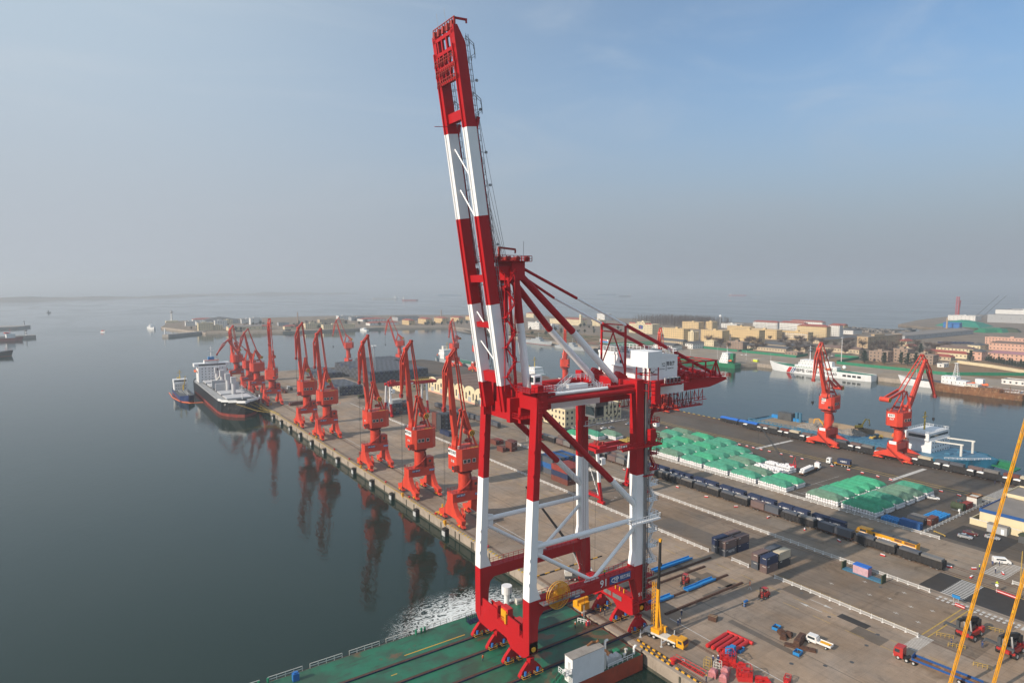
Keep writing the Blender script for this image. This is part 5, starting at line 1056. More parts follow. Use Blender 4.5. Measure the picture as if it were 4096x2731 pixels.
blk(sc, 'pump_house', 'dark_grey', -58, 8, 4.9, -48, 13, 10); MB().box(-64, 10, 4.9, -44, 12, 7.0).build('storage_bin', 'beam_blue', sc); MB().tube((-46, 11, 4.9), (-46, 11, 11), 1.1, 10).tube((-43.5, 11, 4.9), (-43.5, 11, 11), 1.1, 10).build('vent_stack', 'steel_blue', sc)
blk(sc, 'superstructure', 'ship_white', 32, -10, 4.5, 44, 12, 12.5); blk(sc, 'bridge', 'ship_white', 31, -11, 12.5, 43, 13, 16.4); blk(sc, 'bridge_window', 'glass', 43.0, -9.5, 14.0, 43.1, 11.5, 15.2); blk(sc, 'bridge_side_window', 'glass', 33, -11.1, 13.8, 41.5, -11.0, 15.4)
for z in (6.5, 9.0, 11.3): wins(sc, [-8 + 3 * i for i in range(7)], z, 44.05, 0.7, 0.7, axis='x')
MB().rail([(31, -11, 16.4), (43, -11, 16.4), (43, 13, 16.4), (31, 13, 16.4), (31, -11, 16.4)], 1.1, 0.06, 2).build('bridge_railing', 'white', sc); mast(sc, 36, 0, 16.4, 10, 'mast_yellow', 0.5); boat(sc, 28.5, -11.5, 12, 8); boat(sc, 34, 14.2, 13, 7); MB().box(24, -13, 8, 32, -8, 8.3).rail([(24, -13, 8.3), (32, -13, 8.3)], 1.1, 0.06, 2).build('boat_deck', 'ship_white', sc)
for y in (-5, 9): MB().tube((56, y, 5), (56, y, 12.5), 0.6, 8).build('gantry_post', 'offwhite', sc); MB().beam((44, y, 12.0), (57, y, 12.6), 0.7).build('gantry_beam', 'offwhite', sc)
MB().tube((50, -6, 6.0), (50, -2, 6.0), 1.5, 12).tube((52, 4, 6), (52, 8, 6), 1.4, 12).build('anchor_winch', 'steel_blue', sc); MB().rail([(52, -14, 5.4), (62, -9, 6.2), (68, -2, 6.8)], 1.1, 0.06, 2).build('bow_railing', 'white', sc)
MB().ext([(64, -3, 4.8), (64, 9, 4.8), (78, 7, 2.8), (78, -1, 2.8)], (0, 0, 0.6)).box(69, 1, 3.2, 76, 6, 6.4).build('bow_ramp', 'hull_green', sc)
text('恩 睿 158', 1.7, 'white', sc, (38, -16.62, 3.6), '-y')
# machines working in its hold
def excavator(lab, loc, rz, col='mast_yellow'):
    t = thing('excavator', lab, 'excavator', loc, rz); MB().box(-2, -1.5, 0, 2, -0.8, 0.9).box(-2, 0.8, 0, 2, 1.5, 0.9).build('crawler_track', 'black', t); MB().box(-2.2, -1.3, 0.9, 1.6, 1.3, 2.1).build('body', col, t); MB().box(0.2, 0.2, 2.1, 1.7, 1.3, 3.1).build('cab', 'glass', t)
    MB().beam((1.4, -0.3, 1.8), (4.2, -0.3, 5.6), 0.5, 0.7).beam((4.2, -0.3, 5.6), (6.6, -0.3, 5.2), 0.4, 0.5).beam((6.6, -0.3, 5.4), (7.0, -0.3, 2.4), 0.35, 0.45).build('boom_arm', col, t); MB().ext([(6.6, -0.9, 2.4), (7.4, -0.9, 2.4), (7.0, -0.9, 1.2), (6.2, -0.9, 1.4)], (0, 1.2, 0)).build('bucket', 'steel', t)
excavator('yellow excavator with raised arm on the rubble in the sand carrier', (388, 199, 4.6), R(-20)); excavator('small yellow excavator behind the base of crane 007', (378, 214, 3.2), R(120), 'crane_yellow')
t = thing('wheel_loader', 'tan wheel loader beside the rubble in the sand carrier hold', 'wheel loader', (385, 187, 0.95), R(150))
for x in (-1.7, 1.7):
    for y in (-1.2, 1.2): MB().tube((x, y - 0.3, 0.8), (x, y + 0.3, 0.8), 0.8, 12).build('wheel', 'black', t)
MB().box(-3.2, -1.0, 0.9, -0.6, 1.0, 2.3).build('engine_body', 'line_yellow', t); MB().box(-0.8, -0.9, 0.9, 1.0, 0.9, 3.2).build('cab', 'glass', t); MB().beam((0.8, 0, 1.6), (3.2, 0, 1.0), 1.2, 0.4).ext([(3.0, -1.4, 0.3), (4.2, -1.4, 0.3), (3.2, -1.4, 1.5)], (0, 2.8, 0)).build('bucket_arm', 'line_yellow', t)
# ships of the naval basin
def ship(name, lab, cat, loc, rz, L_, B_, deck, hm_, boot, blocks, funnel=None, masts=(), dk='deck_grey', bow=None, rake=2.5, sheer=1.5, boats=(), group=None):
    t = thing(name, lab, cat, loc, rz, group); hull(t, L_, B_, deck, hm_, boot, bow or L_ * 0.2, L_ * 0.08, rake, 0.5, sheer, dk)
    for (x0, x1, w_, z0, z1, mt) in blocks:
        blk(t, 'superstructure', mt, x0, -w_, z0, x1, w_, z1)
        n = max(2, int((x1 - x0) / 3)); wins(t, [x0 + (x1 - x0) * (i + 0.5) / n for i in range(n)], (z0 + z1) / 2 + 0.3, -w_ - 0.03, 0.7, 0.7); wins(t, [x0 + (x1 - x0) * (i + 0.5) / n for i in range(n)], (z0 + z1) / 2 + 0.3, w_ + 0.03, 0.7, 0.7)
    if funnel: blk(t, 'funnel', funnel[5], funnel[0], -funnel[2], funnel[3], funnel[1], funnel[2], funnel[4])
    for m_ in masts: mast(t, *m_)
    for b_ in boats: boat(t, *b_)
    return t
W_ = 'ship_white'
cgd = ship('patrol_ship', 'long white coast guard ship with diagonal red and blue stripes', 'patrol ship', (653.5, 379, WZ), R(90), 112, 14.5, 6.5, 'ship_white', 'ship_white', [(-8, 26, 6, 6, 9.5, W_), (-4, 22, 5.5, 9.5, 12.5, W_), (4, 20, 5.5, 12.5, 15.5, W_), (-20, -8, 4, 6, 10.5, W_)], (-14, -6, 2.6, 10, 15.5, W_), ((12, 0, 15.5, 15, 'white', 0.5), (-8, 0, 12, 9, 'white', 0.4)), 'hull_green', 30, 5, 3.0, ((-4, 6.4, 9, 8, 'orange', 0), (-12, 6.4, 8, 7, 'orange', 0)))
text('中国海警  CHINA COAST GUARD', 3.6, 'black', cgd, (2, 7.4, 3.6), '+y', 0.9); text('6306', 3.0, 'black', cgd, (42, 5.6, 4.6), rot=(R(90), 0, R(166)))
for k, (c_, w_) in enumerate((('red', 4.0), ('ship_white', 0.8), ('sign_blue', 0.9), ('ship_white', 0.8), ('sign_blue', 0.9))):
    x = 35 - [0, 4.2, 5.2, 6.4, 7.4][k]
    if c_ != 'ship_white': MB().ext([(x, 7.34, 0.6), (x - w_, 7.34, 0.6), (x - w_ - 3.4, 7.42, 6.4), (x - 3.4, 7.42, 6.4)], (0, 0.06, 0)).build('hull_stripe', c_, cgd)
for x in (-30, -35, -40, -45): MB().box(x - 1.8, 7.2, 2.6, x + 1.8, 7.42, 4.6).build('hull_opening', 'black', cgd)
for x, y in ((-27, 2), (-24, -3)): MB().lathe([(0.2, 0), (1.5, 1.0), (1.9, 2.2), (1.3, 3.4), (0.2, 3.9)], (x, y, 9), 12).build('radome', 'white', cgd)
rs = ship('rusting_hulk', 'rusty brown fishing hulk moored outside the white research ship', 'ship', (647, 232, WZ), R(90), 68, 11, 4.6, 'rust', 'rust', [(-18, 8, 4.6, 4.4, 7.2, 'rust'), (-2, 8, 4.2, 7.2, 9.2, 'offwhite')], None, ((-24, 0, 4.4, 6, 'rust', 0.3), (20, 0, 4.4, 5, 'rust', 0.25)), 'rust', 14, 3, 2.5)
fr = MB(); [fr.rail([(-32, s_ * 4.8, 5.5), (-10, s_ * 4.8, 5.5)], 2.2, 0.12, 2.2) for s_ in (-1, 1)]; fr.build('deck_frame', 'rust', rs)
rv = ship('research_ship', 'white ship with tall lattice mast behind the rusty hulk', 'ship', (661, 252, WZ), R(90), 96, 13, 5.5, W_, W_, [(-8, 12, 5, 5.3, 9.5, W_), (0, 12, 5, 9.5, 12.5, W_)], (-20, -14, 2.6, 5.5, 12.5, W_), ((30, 0, 6, 9, 'white', 0.25),), 'dark_grey', 22, 4, 2.5, ((-12, 5, 8, 7, 'orange', 0), (-22, 5, 8, 7, 'orange', 0)))
lm = MB()
for s_ in (-1, 1):
    for q_ in (-1, 1): lm.beam((2 + 2 * s_, 2 * q_, 12.5), (2 + 0.5 * s_, 0.5 * q_, 25), 0.25)
for k in range(6):
    z = 12.5 + 2.1 * k; w_ = 2 - 0.25 * k; lm.path([(2 - w_, -w_, z), (2 + w_, -w_, z + 2.1), (2 + w_, w_, z), (2 - w_, w_, z + 2.1), (2 - w_, -w_, z)], 0.1, 4)
lm.box(0.5, -2, 24.5, 3.5, 2, 24.8); lm.build('lattice_mast', 'white', rv)
ship('stern_workboat', 'white vessel cut off by the right picture edge beside the hulk', 'ship', (655, 168, WZ), R(90), 58, 11, 4.6, W_, W_, [(0, 16, 4.4, 4.4, 8, W_)], None, ((8, 0, 8, 6, 'white', 0.3),), 'dark_grey')
ship('green_coaster', 'green-hulled coaster with stacked white bridge at the far quay', 'cargo ship', (631, 512, WZ), R(90), 92, 15, 5.0, 'hull_green', 'hull_green', [(-36, -24, 5.6, 4.8, 8, W_), (-36, -25, 5.2, 8, 11, W_), (-36, -26, 4.8, 11, 14, W_), (-35, -27, 4.6, 14, 17, W_)], (-41, -37, 2.4, 5, 16.5, 'hull_green'), ((-31, 0, 17, 7, 'white', 0.3), (-42, 0, 6, 6, 'portal_dark', 0.25)), 'hull_green', 16, 2.5, 2.0, ((-39, 5, 8, 5, 'orange', 0),))
ship('grey_warship', 'pale grey naval ship behind the right rear stay of the giant crane', 'naval ship', (613, 752, WZ), R(-90), 66, 10, 4.2, 'navy_grey', 'navy_grey', [(-2, 14, 3.8, 4, 7.5, 'navy_grey'), (2, 10, 3.2, 7.5, 10.5, 'navy_grey')], (-10, -6, 2, 4, 8.5, 'navy_grey'), ((6, 0, 10.5, 7, 'galv', 0.3), (-20, 0, 4, 5, 'galv', 0.25)), 'navy_grey', 18, 3, 1.6)
ship('grey_warship', 'grey naval ship with red waterline near the white front leg tube', 'naval ship', (628, 858, WZ), R(-90), 80, 11, 4.6, 'navy_grey', 'boot_red', [(-10, 16, 4, 4.4, 8, 'navy_grey'), (2, 12, 3.4, 8, 11, 'navy_grey')], None, ((6, 0, 11, 8, 'galv', 0.3),), 'navy_grey', 20, 3, 1.6)
ship('tug', 'dark naval tug at the quay right of the grey warship', 'tug', (631, 700, WZ), R(-90), 30, 9, 3.4, 'hull_black', 'hull_black', [(-4, 6, 3.2, 3.2, 6.2, 'dark_grey')], None, ((0, 0, 6, 5, 'galv', 0.2),), 'dark_grey')
ship('offshore_vessel', 'white vessel with yellow funnel and orange lifeboat behind the giant crane', 'ship', (374, 516, WZ), R(-90), 72, 14, 4.2, 'navy_grey', 'hull_black', [(-12, 12, 6, 4, 8, W_), (-8, 10, 5.6, 8, 11.5, W_), (-2, 9, 5.2, 11.5, 14.5, W_)], (-14, -9, 2.6, 8, 14.5, 'mast_yellow'), ((2, 0, 14.5, 10, 'mast_yellow', 0.5),), 'hull_green', 16, 2.5, 2.0, ((-6, -6.6, 9, 6.5, 'orange', 0),))
ship('white_freighter', 'white freighter with pale superstructure beyond the two far pier cranes', 'cargo ship', (374, 662, WZ), R(-90), 110, 18, 6.0, 'navy_grey', 'boot_red', [(-46, -30, 7.5, 6, 13, W_), (-44, -31, 7, 13, 17, W_), (-50, -46, 5, 6, 10, W_)], (-46, -41, 2.6, 13, 21, 'offwhite'), ((-36, 0, 17, 9, 'mast_yellow', 0.5),), 'hull_green', 20, 3, 2.0, ((-48, -6, 9, 6, 'orange', 0),))
ship('coastal_cutter', 'small white cutter at the breakwater root below the lighthouse tower', 'patrol ship', (131, 1645, WZ), R(-85), 60, 9.5, 4.2, W_, W_, [(-12, 12, 3.8, 4, 7.5, W_), (-2, 8, 3.4, 7.5, 10.5, W_)], None, ((2, 0, 10.5, 9, 'galv', 0.4),), 'navy_grey')
ship('coastal_cutter', 'small white cutter under the jib of a far pier crane', 'patrol ship', (505, 1318, WZ), R(95), 34, 7, 3.2, W_, W_, [(-6, 5, 2.8, 3, 6, W_)], None, ((0, 0, 6, 6, 'white', 0.25),), 'navy_grey')
for x, y, a, lab in ((262, 1375, 62, 'left one of two black submarines lying on the far basin wall'), (352, 1352, 55, 'right one of two black submarines lying on the far basin wall')):
    t = thing('submarine', lab, 'submarine', (x, y, WZ), R(a) - R(90)); m = MB(); m.loft([[(x_, 3.3 * s_ * math.cos(q), -1.2 + 3.3 * s_ * math.sin(q)) for q in [2 * PI * i / 10 for i in range(10)]] for x_, s_ in ((-38, 0.15), (-28, 0.6), (-14, 1), (22, 1), (33, 0.75), (38, 0.2))]); m.build('pressure_hull', 'black', t)
    MB().loft([[(x_, y_, z_) for x_, y_ in ((-4, -0.9), (5, -1.1), (8, 0), (5, 1.1), (-4, 0.9))] for z_ in (1.5, 7.0)]).build('sail', 'black', t); blk(t, 'rudder', 'black', -36, -0.3, -1, -32, 0.3, 4)
ship('red_freighter', 'red-hulled freighter with white bridge at the left picture edge', 'cargo ship', (-135, 1413, WZ), R(12), 96, 15, 5.0, 'boot_red', 'boot_red', [(26, 38, 6, 5, 13, W_), (24, 30, 6, 13, 15, 'red')], None, ((32, 0, 13, 9, 'red', 0.4),), 'dark_grey', 14)
ship('dark_coaster', 'dark coaster bow entering at the left picture edge', 'cargo ship', (-124, 1106, WZ), R(6), 86, 14, 6.0, 'hull_black', 'boot_red', [(-30, -20, 6, 6, 14, W_)], None, ((30, 0, 6, 9, 'galv', 0.3),), 'dark_grey', 14)
ship('dark_workboat', 'tiny dark boat bow at the left picture edge below the coaster', 'boat', (-106, 880, WZ), R(5), 26, 7, 3.4, 'boot_red', 'hull_black', [(-6, 2, 2.4, 3.2, 6, W_)], None, ((4, 0, 4, 7, 'galv', 0.2),), 'dark_grey')
ship('pilot_boat', 'small white motor boat heading in across the open harbour', 'boat', (37.5, 1581, WZ), R(-70), 17, 5, 1.8, W_, W_, [(-4, 3, 1.9, 1.6, 4.2, 'red')], None, (), 'navy_grey', 6)
wk = MB(); [wk.add([(37 + s_ * 3, 1586, WZ + 0.05), (37 + s_ * 60, 1660, WZ + 0.05), (37 + s_ * 66, 1655, WZ + 0.05), (37 + s_ * 5, 1580, WZ + 0.05)], [(0, 1, 2, 3)]) for s_ in (-1, 1)]
pm('wake', (0.035, 0.05, 0.055), 0.2, 0.1, 0.1); o = wk.build('boat_wake', 'wake', None, off=(37, 1590, 0), loc=(37, 1590, 0)); tag(o, 'faint spreading wake behind the small motor boat', 'wake', kind='stuff')
ship('channel_buoy', 'dark conical buoy far out on the left water', 'buoy', (-96, 2890, WZ), 0, 12, 9, 2.0, 'dark_grey', 'dark_grey', [(-2, 2, 2, 2, 9, 'dark_grey')])
for i, (x, y, L_, hm_, lab) in enumerate(((1971, 4690, 200, 'navy_grey', 'hazy bulk ship leftmost of the anchored ships'), (1900, 4081, 110, 'boot_red', 'small red-hulled coaster among the anchored ships'), (3447, 6355, 260, 'steel_blue', 'large grey-blue ship anchored left of the raised boom'), (5200, 5700, 230, 'steel_blue', 'grey-blue anchored ship above the rear stays'), (4540, 4703, 120, 'dark_grey', 'small dark anchored coaster right of the rear stays'), (6000, 4460, 190, 'red', 'red anchored tanker nearest the right picture side'), (6900, 4900, 150, 'navy_grey', 'faint anchored ship beyond the red tanker'))):
    ship('anchored_ship', lab, 'cargo ship', (x, y, WZ), R(-38 if i % 2 else 146), L_, L_ * 0.15, 8, hm_, 'boot_red', [(-L_ * 0.45, -L_ * 0.36, L_ * 0.06, 7, 24, W_)], None, ((0, 0, 8, 14, 'galv', 0.8),), 'dark_grey', group='ships anchored in the bay')
ship('moored_boat', 'dark fishing boat off the right-hand shore', 'boat', (1480, 660, WZ), R(-30), 24, 7, 3.0, 'hull_black', 'hull_black', [(-6, 2, 2.4, 2.8, 6, 'dark_grey')])
# ------------------------------------------------------------------ containers
CCOL = {'cont_slate': (0.085, 0.095, 0.115), 'cont_navy': (0.022, 0.035, 0.085), 'cont_mauve': (0.15, 0.105, 0.10), 'cont_brown': (0.15, 0.045, 0.032), 'cont_red': (0.24, 0.04, 0.03), 'cont_blue': (0.02, 0.11, 0.32), 'cont_cream': (0.52, 0.46, 0.35), 'cont_dark': (0.045, 0.05, 0.058), 'cont_white': (0.62, 0.62, 0.60), 'cont_grey': (0.17, 0.165, 0.16), 'cont_tan': (0.30, 0.22, 0.15)}
for k_, c_ in CCOL.items(): pm(k_, c_, 0.55, 0.16, 0.35, grime=0.35, grimecol=(c_[0] * 0.6 + 0.07, c_[1] * 0.6 + 0.045, c_[2] * 0.6 + 0.035))
_CM = {}
def cont_mesh(L_, col):
    """corrugated steel box with corner posts, roof ribs and door gear; long axis = x"""
    if (L_, col) in _CM: return _CM[L_, col]
    m = MB(); w_, h_ = 2.44, 2.59; n = int(L_ / 0.55); xs = [-L_ / 2 + 0.12 + (L_ - 0.24) * i / (2 * n) for i in range(2 * n + 1)]
    for s_ in (-1, 1):
        ring0 = [(x, s_ * (w_ / 2 - (0.01 if (i // 1) % 2 else 0.055)), 0.15) for i, x in enumerate(xs)]; ring1 = [(x, y, h_ - 0.1) for x, y, z in ring0]
        m.loft([ring0, ring1] if s_ < 0 else [ring1, ring0], closed=False, cap=False)
        m.box(-L_ / 2, s_ * (w_ / 2 - 0.06), h_ - 0.12, L_ / 2, s_ * w_ / 2, h_); m.box(-L_ / 2, s_ * (w_ / 2 - 0.06), 0, L_ / 2, s_ * w_ / 2, 0.16)
        for q_ in (-1, 1): m.box(q_ * (L_ / 2 - 0.13), s_ * (w_ / 2 - 0.13), 0, q_ * L_ / 2, s_ * w_ / 2, h_)
    for k in range(int(L_ / 0.6)): m.box(-L_ / 2 + 0.2 + 0.6 * k, -w_ / 2 + 0.08, h_ - 0.06, -L_ / 2 + 0.5 + 0.6 * k, w_ / 2 - 0.08, h_ - 0.03)
    m.box(-L_ / 2 + 0.05, -w_ / 2 + 0.1, 0.1, L_ / 2 - 0.05, w_ / 2 - 0.1, h_ - 0.065)
    for s_ in (-0.55, 0.55): m.tube((-L_ / 2, s_ - 0.25, 0.2), (-L_ / 2, s_ - 0.25, h_ - 0.2), 0.035, 4).tube((-L_ / 2, s_ + 0.25, 0.2), (-L_ / 2, s_ + 0.25, h_ - 0.2), 0.035, 4)
    m.mat(1).box(-L_ / 2 + 0.5, -w_ / 2 - 0.012, h_ - 0.62, -L_ / 2 + 1.5, -w_ / 2 - 0.002, h_ - 0.35).box(L_ / 2 - 0.9, -w_ / 2 - 0.012, h_ - 0.55, L_ / 2 - 0.35, -w_ / 2 - 0.002, h_ - 0.4).box(-L_ / 2 - 0.045, -0.9, h_ - 0.6, -L_ / 2 - 0.036, 0.3, h_ - 0.45)
    _CM[L_, col] = m.mesh('shipping_container', [col, 'offwhite']); return _CM[L_, col]
def cont(lab, x, y, z, col, L_=6.06, rz=0, group='shipping containers'):
    o = obj('shipping_container', cont_mesh(L_, col), None, (x, y, z), rz); return tag(o, lab, 'container', group)
CN = {'cont_slate': 'slate grey', 'cont_navy': 'navy blue', 'cont_mauve': 'mauve-grey', 'cont_brown': 'brown', 'cont_red': 'red', 'cont_blue': 'blue', 'cont_cream': 'cream', 'cont_dark': 'dark grey', 'cont_white': 'white', 'cont_grey': 'grey', 'cont_tan': 'tan'}
# two small groups on the open apron
for (x, y), cols, where in (((175, 131.95), [('cont_slate', 'cont_mauve'), ('cont_slate', 'cont_navy'), ('cont_navy', 'cont_mauve'), ('cont_dark', 'cont_mauve')], 'left container group on the apron'), ((175.2, 116.5), [('cont_mauve', 'cont_navy'), ('cont_slate', 'cont_mauve'), ('cont_dark', 'cont_cream'), ('cont_dark', 'cont_slate')], 'right container group on the apron')):
    for k, (dx, dy) in enumerate(((0, 0), (0, 3.2), (6.7, 0), (6.7, 3.2))):
        for lv in (0, 1):
            lb = '%s %s container, %s stack of the %s' % (('lower', 'upper')[lv], CN[cols[k][lv]], ('front right', 'front left', 'back right', 'back left')[k], where)
            cont(lb, x + 3.03 + dx, y + 1.22 + dy, 2.6 * lv, cols[k][lv], group='containers of the two apron groups')
text('中远海运', 1.0, 'white', bpy.data.objects['shipping_container'], (0.2, -1.25, 1.5), '-y', 0.8)
# colourful stacks beside the gantry cranes
random.seed(5)
def pile(name, x0, y0, nx, ny, nz, cols, L_=6.06, along='x', lab='', skip=()):
    k = 0
    for i in range(nx):
        for j in range(ny):
            for l in range(nz):
                if (i, j, l) in skip: continue
                if 0 < i < nx - 1 and 0 < j < ny - 1 and l < nz - 1: continue      # wholly hidden
                c_ = cols[(i * 7 + j * 3 + l * 5 + k) % len(cols)]; k += 1
                dx, dy = (L_ + 0.3, 2.55) if along == 'x' else (2.55, L_ + 0.3)
                pos = '%s level, %s column%s' % (('bottom', 'second', 'third', 'top')[l] if l < nz - 1 else 'top', ORD[i], ', back end' if j else '')
                cont('%s container, %s, %s' % (CN[c_], lab, pos), x0 + dx * (i + 0.5), y0 + dy * (j + 0.5), 2.6 * l, c_, L_, 0 if along == 'x' else R(90), 'containers of the ' + lab)
pile('a', 179.8, 221.4, 4, 1, 3, ['cont_brown', 'cont_navy', 'cont_red', 'cont_brown', 'cont_dark'], 12.19, 'y', 'mixed stack under the gantry crane')
pile('b', 184.0, 238.0, 6, 1, 3, ['cont_slate', 'cont_navy', 'cont_blue', 'cont_slate'], 12.19, 'y', 'slate-blue stack behind the mixed stack')
pile('c', 184.0, 352.5, 5, 2, 4, ['cont_dark', 'cont_brown', 'cont_navy', 'cont_slate', 'cont_grey', 'cont_red'], 6.06, 'y', 'tall mixed stack behind crane 018')
pile('d', 179.0, 415.5, 6, 2, 3, ['cont_dark', 'cont_brown', 'cont_slate', 'cont_navy', 'cont_grey'], 6.06, 'y', 'mixed stack beside the far gantry crane')
for k in range(3): cont('white container lying on top of the far gantry stack, %s from the quay' % ORD[k], 181 + 2.6 * k, 421, 7.8, 'cont_white', 6.06, R(90), 'white containers on the far gantry stack')
for k, (x, y, z, c_) in enumerate(((189, 290.5, 0, 'cont_brown'), (193.5, 288.6, 0, 'cont_brown'), (196.2, 290.6, 0, 'cont_brown'), (193.5, 288.6, 2.6, 'cont_brown'), (196.2, 290.6, 2.6, 'cont_brown'), (194.5, 306, 0, 'cont_brown'), (197.2, 306, 0, 'cont_red'), (194.5, 300, 2.6, 'cont_grey'))):
    if k < 7: cont('%s rusty %s container of the small heap left of the giant crane leg' % (ORD[k], CN[c_]), x, y, z, c_, 6.06, R(90), 'rusty containers left of the giant crane')
cont('long navy container standing alone on the quay behind crane 018', 182, 342, 0, 'cont_navy', 12.19, R(90)); cont('white container beside the mixed stack behind crane 019', 177.4, 356, 0, 'cont_white', 6.06, R(90))
# dense blocks of dark containers on the far pier: the largest seen are single containers, the rest one mass
def block(x0, y0, nx, ny, nz, lab, single=1):
    for i in range(nx):
        for j in range(ny):
            if i == 0 or j == 0:
                for l in (range(nz) if single == 2 else range(nz - 1, nz) if single else ()): cont('slate container, %s, %s level, %s on the %s side' % (lab, ('lowest', 'second', 'third', 'fourth')[l], ORD[(j if i == 0 else i) % 24], 'quay' if i == 0 else 'near'), x0 + 2.5 * (i + 0.5), y0 + 6.3 * (j + 0.5), 2.6 * l, ('cont_slate', 'cont_dark', 'cont_slate', 'cont_navy')[(i * 3 + j + l) % 4], 6.06, R(90), 'dark containers of the far pier blocks')
    m = MB()
    for i in range(nx):
        for j in range(ny):
            if (i == 0 or j == 0) and single < 2:
                for l in range(nz - (1 if single else 0)): m.mat((i + j + l) % 2).box(x0 + 2.5 * i + 0.03, y0 + 6.3 * j + 0.12, 2.6 * l, x0 + 2.5 * i + 2.47, y0 + 6.3 * j + 6.18, 2.6 * l + 2.57)
    for i in range(1, nx):
        for j in range(1, ny): m.mat((i + j) % 2).box(x0 + 2.5 * i + 0.05, y0 + 6.3 * j + 0.1, 2.6 * (nz - 1), x0 + 2.5 * i + 2.45, y0 + 6.3 * j + 6.1, 2.6 * nz - random.choice((0, 0, 0.05)))
    o = m.build('container_block', ['cont_slate', 'cont_dark'], None, off=(x0, y0, 0), loc=(x0, y0, 0)); tag(o, 'mass of dark slate containers filling the %s' % lab, 'containers', kind='stuff')
block(174.5, 513.5, 8, 7, 3, 'small dark block by the light mast', 2); block(222, 566, 24, 16, 4, 'great dark block on the far pier'); block(190, 622, 10, 9, 2, 'low dark block beyond the small one'); block(262, 672, 18, 7, 3, 'dark block at the pier end', 0)
for k in range(4): cont('%s rusty container of the row lying along the pier behind the bow cranes' % ORD[k], 142 + 0.4 * k, 560 + 13.2 * k, 0, ('cont_brown', 'cont_grey', 'cont_navy', 'cont_brown')[k], 12.19, R(90), 'containers behind the bow cranes')
cont('long brown container on the quay by the fifth portal crane', 134.5, 494.5, 0, 'cont_brown', 12.19, R(12))
# containers, tanks and drums in the fenced corner
cont('bright blue container at the fenced corner near the drums', 254.2 + 1.22, 106.6 + 3.6, 0, 'cont_blue', 7.2, R(90)); cont('dark grey container behind the bright blue one', 261.5, 111.0, 0, 'cont_dark', 6.06, R(90)); cont('second dark grey container behind the bright blue one', 264.4, 111.0, 0, 'cont_grey', 6.06, R(90)); cont('brown-red container at the fence beside the bright blue one', 266.0, 107.6, 0, 'cont_brown', 6.06, 0)
cont('dark red container in the far fenced corner behind the tank', 296, 107.3, 0, 'cont_red', 6.06, 0)
dm = MB().lathe([(0.42, 0), (0.42, 0.3), (0.44, 0.31), (0.42, 0.32), (0.42, 1.15), (0.30, 1.2)], n=9).mesh('oil_drum', 'beam_blue')
n_ = 0
for gx, gy, nx, ny, w_ in ((254.6, 114.6, 5, 7, 'behind the bright blue container'), (270.6, 107.2, 10, 6, 'beside the brown container')):
    for i in range(nx):
        for j in range(ny):
            o = obj('oil_drum', dm, None, (gx + 1.05 * i + random.uniform(-0.1, 0.1), gy + 0.95 * j + random.uniform(-0.1, 0.1), 0.01)); tag(o, 'blue drum in the crowd of drums %s' % w_, 'drum', 'blue drums ' + w_)
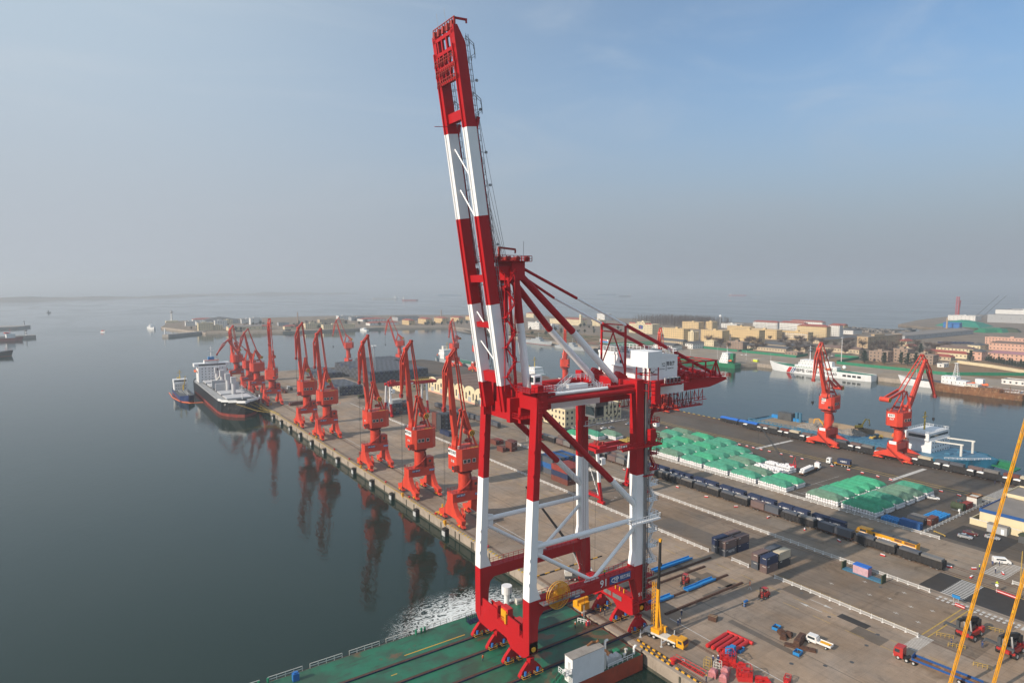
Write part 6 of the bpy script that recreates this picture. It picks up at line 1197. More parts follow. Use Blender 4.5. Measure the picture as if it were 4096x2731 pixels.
# ------------------------------------------------------------------ railway wagons
pm('wagon_black', (0.022, 0.021, 0.022), 0.7, 0.25, 0.6, grime=0.5, grimecol=(0.05, 0.04, 0.032)); pm('tarp_blue', (0.02, 0.13, 0.50), 0.5, 0.1, 0.8); pm('tarp_grey', (0.17, 0.155, 0.15), 0.85, 0.15, 0.6, bump=0.4); pm('cloth', (0.80, 0.80, 0.80), 0.8, 0.05)
def bogie_parts(t, L_):
    for y in (-L_ / 2 + 2.6, L_ / 2 - 2.6):
        MB().box(-1.1, y - 1.3, 0.45, 1.1, y + 1.3, 0.85).build('bogie', 'black', t)
        for dy in (-0.9, 0.9): MB().tube((-0.85, y + dy, 0.5), (0.85, y + dy, 0.5), 0.42, 9).build('wheelset', 'steel', t)
def gondola(L_=13.4, cover=None):
    t = thing('gondola_wagon', 'x', 'rail wagon', (0, 0, 0)); m = MB(); h_ = 3.15
    m.box(-1.5, -L_ / 2, 1.0, -1.42, L_ / 2, h_).box(1.42, -L_ / 2, 1.0, 1.5, L_ / 2, h_).box(-1.5, -L_ / 2, 1.0, 1.5, -L_ / 2 + 0.08, h_).box(-1.5, L_ / 2 - 0.08, 1.0, 1.5, L_ / 2, h_).box(-1.45, -L_ / 2, 0.85, 1.45, L_ / 2, 1.15); m.build('body', 'wagon_black', t)
    rb = MB(); [rb.box(s_ * 1.5, -L_ / 2 + L_ * k / 9 - 0.09, 1.0, s_ * 1.62, -L_ / 2 + L_ * k / 9 + 0.09, h_) for k in range(10) for s_ in (-1, 1)]; [rb.box(s_ * 1.44, -L_ / 2, h_ - 0.1, s_ * 1.6, L_ / 2, h_ + 0.03) for s_ in (-1, 1)]; rb.build('side_ribs', 'wagon_black', t)
    MB().box(-1.4, -L_ / 2 + 0.1, 1.15, 1.4, L_ / 2 - 0.1, 1.9).build('load', 'sand' if cover is None else 'dark_grey', t)
    if cover == 'box':
        for s_, c_ in ((-1, 'cont_grey'), (1, 'cont_slate')): MB().box(-1.22, s_ * L_ / 4 - 3.0, 1.9, 1.22, s_ * L_ / 4 + 3.0, h_ + 0.62).build('container_roof', c_, t)
    if cover == 'white':
        for y in (-L_ / 2 + 1.6, L_ / 2 - 1.6): MB().loft([[(x, y - 1.3, z) for x, z in ((-1.72, 2.7), (-1.66, 3.2), (-0.6, 3.25), (-0.5, 2.9))], [(x, y, z + 0.1) for x, z in ((-1.76, 2.75), (-1.7, 3.3), (-0.3, 3.35), (-0.3, 2.9))], [(x, y + 1.3, z) for x, z in ((-1.72, 2.85), (-1.66, 3.2), (-0.7, 3.25), (-0.6, 2.9))]]).build('white_cloth', 'cloth', t)
    if cover == 'tarp': MB().loft([[(x, y, z + dz) for x, z in ((-1.66, 2.7), (-1.66, 3.2), (-0.9, 3.7), (0, 3.95), (0.9, 3.7), (1.66, 3.2), (1.66, 2.7))] for y, dz in ((-L_ / 2 - 0.05, -0.1), (-L_ / 4, 0.1), (0, -0.05), (L_ / 4, 0.12), (L_ / 2 + 0.05, -0.1))]).build('tarpaulin', 'tarp_blue', t)
    bogie_parts(t, L_); MB().box(-0.2, -L_ / 2 - 0.45, 0.85, 0.2, L_ / 2 + 0.45, 1.1).build('coupler', 'black', t); return t
def flatcar(cols, logo=None, L_=13.4):
    t = thing('flat_wagon', 'x', 'rail wagon', (0, 0, 0)); MB().box(-1.4, -L_ / 2, 0.85, 1.4, L_ / 2, 1.15).build('frame', 'rail_rust', t); bogie_parts(t, L_); MB().box(-0.2, -L_ / 2 - 0.45, 0.8, 0.2, L_ / 2 + 0.45, 1.0).build('coupler', 'black', t)
    for s_, c_ in zip((-1, 1), cols):
        obj('container_load', cont_mesh(6.06, c_), t, (0, s_ * 3.2, 1.15), R(90))
        if logo: text('中国铁路', 0.9, 'white', t, (-1.262, s_ * 3.2 - 0.4, 2.3), '-x', 0.8); MB().tube((-1.255, s_ * 3.2 + 2.1, 2.3), (-1.27, s_ * 3.2 + 2.1, 2.3), 0.42, 10).build('logo_disc', 'white', t)
    return t
protoG = gondola(cover='box'); protoM = flatcar(('cont_slate', 'cont_mauve')); protoB = flatcar(('cont_slate', 'cont_slate')); protoN = flatcar(('cont_navy', 'cont_navy'), True); protoW = gondola(cover='white'); protoT = gondola(cover='tarp'); protoR = flatcar(('cont_grey', 'cont_mauve')); protoC = flatcar(('cont_cream', 'cont_brown'))
used = set()
def put(p_, x, y, lab, group):
    if p_.name in used: o = copy_tree(p_, (x, y, 0), 0, lab)
    else: used.add(p_.name); o = p_; o.location = (x, y, 0); o['label'] = lab
    o['group'] = group; return o
seq = [protoG, protoG, protoB, protoG, protoM, protoG, protoG, protoG, protoG, protoG, protoR, protoG, protoG, protoR, protoG]
for k, p_ in enumerate(seq): put(p_, 224.0, 93 + 14.3 * k, '%s %s of the near goods train from its right end' % (ORD[k], 'dark open wagon' if p_ is protoG else 'flat wagon with grey containers'), 'wagons of the near goods train')
for k in range(8): put(protoN, 230.0, 127.5 + 14.3 * k, '%s flat wagon with lettered navy containers behind the yellow locomotive' % ORD[k], 'wagons of the navy container train')
for k in range(4): put(protoR, 230.0, 127.5 + 14.3 * (8 + k), '%s flat wagon with plain grey containers beyond the navy container wagons' % ORD[k], 'wagons of the navy container train')
for k in range(11): put(protoW, 349.3, 245 - 14.3 * k, '%s black open wagon with white cloths on the right quay' % ORD[k], 'black wagons on the right quay')
for k in range(2): put(protoT, 354.6, 266.5 - 14.4 * k, '%s wagon under bright blue tarpaulin at the far end of the right quay train' % ('leading', 'second')[k], 'blue tarpaulin wagons')
for k in range(10): put((protoR, protoB, protoM, protoC)[(k * 3) % 4 if k != 6 else 3], 354.6, 237.5 - 14.4 * k, '%s container flat wagon on the outer right quay track behind the black wagons' % ORD[k], 'container wagons on the outer right quay track')
for k in range(6): put(protoB, 218.5, 345 + 15 * k, '%s grey container wagon in front of the arched warehouse' % ORD[k], 'wagons before the arched warehouse')
# yellow diesel locomotive
lo = thing('diesel_locomotive', 'yellow diesel shunting locomotive with white stripe on the second track', 'locomotive', (230, 106.6, 0))
bogie_parts(lo, 21); MB().box(-1.45, -10.6, 0.9, 1.45, 10.6, 1.3).build('underframe', 'black', lo); MB().box(-1.35, -10, 1.3, 1.35, 5.2, 3.9).ext([(-1.35, 5.2, 1.3), (-1.35, 10.0, 1.3), (-1.35, 10.4, 2.4), (-1.35, 9.6, 4.0), (-1.35, 5.2, 4.1)], (2.7, 0, 0)).build('body', 'crane_yellow', lo)
MB().box(-1.2, -9.8, 3.9, 1.2, 5.0, 4.05).box(-0.8, -7, 4.05, 0.8, -4.5, 4.3).box(-0.8, -2, 4.05, 0.8, 2, 4.25).build('roof_grille', 'dark_grey', lo); MB().box(-1.37, -9.95, 2.55, -1.355, 10.1, 2.72).build('side_stripe', 'white', lo); MB().box(-1.38, 6.6, 2.9, -1.36, 8.8, 3.7).box(-1.38, 3.4, 2.2, -1.36, 4.2, 3.5).build('side_window', 'glass', lo); text('和谐', 1.5, 'white', lo, (-1.39, -0.5, 2.2), '-x'); MB().rail([(-1.5, -10.4, 1.3), (-1.5, 5, 1.3)], 0.9, 0.03, 1.8).build('side_handrail', 'white', lo); MB().box(-1.36, -9.6, 3.0, -1.352, -6.2, 3.8).box(-1.36, -5.4, 3.0, -1.352, -3.0, 3.8).build('side_grille', 'rust', lo)
# ------------------------------------------------------------------ stacks of white bulk bags under green nets
pm('bag_white', (0.72, 0.72, 0.74), 0.75, 0.08, 1.0, grime=0.2, grimecol=(0.45, 0.42, 0.40)); pm('net_green', (0.04, 0.29, 0.16), 0.75, 0.25, 0.5, bump=0.5, bscale=2); pm('net_teal', (0.05, 0.24, 0.16), 0.75, 0.3, 0.5, bump=0.5, bscale=2); pm('net_faded', (0.11, 0.20, 0.145), 0.8, 0.3, 0.5, bump=0.5, bscale=2)
bgm = MB().lathe([(0.38, 0.0), (0.54, 0.18), (0.58, 0.55), (0.53, 0.92), (0.30, 1.1), (0.10, 1.22)], n=8).mesh('bulk_bag', 'bag_white', smooth=True)
NXB, NYB, PB = 6, 13, 1.1
def net_mesh(seed, mat, low=2.0):
    rnd = random.Random(seed); nx, ny = 22, 40; wx, wy = NXB * PB - 0.25, NYB * PB - 0.25; v = []; ph = rnd.uniform(0, 6)
    for i in range(nx + 1):
        for j in range(ny + 1):
            x, y = -wx / 2 + wx * i / nx, -wy / 2 + wy * j / ny; e = min(wx / 2 - abs(x), wy / 2 - abs(y))
            z = low + 0.35 * math.sin(y * 0.9 + ph) * (e < 0.05) + min(e * 1.3, 0.9 + 0.55 * max(0, e - 0.5), 2.3) + 0.2 * (abs(math.cos(math.pi * x / PB)) + abs(math.cos(math.pi * y / PB))) * (e > 0.05) + rnd.uniform(-0.05, 0.05); v.append((x, y, z))
    m = MB(); m.add(v, [(i * (ny + 1) + j, (i + 1) * (ny + 1) + j, (i + 1) * (ny + 1) + j + 1, i * (ny + 1) + j + 1) for i in range(nx) for j in range(ny)]); return m.mesh('green_net', mat, smooth=True)
NETS = [net_mesh(s_, ('net_green', 'net_teal', 'net_faded')[s_ % 3]) for s_ in range(6)]
def bag_stack(x, y, lab, net, open_=False):
    t = thing('bag_stack', lab, 'bag stack', (x, y, 0.01), 0, 'netted stacks of bulk bags'); rnd = random.Random(int(x * 7 + y))
    lv = [(0, 0), (1, 0.05)] if not open_ else [(0, 0), (1, 0.3), (2, 0.9)]
    for l, ins in lv:
        for i in range(NXB):
            for j in range(NYB):
                edge = i == 0 or j == 0 or (open_ and l == 2) or (open_ and l < 2 and (i == NXB - 1 or j == NYB - 1))
                if not edge or (open_ and l == 2 and (i < 1 or i > 4 or rnd.random() < 0.2)): continue
                obj('bulk_bag', bgm, t, ((i - (NXB - 1) / 2) * PB * (1 - ins * 0.08) + rnd.uniform(-0.06, 0.06), (j - (NYB - 1) / 2) * PB * (1 - ins * 0.05) + rnd.uniform(-0.06, 0.06), l * 1.08), rnd.uniform(0, 1.5), scale=(1, 1, rnd.uniform(0.93, 1.06)))
    if not open_: obj('green_net', NETS[net], t, (0, 0, 0), 0 if rnd.random() < 0.5 else PI)
    else: MB().box(-NXB * PB / 2 + 0.6, -NYB * PB / 2 + 0.6, 0, NXB * PB / 2 - 0.6, NYB * PB / 2 - 0.6, 1.9).build('inner_bags', 'bag_white', t)
rn = random.Random(3)
def B1(i, j): return (256.3 + 8.7 * i, 167.3 + 15.4 * j)
for i, js in enumerate((range(0, 6), range(0, 6), range(1, 7), range(1, 7), range(3, 7), range(4, 7))):
    for j in js:
        x, y = B1(i, j); op = (i, j) in ((2, 1), (3, 1))
        bag_stack(x, y, '%s bag stack, left block, %s row from the fence, %s from the right' % ('uncovered white' if op else 'green-netted', ORD[i], ORD[j]), rn.randrange(6), op)
for i in range(6):
    for j in (0, 1):
        if (i, j) == (5, 1): continue
        bag_stack(257.2 + 8.5 * i, 129.2 + 15.4 * j, 'green-netted bag stack, right block, %s row from the fence, %s column' % (ORD[i], ('right', 'left')[j]), rn.randrange(6))
for k in range(3): bag_stack(243.5 + 8.6 * k, 292 - 6 * k, 'green-netted bag stack behind the gantry crane beam, %s from the left' % ORD[k], k)
# ------------------------------------------------------------------ fences, barriers, cones
pm('fence_white', (0.74, 0.74, 0.73), 0.6, 0.06, 0.5, grime=0.2, grimecol=(0.4, 0.36, 0.32))
fpan = MB().box(0.12, -0.03, 0.95, 2.9, 0.03, 1.05).box(0.12, -0.03, 0.18, 2.9, 0.03, 0.28)
[fpan.box(0.2 + 0.19 * k, -0.02, 0.28, 0.26 + 0.19 * k, 0.02, 0.95) for k in range(14)]; fpan = fpan.mesh('fence_panel', 'fence_white')
fpost = MB().box(-0.07, -0.07, 0, 0.07, 0.07, 1.2).box(-0.25, -0.25, 0, 0.25, 0.25, 0.08).mesh('fence_post', 'fence_white')
def fence(lab, p_, q_):
    p_, q_ = Vector((*p_, 0.012)), Vector((*q_, 0.012)); d = q_ - p_; n = max(1, round(d.length / 3.0)); a = math.atan2(d.y, d.x); s_ = d.length / n / 3.0
    t = thing('white_fence', lab, 'fence', p_, a)
    for k in range(n): obj('fence_panel', fpan, t, (3 * s_ * k, 0, 0), scale=(s_, 1, 1)); obj('fence_post', fpost, t, (3 * s_ * k, 0, 0))
    obj('fence_post', fpost, t, (3 * s_ * n, 0, 0))
fence('white picket fence between the giant crane leg and the left container group', (174.0, 138.0), (173.4, 300)); fence('far stretch of white picket fence along the apron behind the portal cranes', (173.2, 303), (171, 404)); fence('short white picket fence between the two container groups', (174.8, 122.8), (174.8, 129.1)); fence('white picket fence from the right container group to the truck crossing', (174.9, 113.4), (175.4, 72.6)); fence('long white picket fence beside the near goods train', (204.6, 82.2), (204.4, 300)); fence('white picket fence in front of the bag stacks', (251.5, 98.9), (249.6, 250)); fence('white picket fence closing the fenced corner by the drums', (253.5, 104.8), (311.6, 105.2)); fence('white picket fence at the right edge behind the railway signs', (231.5, 70.6), (231.5, 55))
cn_ = MB().mat(0).box(-0.25, -0.75, 0, 0.25, 0.75, 0.45).mat(1).box(-0.2, -0.72, 0.45, 0.2, 0.72, 0.62).mesh('lane_divider_block', ['red', 'white'])
for i, y in enumerate([280, 272, 252, 246, 236, 231, 226, 221, 217, 212, 207, 200, 194, 188, 179.6, 172, 163.7, 157, 149.8, 144, 138, 133.5, 123, 116]):
    o = obj('lane_divider_block', cn_, None, (308.6 + (280 - y) * 0.02, y, 0.01), random.uniform(-0.2, 0.2)); tag(o, '%s red and white divider block of the line behind the bag stacks' % ORD[i], 'barrier block', 'divider blocks behind the bag stacks')
for i, (x, y) in enumerate(((219.5, 192), (219.5, 176), (219.6, 161), (219.6, 146), (219.7, 131), (219.8, 118), (219.9, 103), (228.4, 86.5), (233.5, 81.5), (226, 79.4), (237.2, 75.0), (219.4, 208), (219.3, 226))):
    o = obj('lane_divider_block', cn_, None, (x, y, 0.01), R(30 * i)); tag(o, '%s red and white block beside the near goods train, counted from its middle' % ORD[i], 'barrier block', 'divider blocks beside the near train')
# ------------------------------------------------------------------ people
def person(lab, x, y, a, top='workblue', legs='navy', hat='white', pose='stand', z=0.01, vest=None):
    b_, h_, f_ = person_meshes(top, legs, hat, pose); t = obj('person', b_, None, (x, y, z), R(a)); tag(t, lab, 'person', 'people at work in the port'); obj('hard_hat', h_, t); obj('face_features', f_, t)
for a in (('orange-vested worker standing alone on the green barge deck', 76.7 * 1.0, 126.3, 200, 'vest', 'navy', 'navy'), ('worker with white helmet pointing on the barge deck near the quay', 104.8, 125.4, 60, 'vest', 'navy', 'white', 'point'), ('dark-clothed worker beside the white rail on the barge', 107.8, 123.8, 120, 'navy', 'navy', 'white'), ('orange-vested worker at the barge edge behind the white rail', 109.4, 128, 240, 'vest', 'navy', 'white'),
          ('worker in orange vest left of three by the yellow motor guards', 115.2, 127.0, 30, 'vest', 'navy', 'yellow'), ('dark worker bending forward left of the orange vest', 115.8, 126.0, 210, 'navy', 'navy', 'yellow', 'walk'), ('worker right of three by the yellow motor guards', 117.8, 127.1, 120, 'workblue', 'navy', 'yellow'), ('orange-vested worker with yellow helmet at the crane foot on the quay', 115.1, 114.9, 160, 'vest', 'navy', 'yellow'),
          ('blue-clad worker with white helmet behind the mobile crane', 118.4, 113.9, 100, 'workblue', 'navy', 'white'), ('red-vested worker beside the blue one behind the mobile crane', 119.3, 114.2, 200, 'vest', 'navy', 'white'), ('dark worker with white helmet standing by the skid track', 133.1, 114.0, 150, 'navy', 'workblue', 'white'), ('left one of two blue workers on the quay right of the mobile crane', 128.3, 111.0, 90, 'workblue', 'workblue', 'white'), ('right one of two blue workers on the quay right of the mobile crane', 129.3, 111.2, 250, 'workblue', 'workblue', 'white'), ('dark worker with yellow helmet at the quay edge by the gangway', 114.7, 90.6, 60, 'navy', 'navy', 'yellow'),
          ('left one of two workers beside the red spreader machinery', 122.3, 94.8, 300, 'workblue', 'navy', 'white'), ('right one of two workers beside the red spreader machinery', 123.4, 94.2, 120, 'workblue', 'navy', 'white'), ('worker with yellow vest crossing near the white van', 234.6, 80.4, 20, 'vest_yellow', 'navy', 'white', 'walk'), ('left worker in blue standing behind the white van', 241.6, 79.3, 90, 'workblue', 'workblue', 'white'), ('worker in blue beside the zebra stripes near the van', 243.3, 78.0, 180, 'workblue', 'navy', 'white'), ('worker in dark blue nearest the railway track by the van', 235.6, 76.4, 45, 'navy', 'navy', 'white'),
          ('worker in blue overalls standing left of the reach stacker', 177.8, 65.9, 200, 'workblue', 'workblue', 'workblue'), ('worker in blue overalls bending at the reach stacker wheel', 183.4, 61.2, 60, 'workblue', 'workblue', 'workblue', 'walk'), ('left one of two workers beside the black wagons on the right quay', 342.5, 113.5, 0, 'workblue', 'navy', 'workblue'), ('right one of two workers beside the black wagons on the right quay', 342.6, 110.8, 0, 'workblue', 'navy', 'workblue'), ('red-vested worker on the sand in the open hold', 391, 181, 200, 'vest', 'navy', 'red', 'stand', 0.95), ('black-clad figure far along the quay behind the fifth portal crane', 160, 478, 0, 'navy', 'navy', 'navy'), ('orange-clad figure far along the quay behind the fifth portal crane', 163, 479, 0, 'vest', 'vest', 'vest')):
    n = list(a); kw = {}
    person(*n[:9], **({'z': n[8 + 0]} if False else {})) if len(n) < 9 else person(n[0], n[1], n[2], n[3], n[4], n[5], n[6], n[7], n[8])
person('orange-vested worker on the yellow beam walkway under number 91', 105.6, 115.2, 180, 'vest_yellow', 'workblue', 'white', 'stand', 18.12)
# orange-vested worker up on a small step ladder
t = thing('step_ladder', 'grey step ladder carrying an orange-vested worker beside the right forklift', 'ladder', (162, 113.1, 0), R(30)); m = MB()
for s_ in (-0.3, 0.3): m.beam((s_, -0.5, 0), (s_, 0, 1.0), 0.06).beam((s_, 0.5, 0), (s_, 0, 1.0), 0.06)
[m.beam((-0.3, -0.5 + 0.12 * k, 0.24 * k), (0.3, -0.5 + 0.12 * k, 0.24 * k), 0.06) for k in range(1, 5)]; m.build('ladder_frame', 'galv', t); person('orange-vested worker standing on the step ladder by the right forklift', 162, 113.1, 200, 'vest', 'vest', 'navy', 'stand', 1.0)
# ------------------------------------------------------------------ vehicles
pm('tyre', (0.02, 0.02, 0.02), 0.9, 0.2, 2); pm('car_silver', (0.45, 0.46, 0.48), 0.25, 0.03, metal=0.4); pm('car_white', (0.75, 0.75, 0.75), 0.3, 0.03); pm('car_dark', (0.03, 0.032, 0.036), 0.25, 0.1); pm('car_maroon', (0.10, 0.02, 0.022), 0.3, 0.1); pm('truck_red', (0.42, 0.035, 0.03), 0.35, 0.1, 1, grime=0.2); pm('lamp_red', (0.5, 0.01, 0.01), 0.3, 0.0)
_WM = {}
def wheel(t, x, y, r, w_, rim='galv'):
    k = (r, w_, rim)
    if k not in _WM: _WM[k] = (MB().tube((0, -w_ / 2, 0), (0, w_ / 2, 0), r, 16).mesh('wheel', 'tyre'), MB().tube((0, -w_ / 2 - 0.02, 0), (0, w_ / 2 + 0.02, 0), r * 0.55, 10).mesh('rim', rim))
    o = obj('wheel', _WM[k][0], t, (x, y, r)); obj('rim', _WM[k][1], o)
_CARS = {}
def car(lab, x, y, rz, col='car_white', kind='car'):
    """saloon: lofted body sections, glazed cabin, lamps, four wheels"""
    if (col, kind) in _CARS: return copy_tree(_CARS[col, kind], (x, y, 0.02), R(rz), lab)
    t = thing('parked_car' if kind == 'car' else 'white_van', lab, 'car' if kind == 'car' else 'van', (x, y, 0.02), R(rz), 'parked cars' if kind == 'car' else None)
    if kind == 'car':
        S_ = [(-2.25, 0.45, 0.75, 0.78), (-2.1, 0.28, 0.95, 0.86), (-1.3, 0.25, 1.0, 0.90), (0.9, 0.25, 0.95, 0.90), (1.8, 0.25, 0.85, 0.86), (2.25, 0.35, 0.66, 0.72)]
        MB().loft([[(x_, -w_, z0), (x_, w_, z0), (x_, w_, z1 - 0.12), (x_, w_ - 0.1, z1), (x_, -w_ + 0.1, z1), (x_, -w_, z1 - 0.12)] for x_, z0, z1, w_ in S_]).build('body', col, t, smooth=False)
        MB().loft([[(x_, -w_, 0.93), (x_, w_, 0.93), (x2, w_ * 0.78, z1), (x2, -w_ * 0.78, z1)] for x_, x2, w_, z1 in ((-1.75, -1.05, 0.8, 1.40), (1.05, 0.25, 0.8, 1.42))]).build('window_glass', 'glass', t)
        MB().box(-1.08, -0.62, 1.40, 0.28, 0.62, 1.46).build('roof', col, t); wy = 0.78; wx = (-1.35, 1.35); r = 0.32
        for s_ in (-0.62, 0.62): MB().cbox((2.2, s_, 0.6), (0.12, 0.3, 0.14)).build('headlight', 'white', t); MB().cbox((-2.22, s_, 0.75), (0.1, 0.3, 0.14)).build('tail_light', 'lamp_red', t)
    else:
        MB().loft([[(x_, -0.85, 0.35), (x_, 0.85, 0.35), (x_, 0.85, z1 - 0.2), (x_, 0.7, z1), (x_, -0.7, z1), (x_, -0.85, z1 - 0.2)] for x_, z1 in ((-2.5, 1.95), (-2.3, 2.05), (1.0, 2.05), (1.7, 1.5), (2.4, 1.05))]).build('body', col, t); MB().loft([[(1.08, -0.72, 2.0), (1.08, 0.72, 2.0), (1.74, 0.75, 1.5), (1.74, -0.75, 1.5)], [(1.12, -0.72, 2.04), (1.12, 0.72, 2.04), (1.78, 0.75, 1.54), (1.78, -0.75, 1.54)]]).box(-1.8, -0.87, 1.25, 0.9, -0.84, 1.75).build('window_glass', 'glass', t); wy = 0.75; wx = (-1.6, 1.5); r = 0.34
        for s_ in (-0.6, 0.6): MB().cbox((2.38, s_, 0.8), (0.1, 0.3, 0.18)).build('headlight', 'white', t)
    for x_ in wx:
        for s_ in (-1, 1): wheel(t, x_, s_ * wy, r, 0.22)
    _CARS[col, kind] = t; return t
car('silver saloon car parked before the yellow office wall, left of two', 260.6, 94.3, -78, 'car_silver'); car('dark maroon car parked behind the silver saloon', 265.7, 94.5, -76, 'car_maroon'); car('silver saloon car nearest the grey kiosk by the yellow wall', 267.8, 88.5, -78, 'car_silver'); car('white saloon car parked at the end of the right bag block', 297.8, 120.2, -65); car('white van parked beside the zebra crossing at the right edge', 246, 78.3, -50, 'car_white', 'van'); car('dark car parked in the fenced corner behind the dark red container', 302, 112, 10, 'car_dark')
for i, (x, y, c_) in enumerate(((250.4, 311.4, 'car_dark'), (254.0, 311.6, 'car_dark'), (257.8, 311.8, 'car_silver'), (261.6, 312, 'car_white'), (269, 311.4, 'car_white'), (280, 312, 'car_silver'), (285, 312.6, 'car_dark'), (289, 312.8, 'car_dark'), (293, 313.4, 'car_white'), (272.9, 300.2, 'car_white'), (278.2, 298.7, 'car_silver'), (294.7, 300.5, 'car_silver'), (250, 320, 'car_dark'))): car('%s car in the row before the cream office, %s from the left' % ({'car_dark': 'dark', 'car_silver': 'silver', 'car_white': 'white'}[c_], ORD[i]), x, y, 82 if i < 9 else 5, c_)
for i in range(5): car('%s car on the naval car park behind the green coaster, %s from the left' % ('white' if i in (0, 3, 4) else 'dark', ORD[i]), 712 + 4 * i, 545 - 3.4 * i - (6 if i > 2 else 0), 60, 'car_white' if i in (0, 3, 4) else 'car_dark')
for i in range(6): car('white car in the line behind the tall lamp mast, %s from the left' % ORD[i], 806 + 3 * i, 470 - 7 * i, 60)
# counterbalance forklifts
def forklift(lab, x, y, rz):
    t = thing('forklift', lab, 'forklift', (x, y, 0.012), R(rz)); MB().ext([(-1.9, -0.75, 0.55), (-1.9, -0.75, 1.5), (-1.2, -0.75, 1.75), (0.9, -0.75, 1.35), (1.1, -0.75, 0.4), (-1.5, -0.75, 0.35)], (0, 1.5, 0)).build('body', 'truck_red', t)
    m = MB(); [m.beam((0.7, s_, 1.3), (0.3, s_, 2.9), 0.09).beam((-1.3, s_, 1.7), (-0.9, s_, 2.9), 0.09) for s_ in (-0.65, 0.65)]; m.box(-1.0, -0.7, 2.88, 0.4, 0.7, 2.98); m.build('overhead_guard', 'truck_red', t)
    m = MB(); [m.box(1.25, s_ - 0.09, 0.15, 1.5, s_ + 0.09, 3.4) for s_ in (-0.5, 0.5)]; m.box(1.28, -0.5, 3.2, 1.45, 0.5, 3.4).box(1.28, -0.5, 1.5, 1.45, 0.5, 1.65).box(1.5, -0.85, 0.4, 1.6, 0.85, 0.6).box(1.5, -0.85, 0.95, 1.6, 0.85, 1.15); m.build('mast', 'black', t); MB().box(1.5, -0.6, 0.12, 3.0, -0.4, 0.2).box(1.5, 0.4, 0.12, 3.0, 0.6, 0.2).build('fork', 'steel', t); MB().box(-0.9, -0.35, 1.4, -0.2, 0.35, 2.0).build('seat', 'black', t); MB().box(-2.1, -0.72, 0.4, -1.9, 0.72, 1.45).build('counterweight', 'truck_red', t)
    for x_, r in ((1.0, 0.5), (-1.4, 0.4)):
        for s_ in (-0.8, 0.8): wheel(t, x_, s_, r, 0.32)
forklift('red forklift with lowered mast beside the giant crane foot', 148.8, 126.4, 200); forklift('red forklift with forks out near the blue gas bottles', 161.0, 107.6, 185)
# yellow truck-mounted telescopic crane at the crane foot
t = thing('truck_crane', 'yellow truck-mounted telescopic crane with vertical boom at the quay edge', 'mobile crane', (120.0, 107.4, 0.012), R(-80))
MB().box(-6.2, -1.2, 0.95, 3.2, 1.2, 1.5).box(-6.4, -1.3, 0.8, -5.4, 1.3, 1.1).build('chassis', 'offwhite', t); MB().box(1.0, -1.2, 1.5, 3.2, 1.2, 1.9).build('deck_box', 'crane_yellow', t); MB().ext([(3.4, -1.2, 0.6), (5.4, -1.2, 0.6), (5.6, -1.2, 1.5), (5.2, -1.2, 2.6), (3.4, -1.2, 2.7)], (0, 2.4, 0)).build('cab', 'crane_yellow', t); MB().ext([(5.3, -1.0, 2.45), (5.63, -1.0, 1.6), (5.66, -1.0, 1.62), (5.34, -1.0, 2.5)], (0, 2.0, 0)).box(3.9, -1.22, 1.6, 5.0, -1.2, 2.3).box(3.9, 1.2, 1.6, 5.0, 1.22, 2.3).build('cab_glass', 'glass', t)
rf = MB(); [rf.box(3.5, -1.1 + 0.55 * k, 2.7, 5.1, -1.05 + 0.55 * k, 2.76) for k in range(5)]; rf.build('cab_roof_rib', 'line_yellow', t)
for x_ in (-4.4, -3.0, 1.4, 2.9):
    for s_ in (-1.1, 1.1): wheel(t, x_, s_, 0.55, 0.45)
for x_ in (-5.9, 0.4):
    for s_ in (-1, 1): MB().beam((x_, s_ * 1.2, 0.9), (x_, s_ * 3.0, 0.9), 0.35).tube((x_, s_ * 3.0, 0.1), (x_, s_ * 3.0, 2.0), 0.14, 8).tube((x_, s_ * 3.0, 0), (x_, s_ * 3.0, 0.1), 0.4, 10).build('outrigger', 'galv', t)
MB().box(-4.2, -1.1, 1.5, -1.6, 1.1, 2.6).build('slewing_body', 'crane_yellow', t); MB().box(-2.4, 0.7, 1.6, -0.8, 1.5, 3.2).build('operator_cab', 'crane_yellow', t); MB().box(-2.2, 1.5, 2.1, -1.0, 1.54, 3.1).box(-0.82, 0.8, 2.1, -0.78, 1.4, 3.1).build('operator_glass', 'glass', t)
MB().mat(0).beam((-3.0, 0, 2.2), (-2.7, 0, 13.0), 0.7, 0.7).mat(1).beam((-2.7, 0, 13.0), (-2.45, 0, 25.5), 0.55, 0.55, 0.45, 0.45).mat(0).beam((-2.45, 0, 25.5), (-2.4, 0, 26.3), 0.6).build('telescopic_boom', ['crane_yellow', 'black'], t); MB().tube((-1.6, 0, 2.2), (-2.5, 0, 9.5), 0.22, 10).build('luffing_cylinder', 'crane_yellow', t)
lt = MB()
for s_ in (-0.35, 0.35):
    for q_ in (-0.35, 0.35): lt.beam((-4.1 + q_, s_, 3), (-3.9 + q_, s_, 14.5), 0.1)
[lt.path([(-4.45, -0.35, 3 + k), (-3.75, -0.35, 3.5 + k), (-4.45, -0.35, 4 + k)], 0.05, 4).path([(-4.45, 0.35, 3 + k), (-3.75, 0.35, 3.5 + k), (-4.45, 0.35, 4 + k)], 0.05, 4) for k in range(11)]; lt.build('fly_jib', 'crane_yellow', t); MB().tube((-2.1, 0, 26), (-2.1, 0, 20), 0.04, 4).cbox((-2.1, 0, 19.6), (0.4, 0.4, 0.8)).build('hook_line', 'black', t)
MB().tube((1.6, 1.215, 1.72), (1.6, 1.23, 1.72), 0.28, 12).build('badge', 'beam_blue', t)
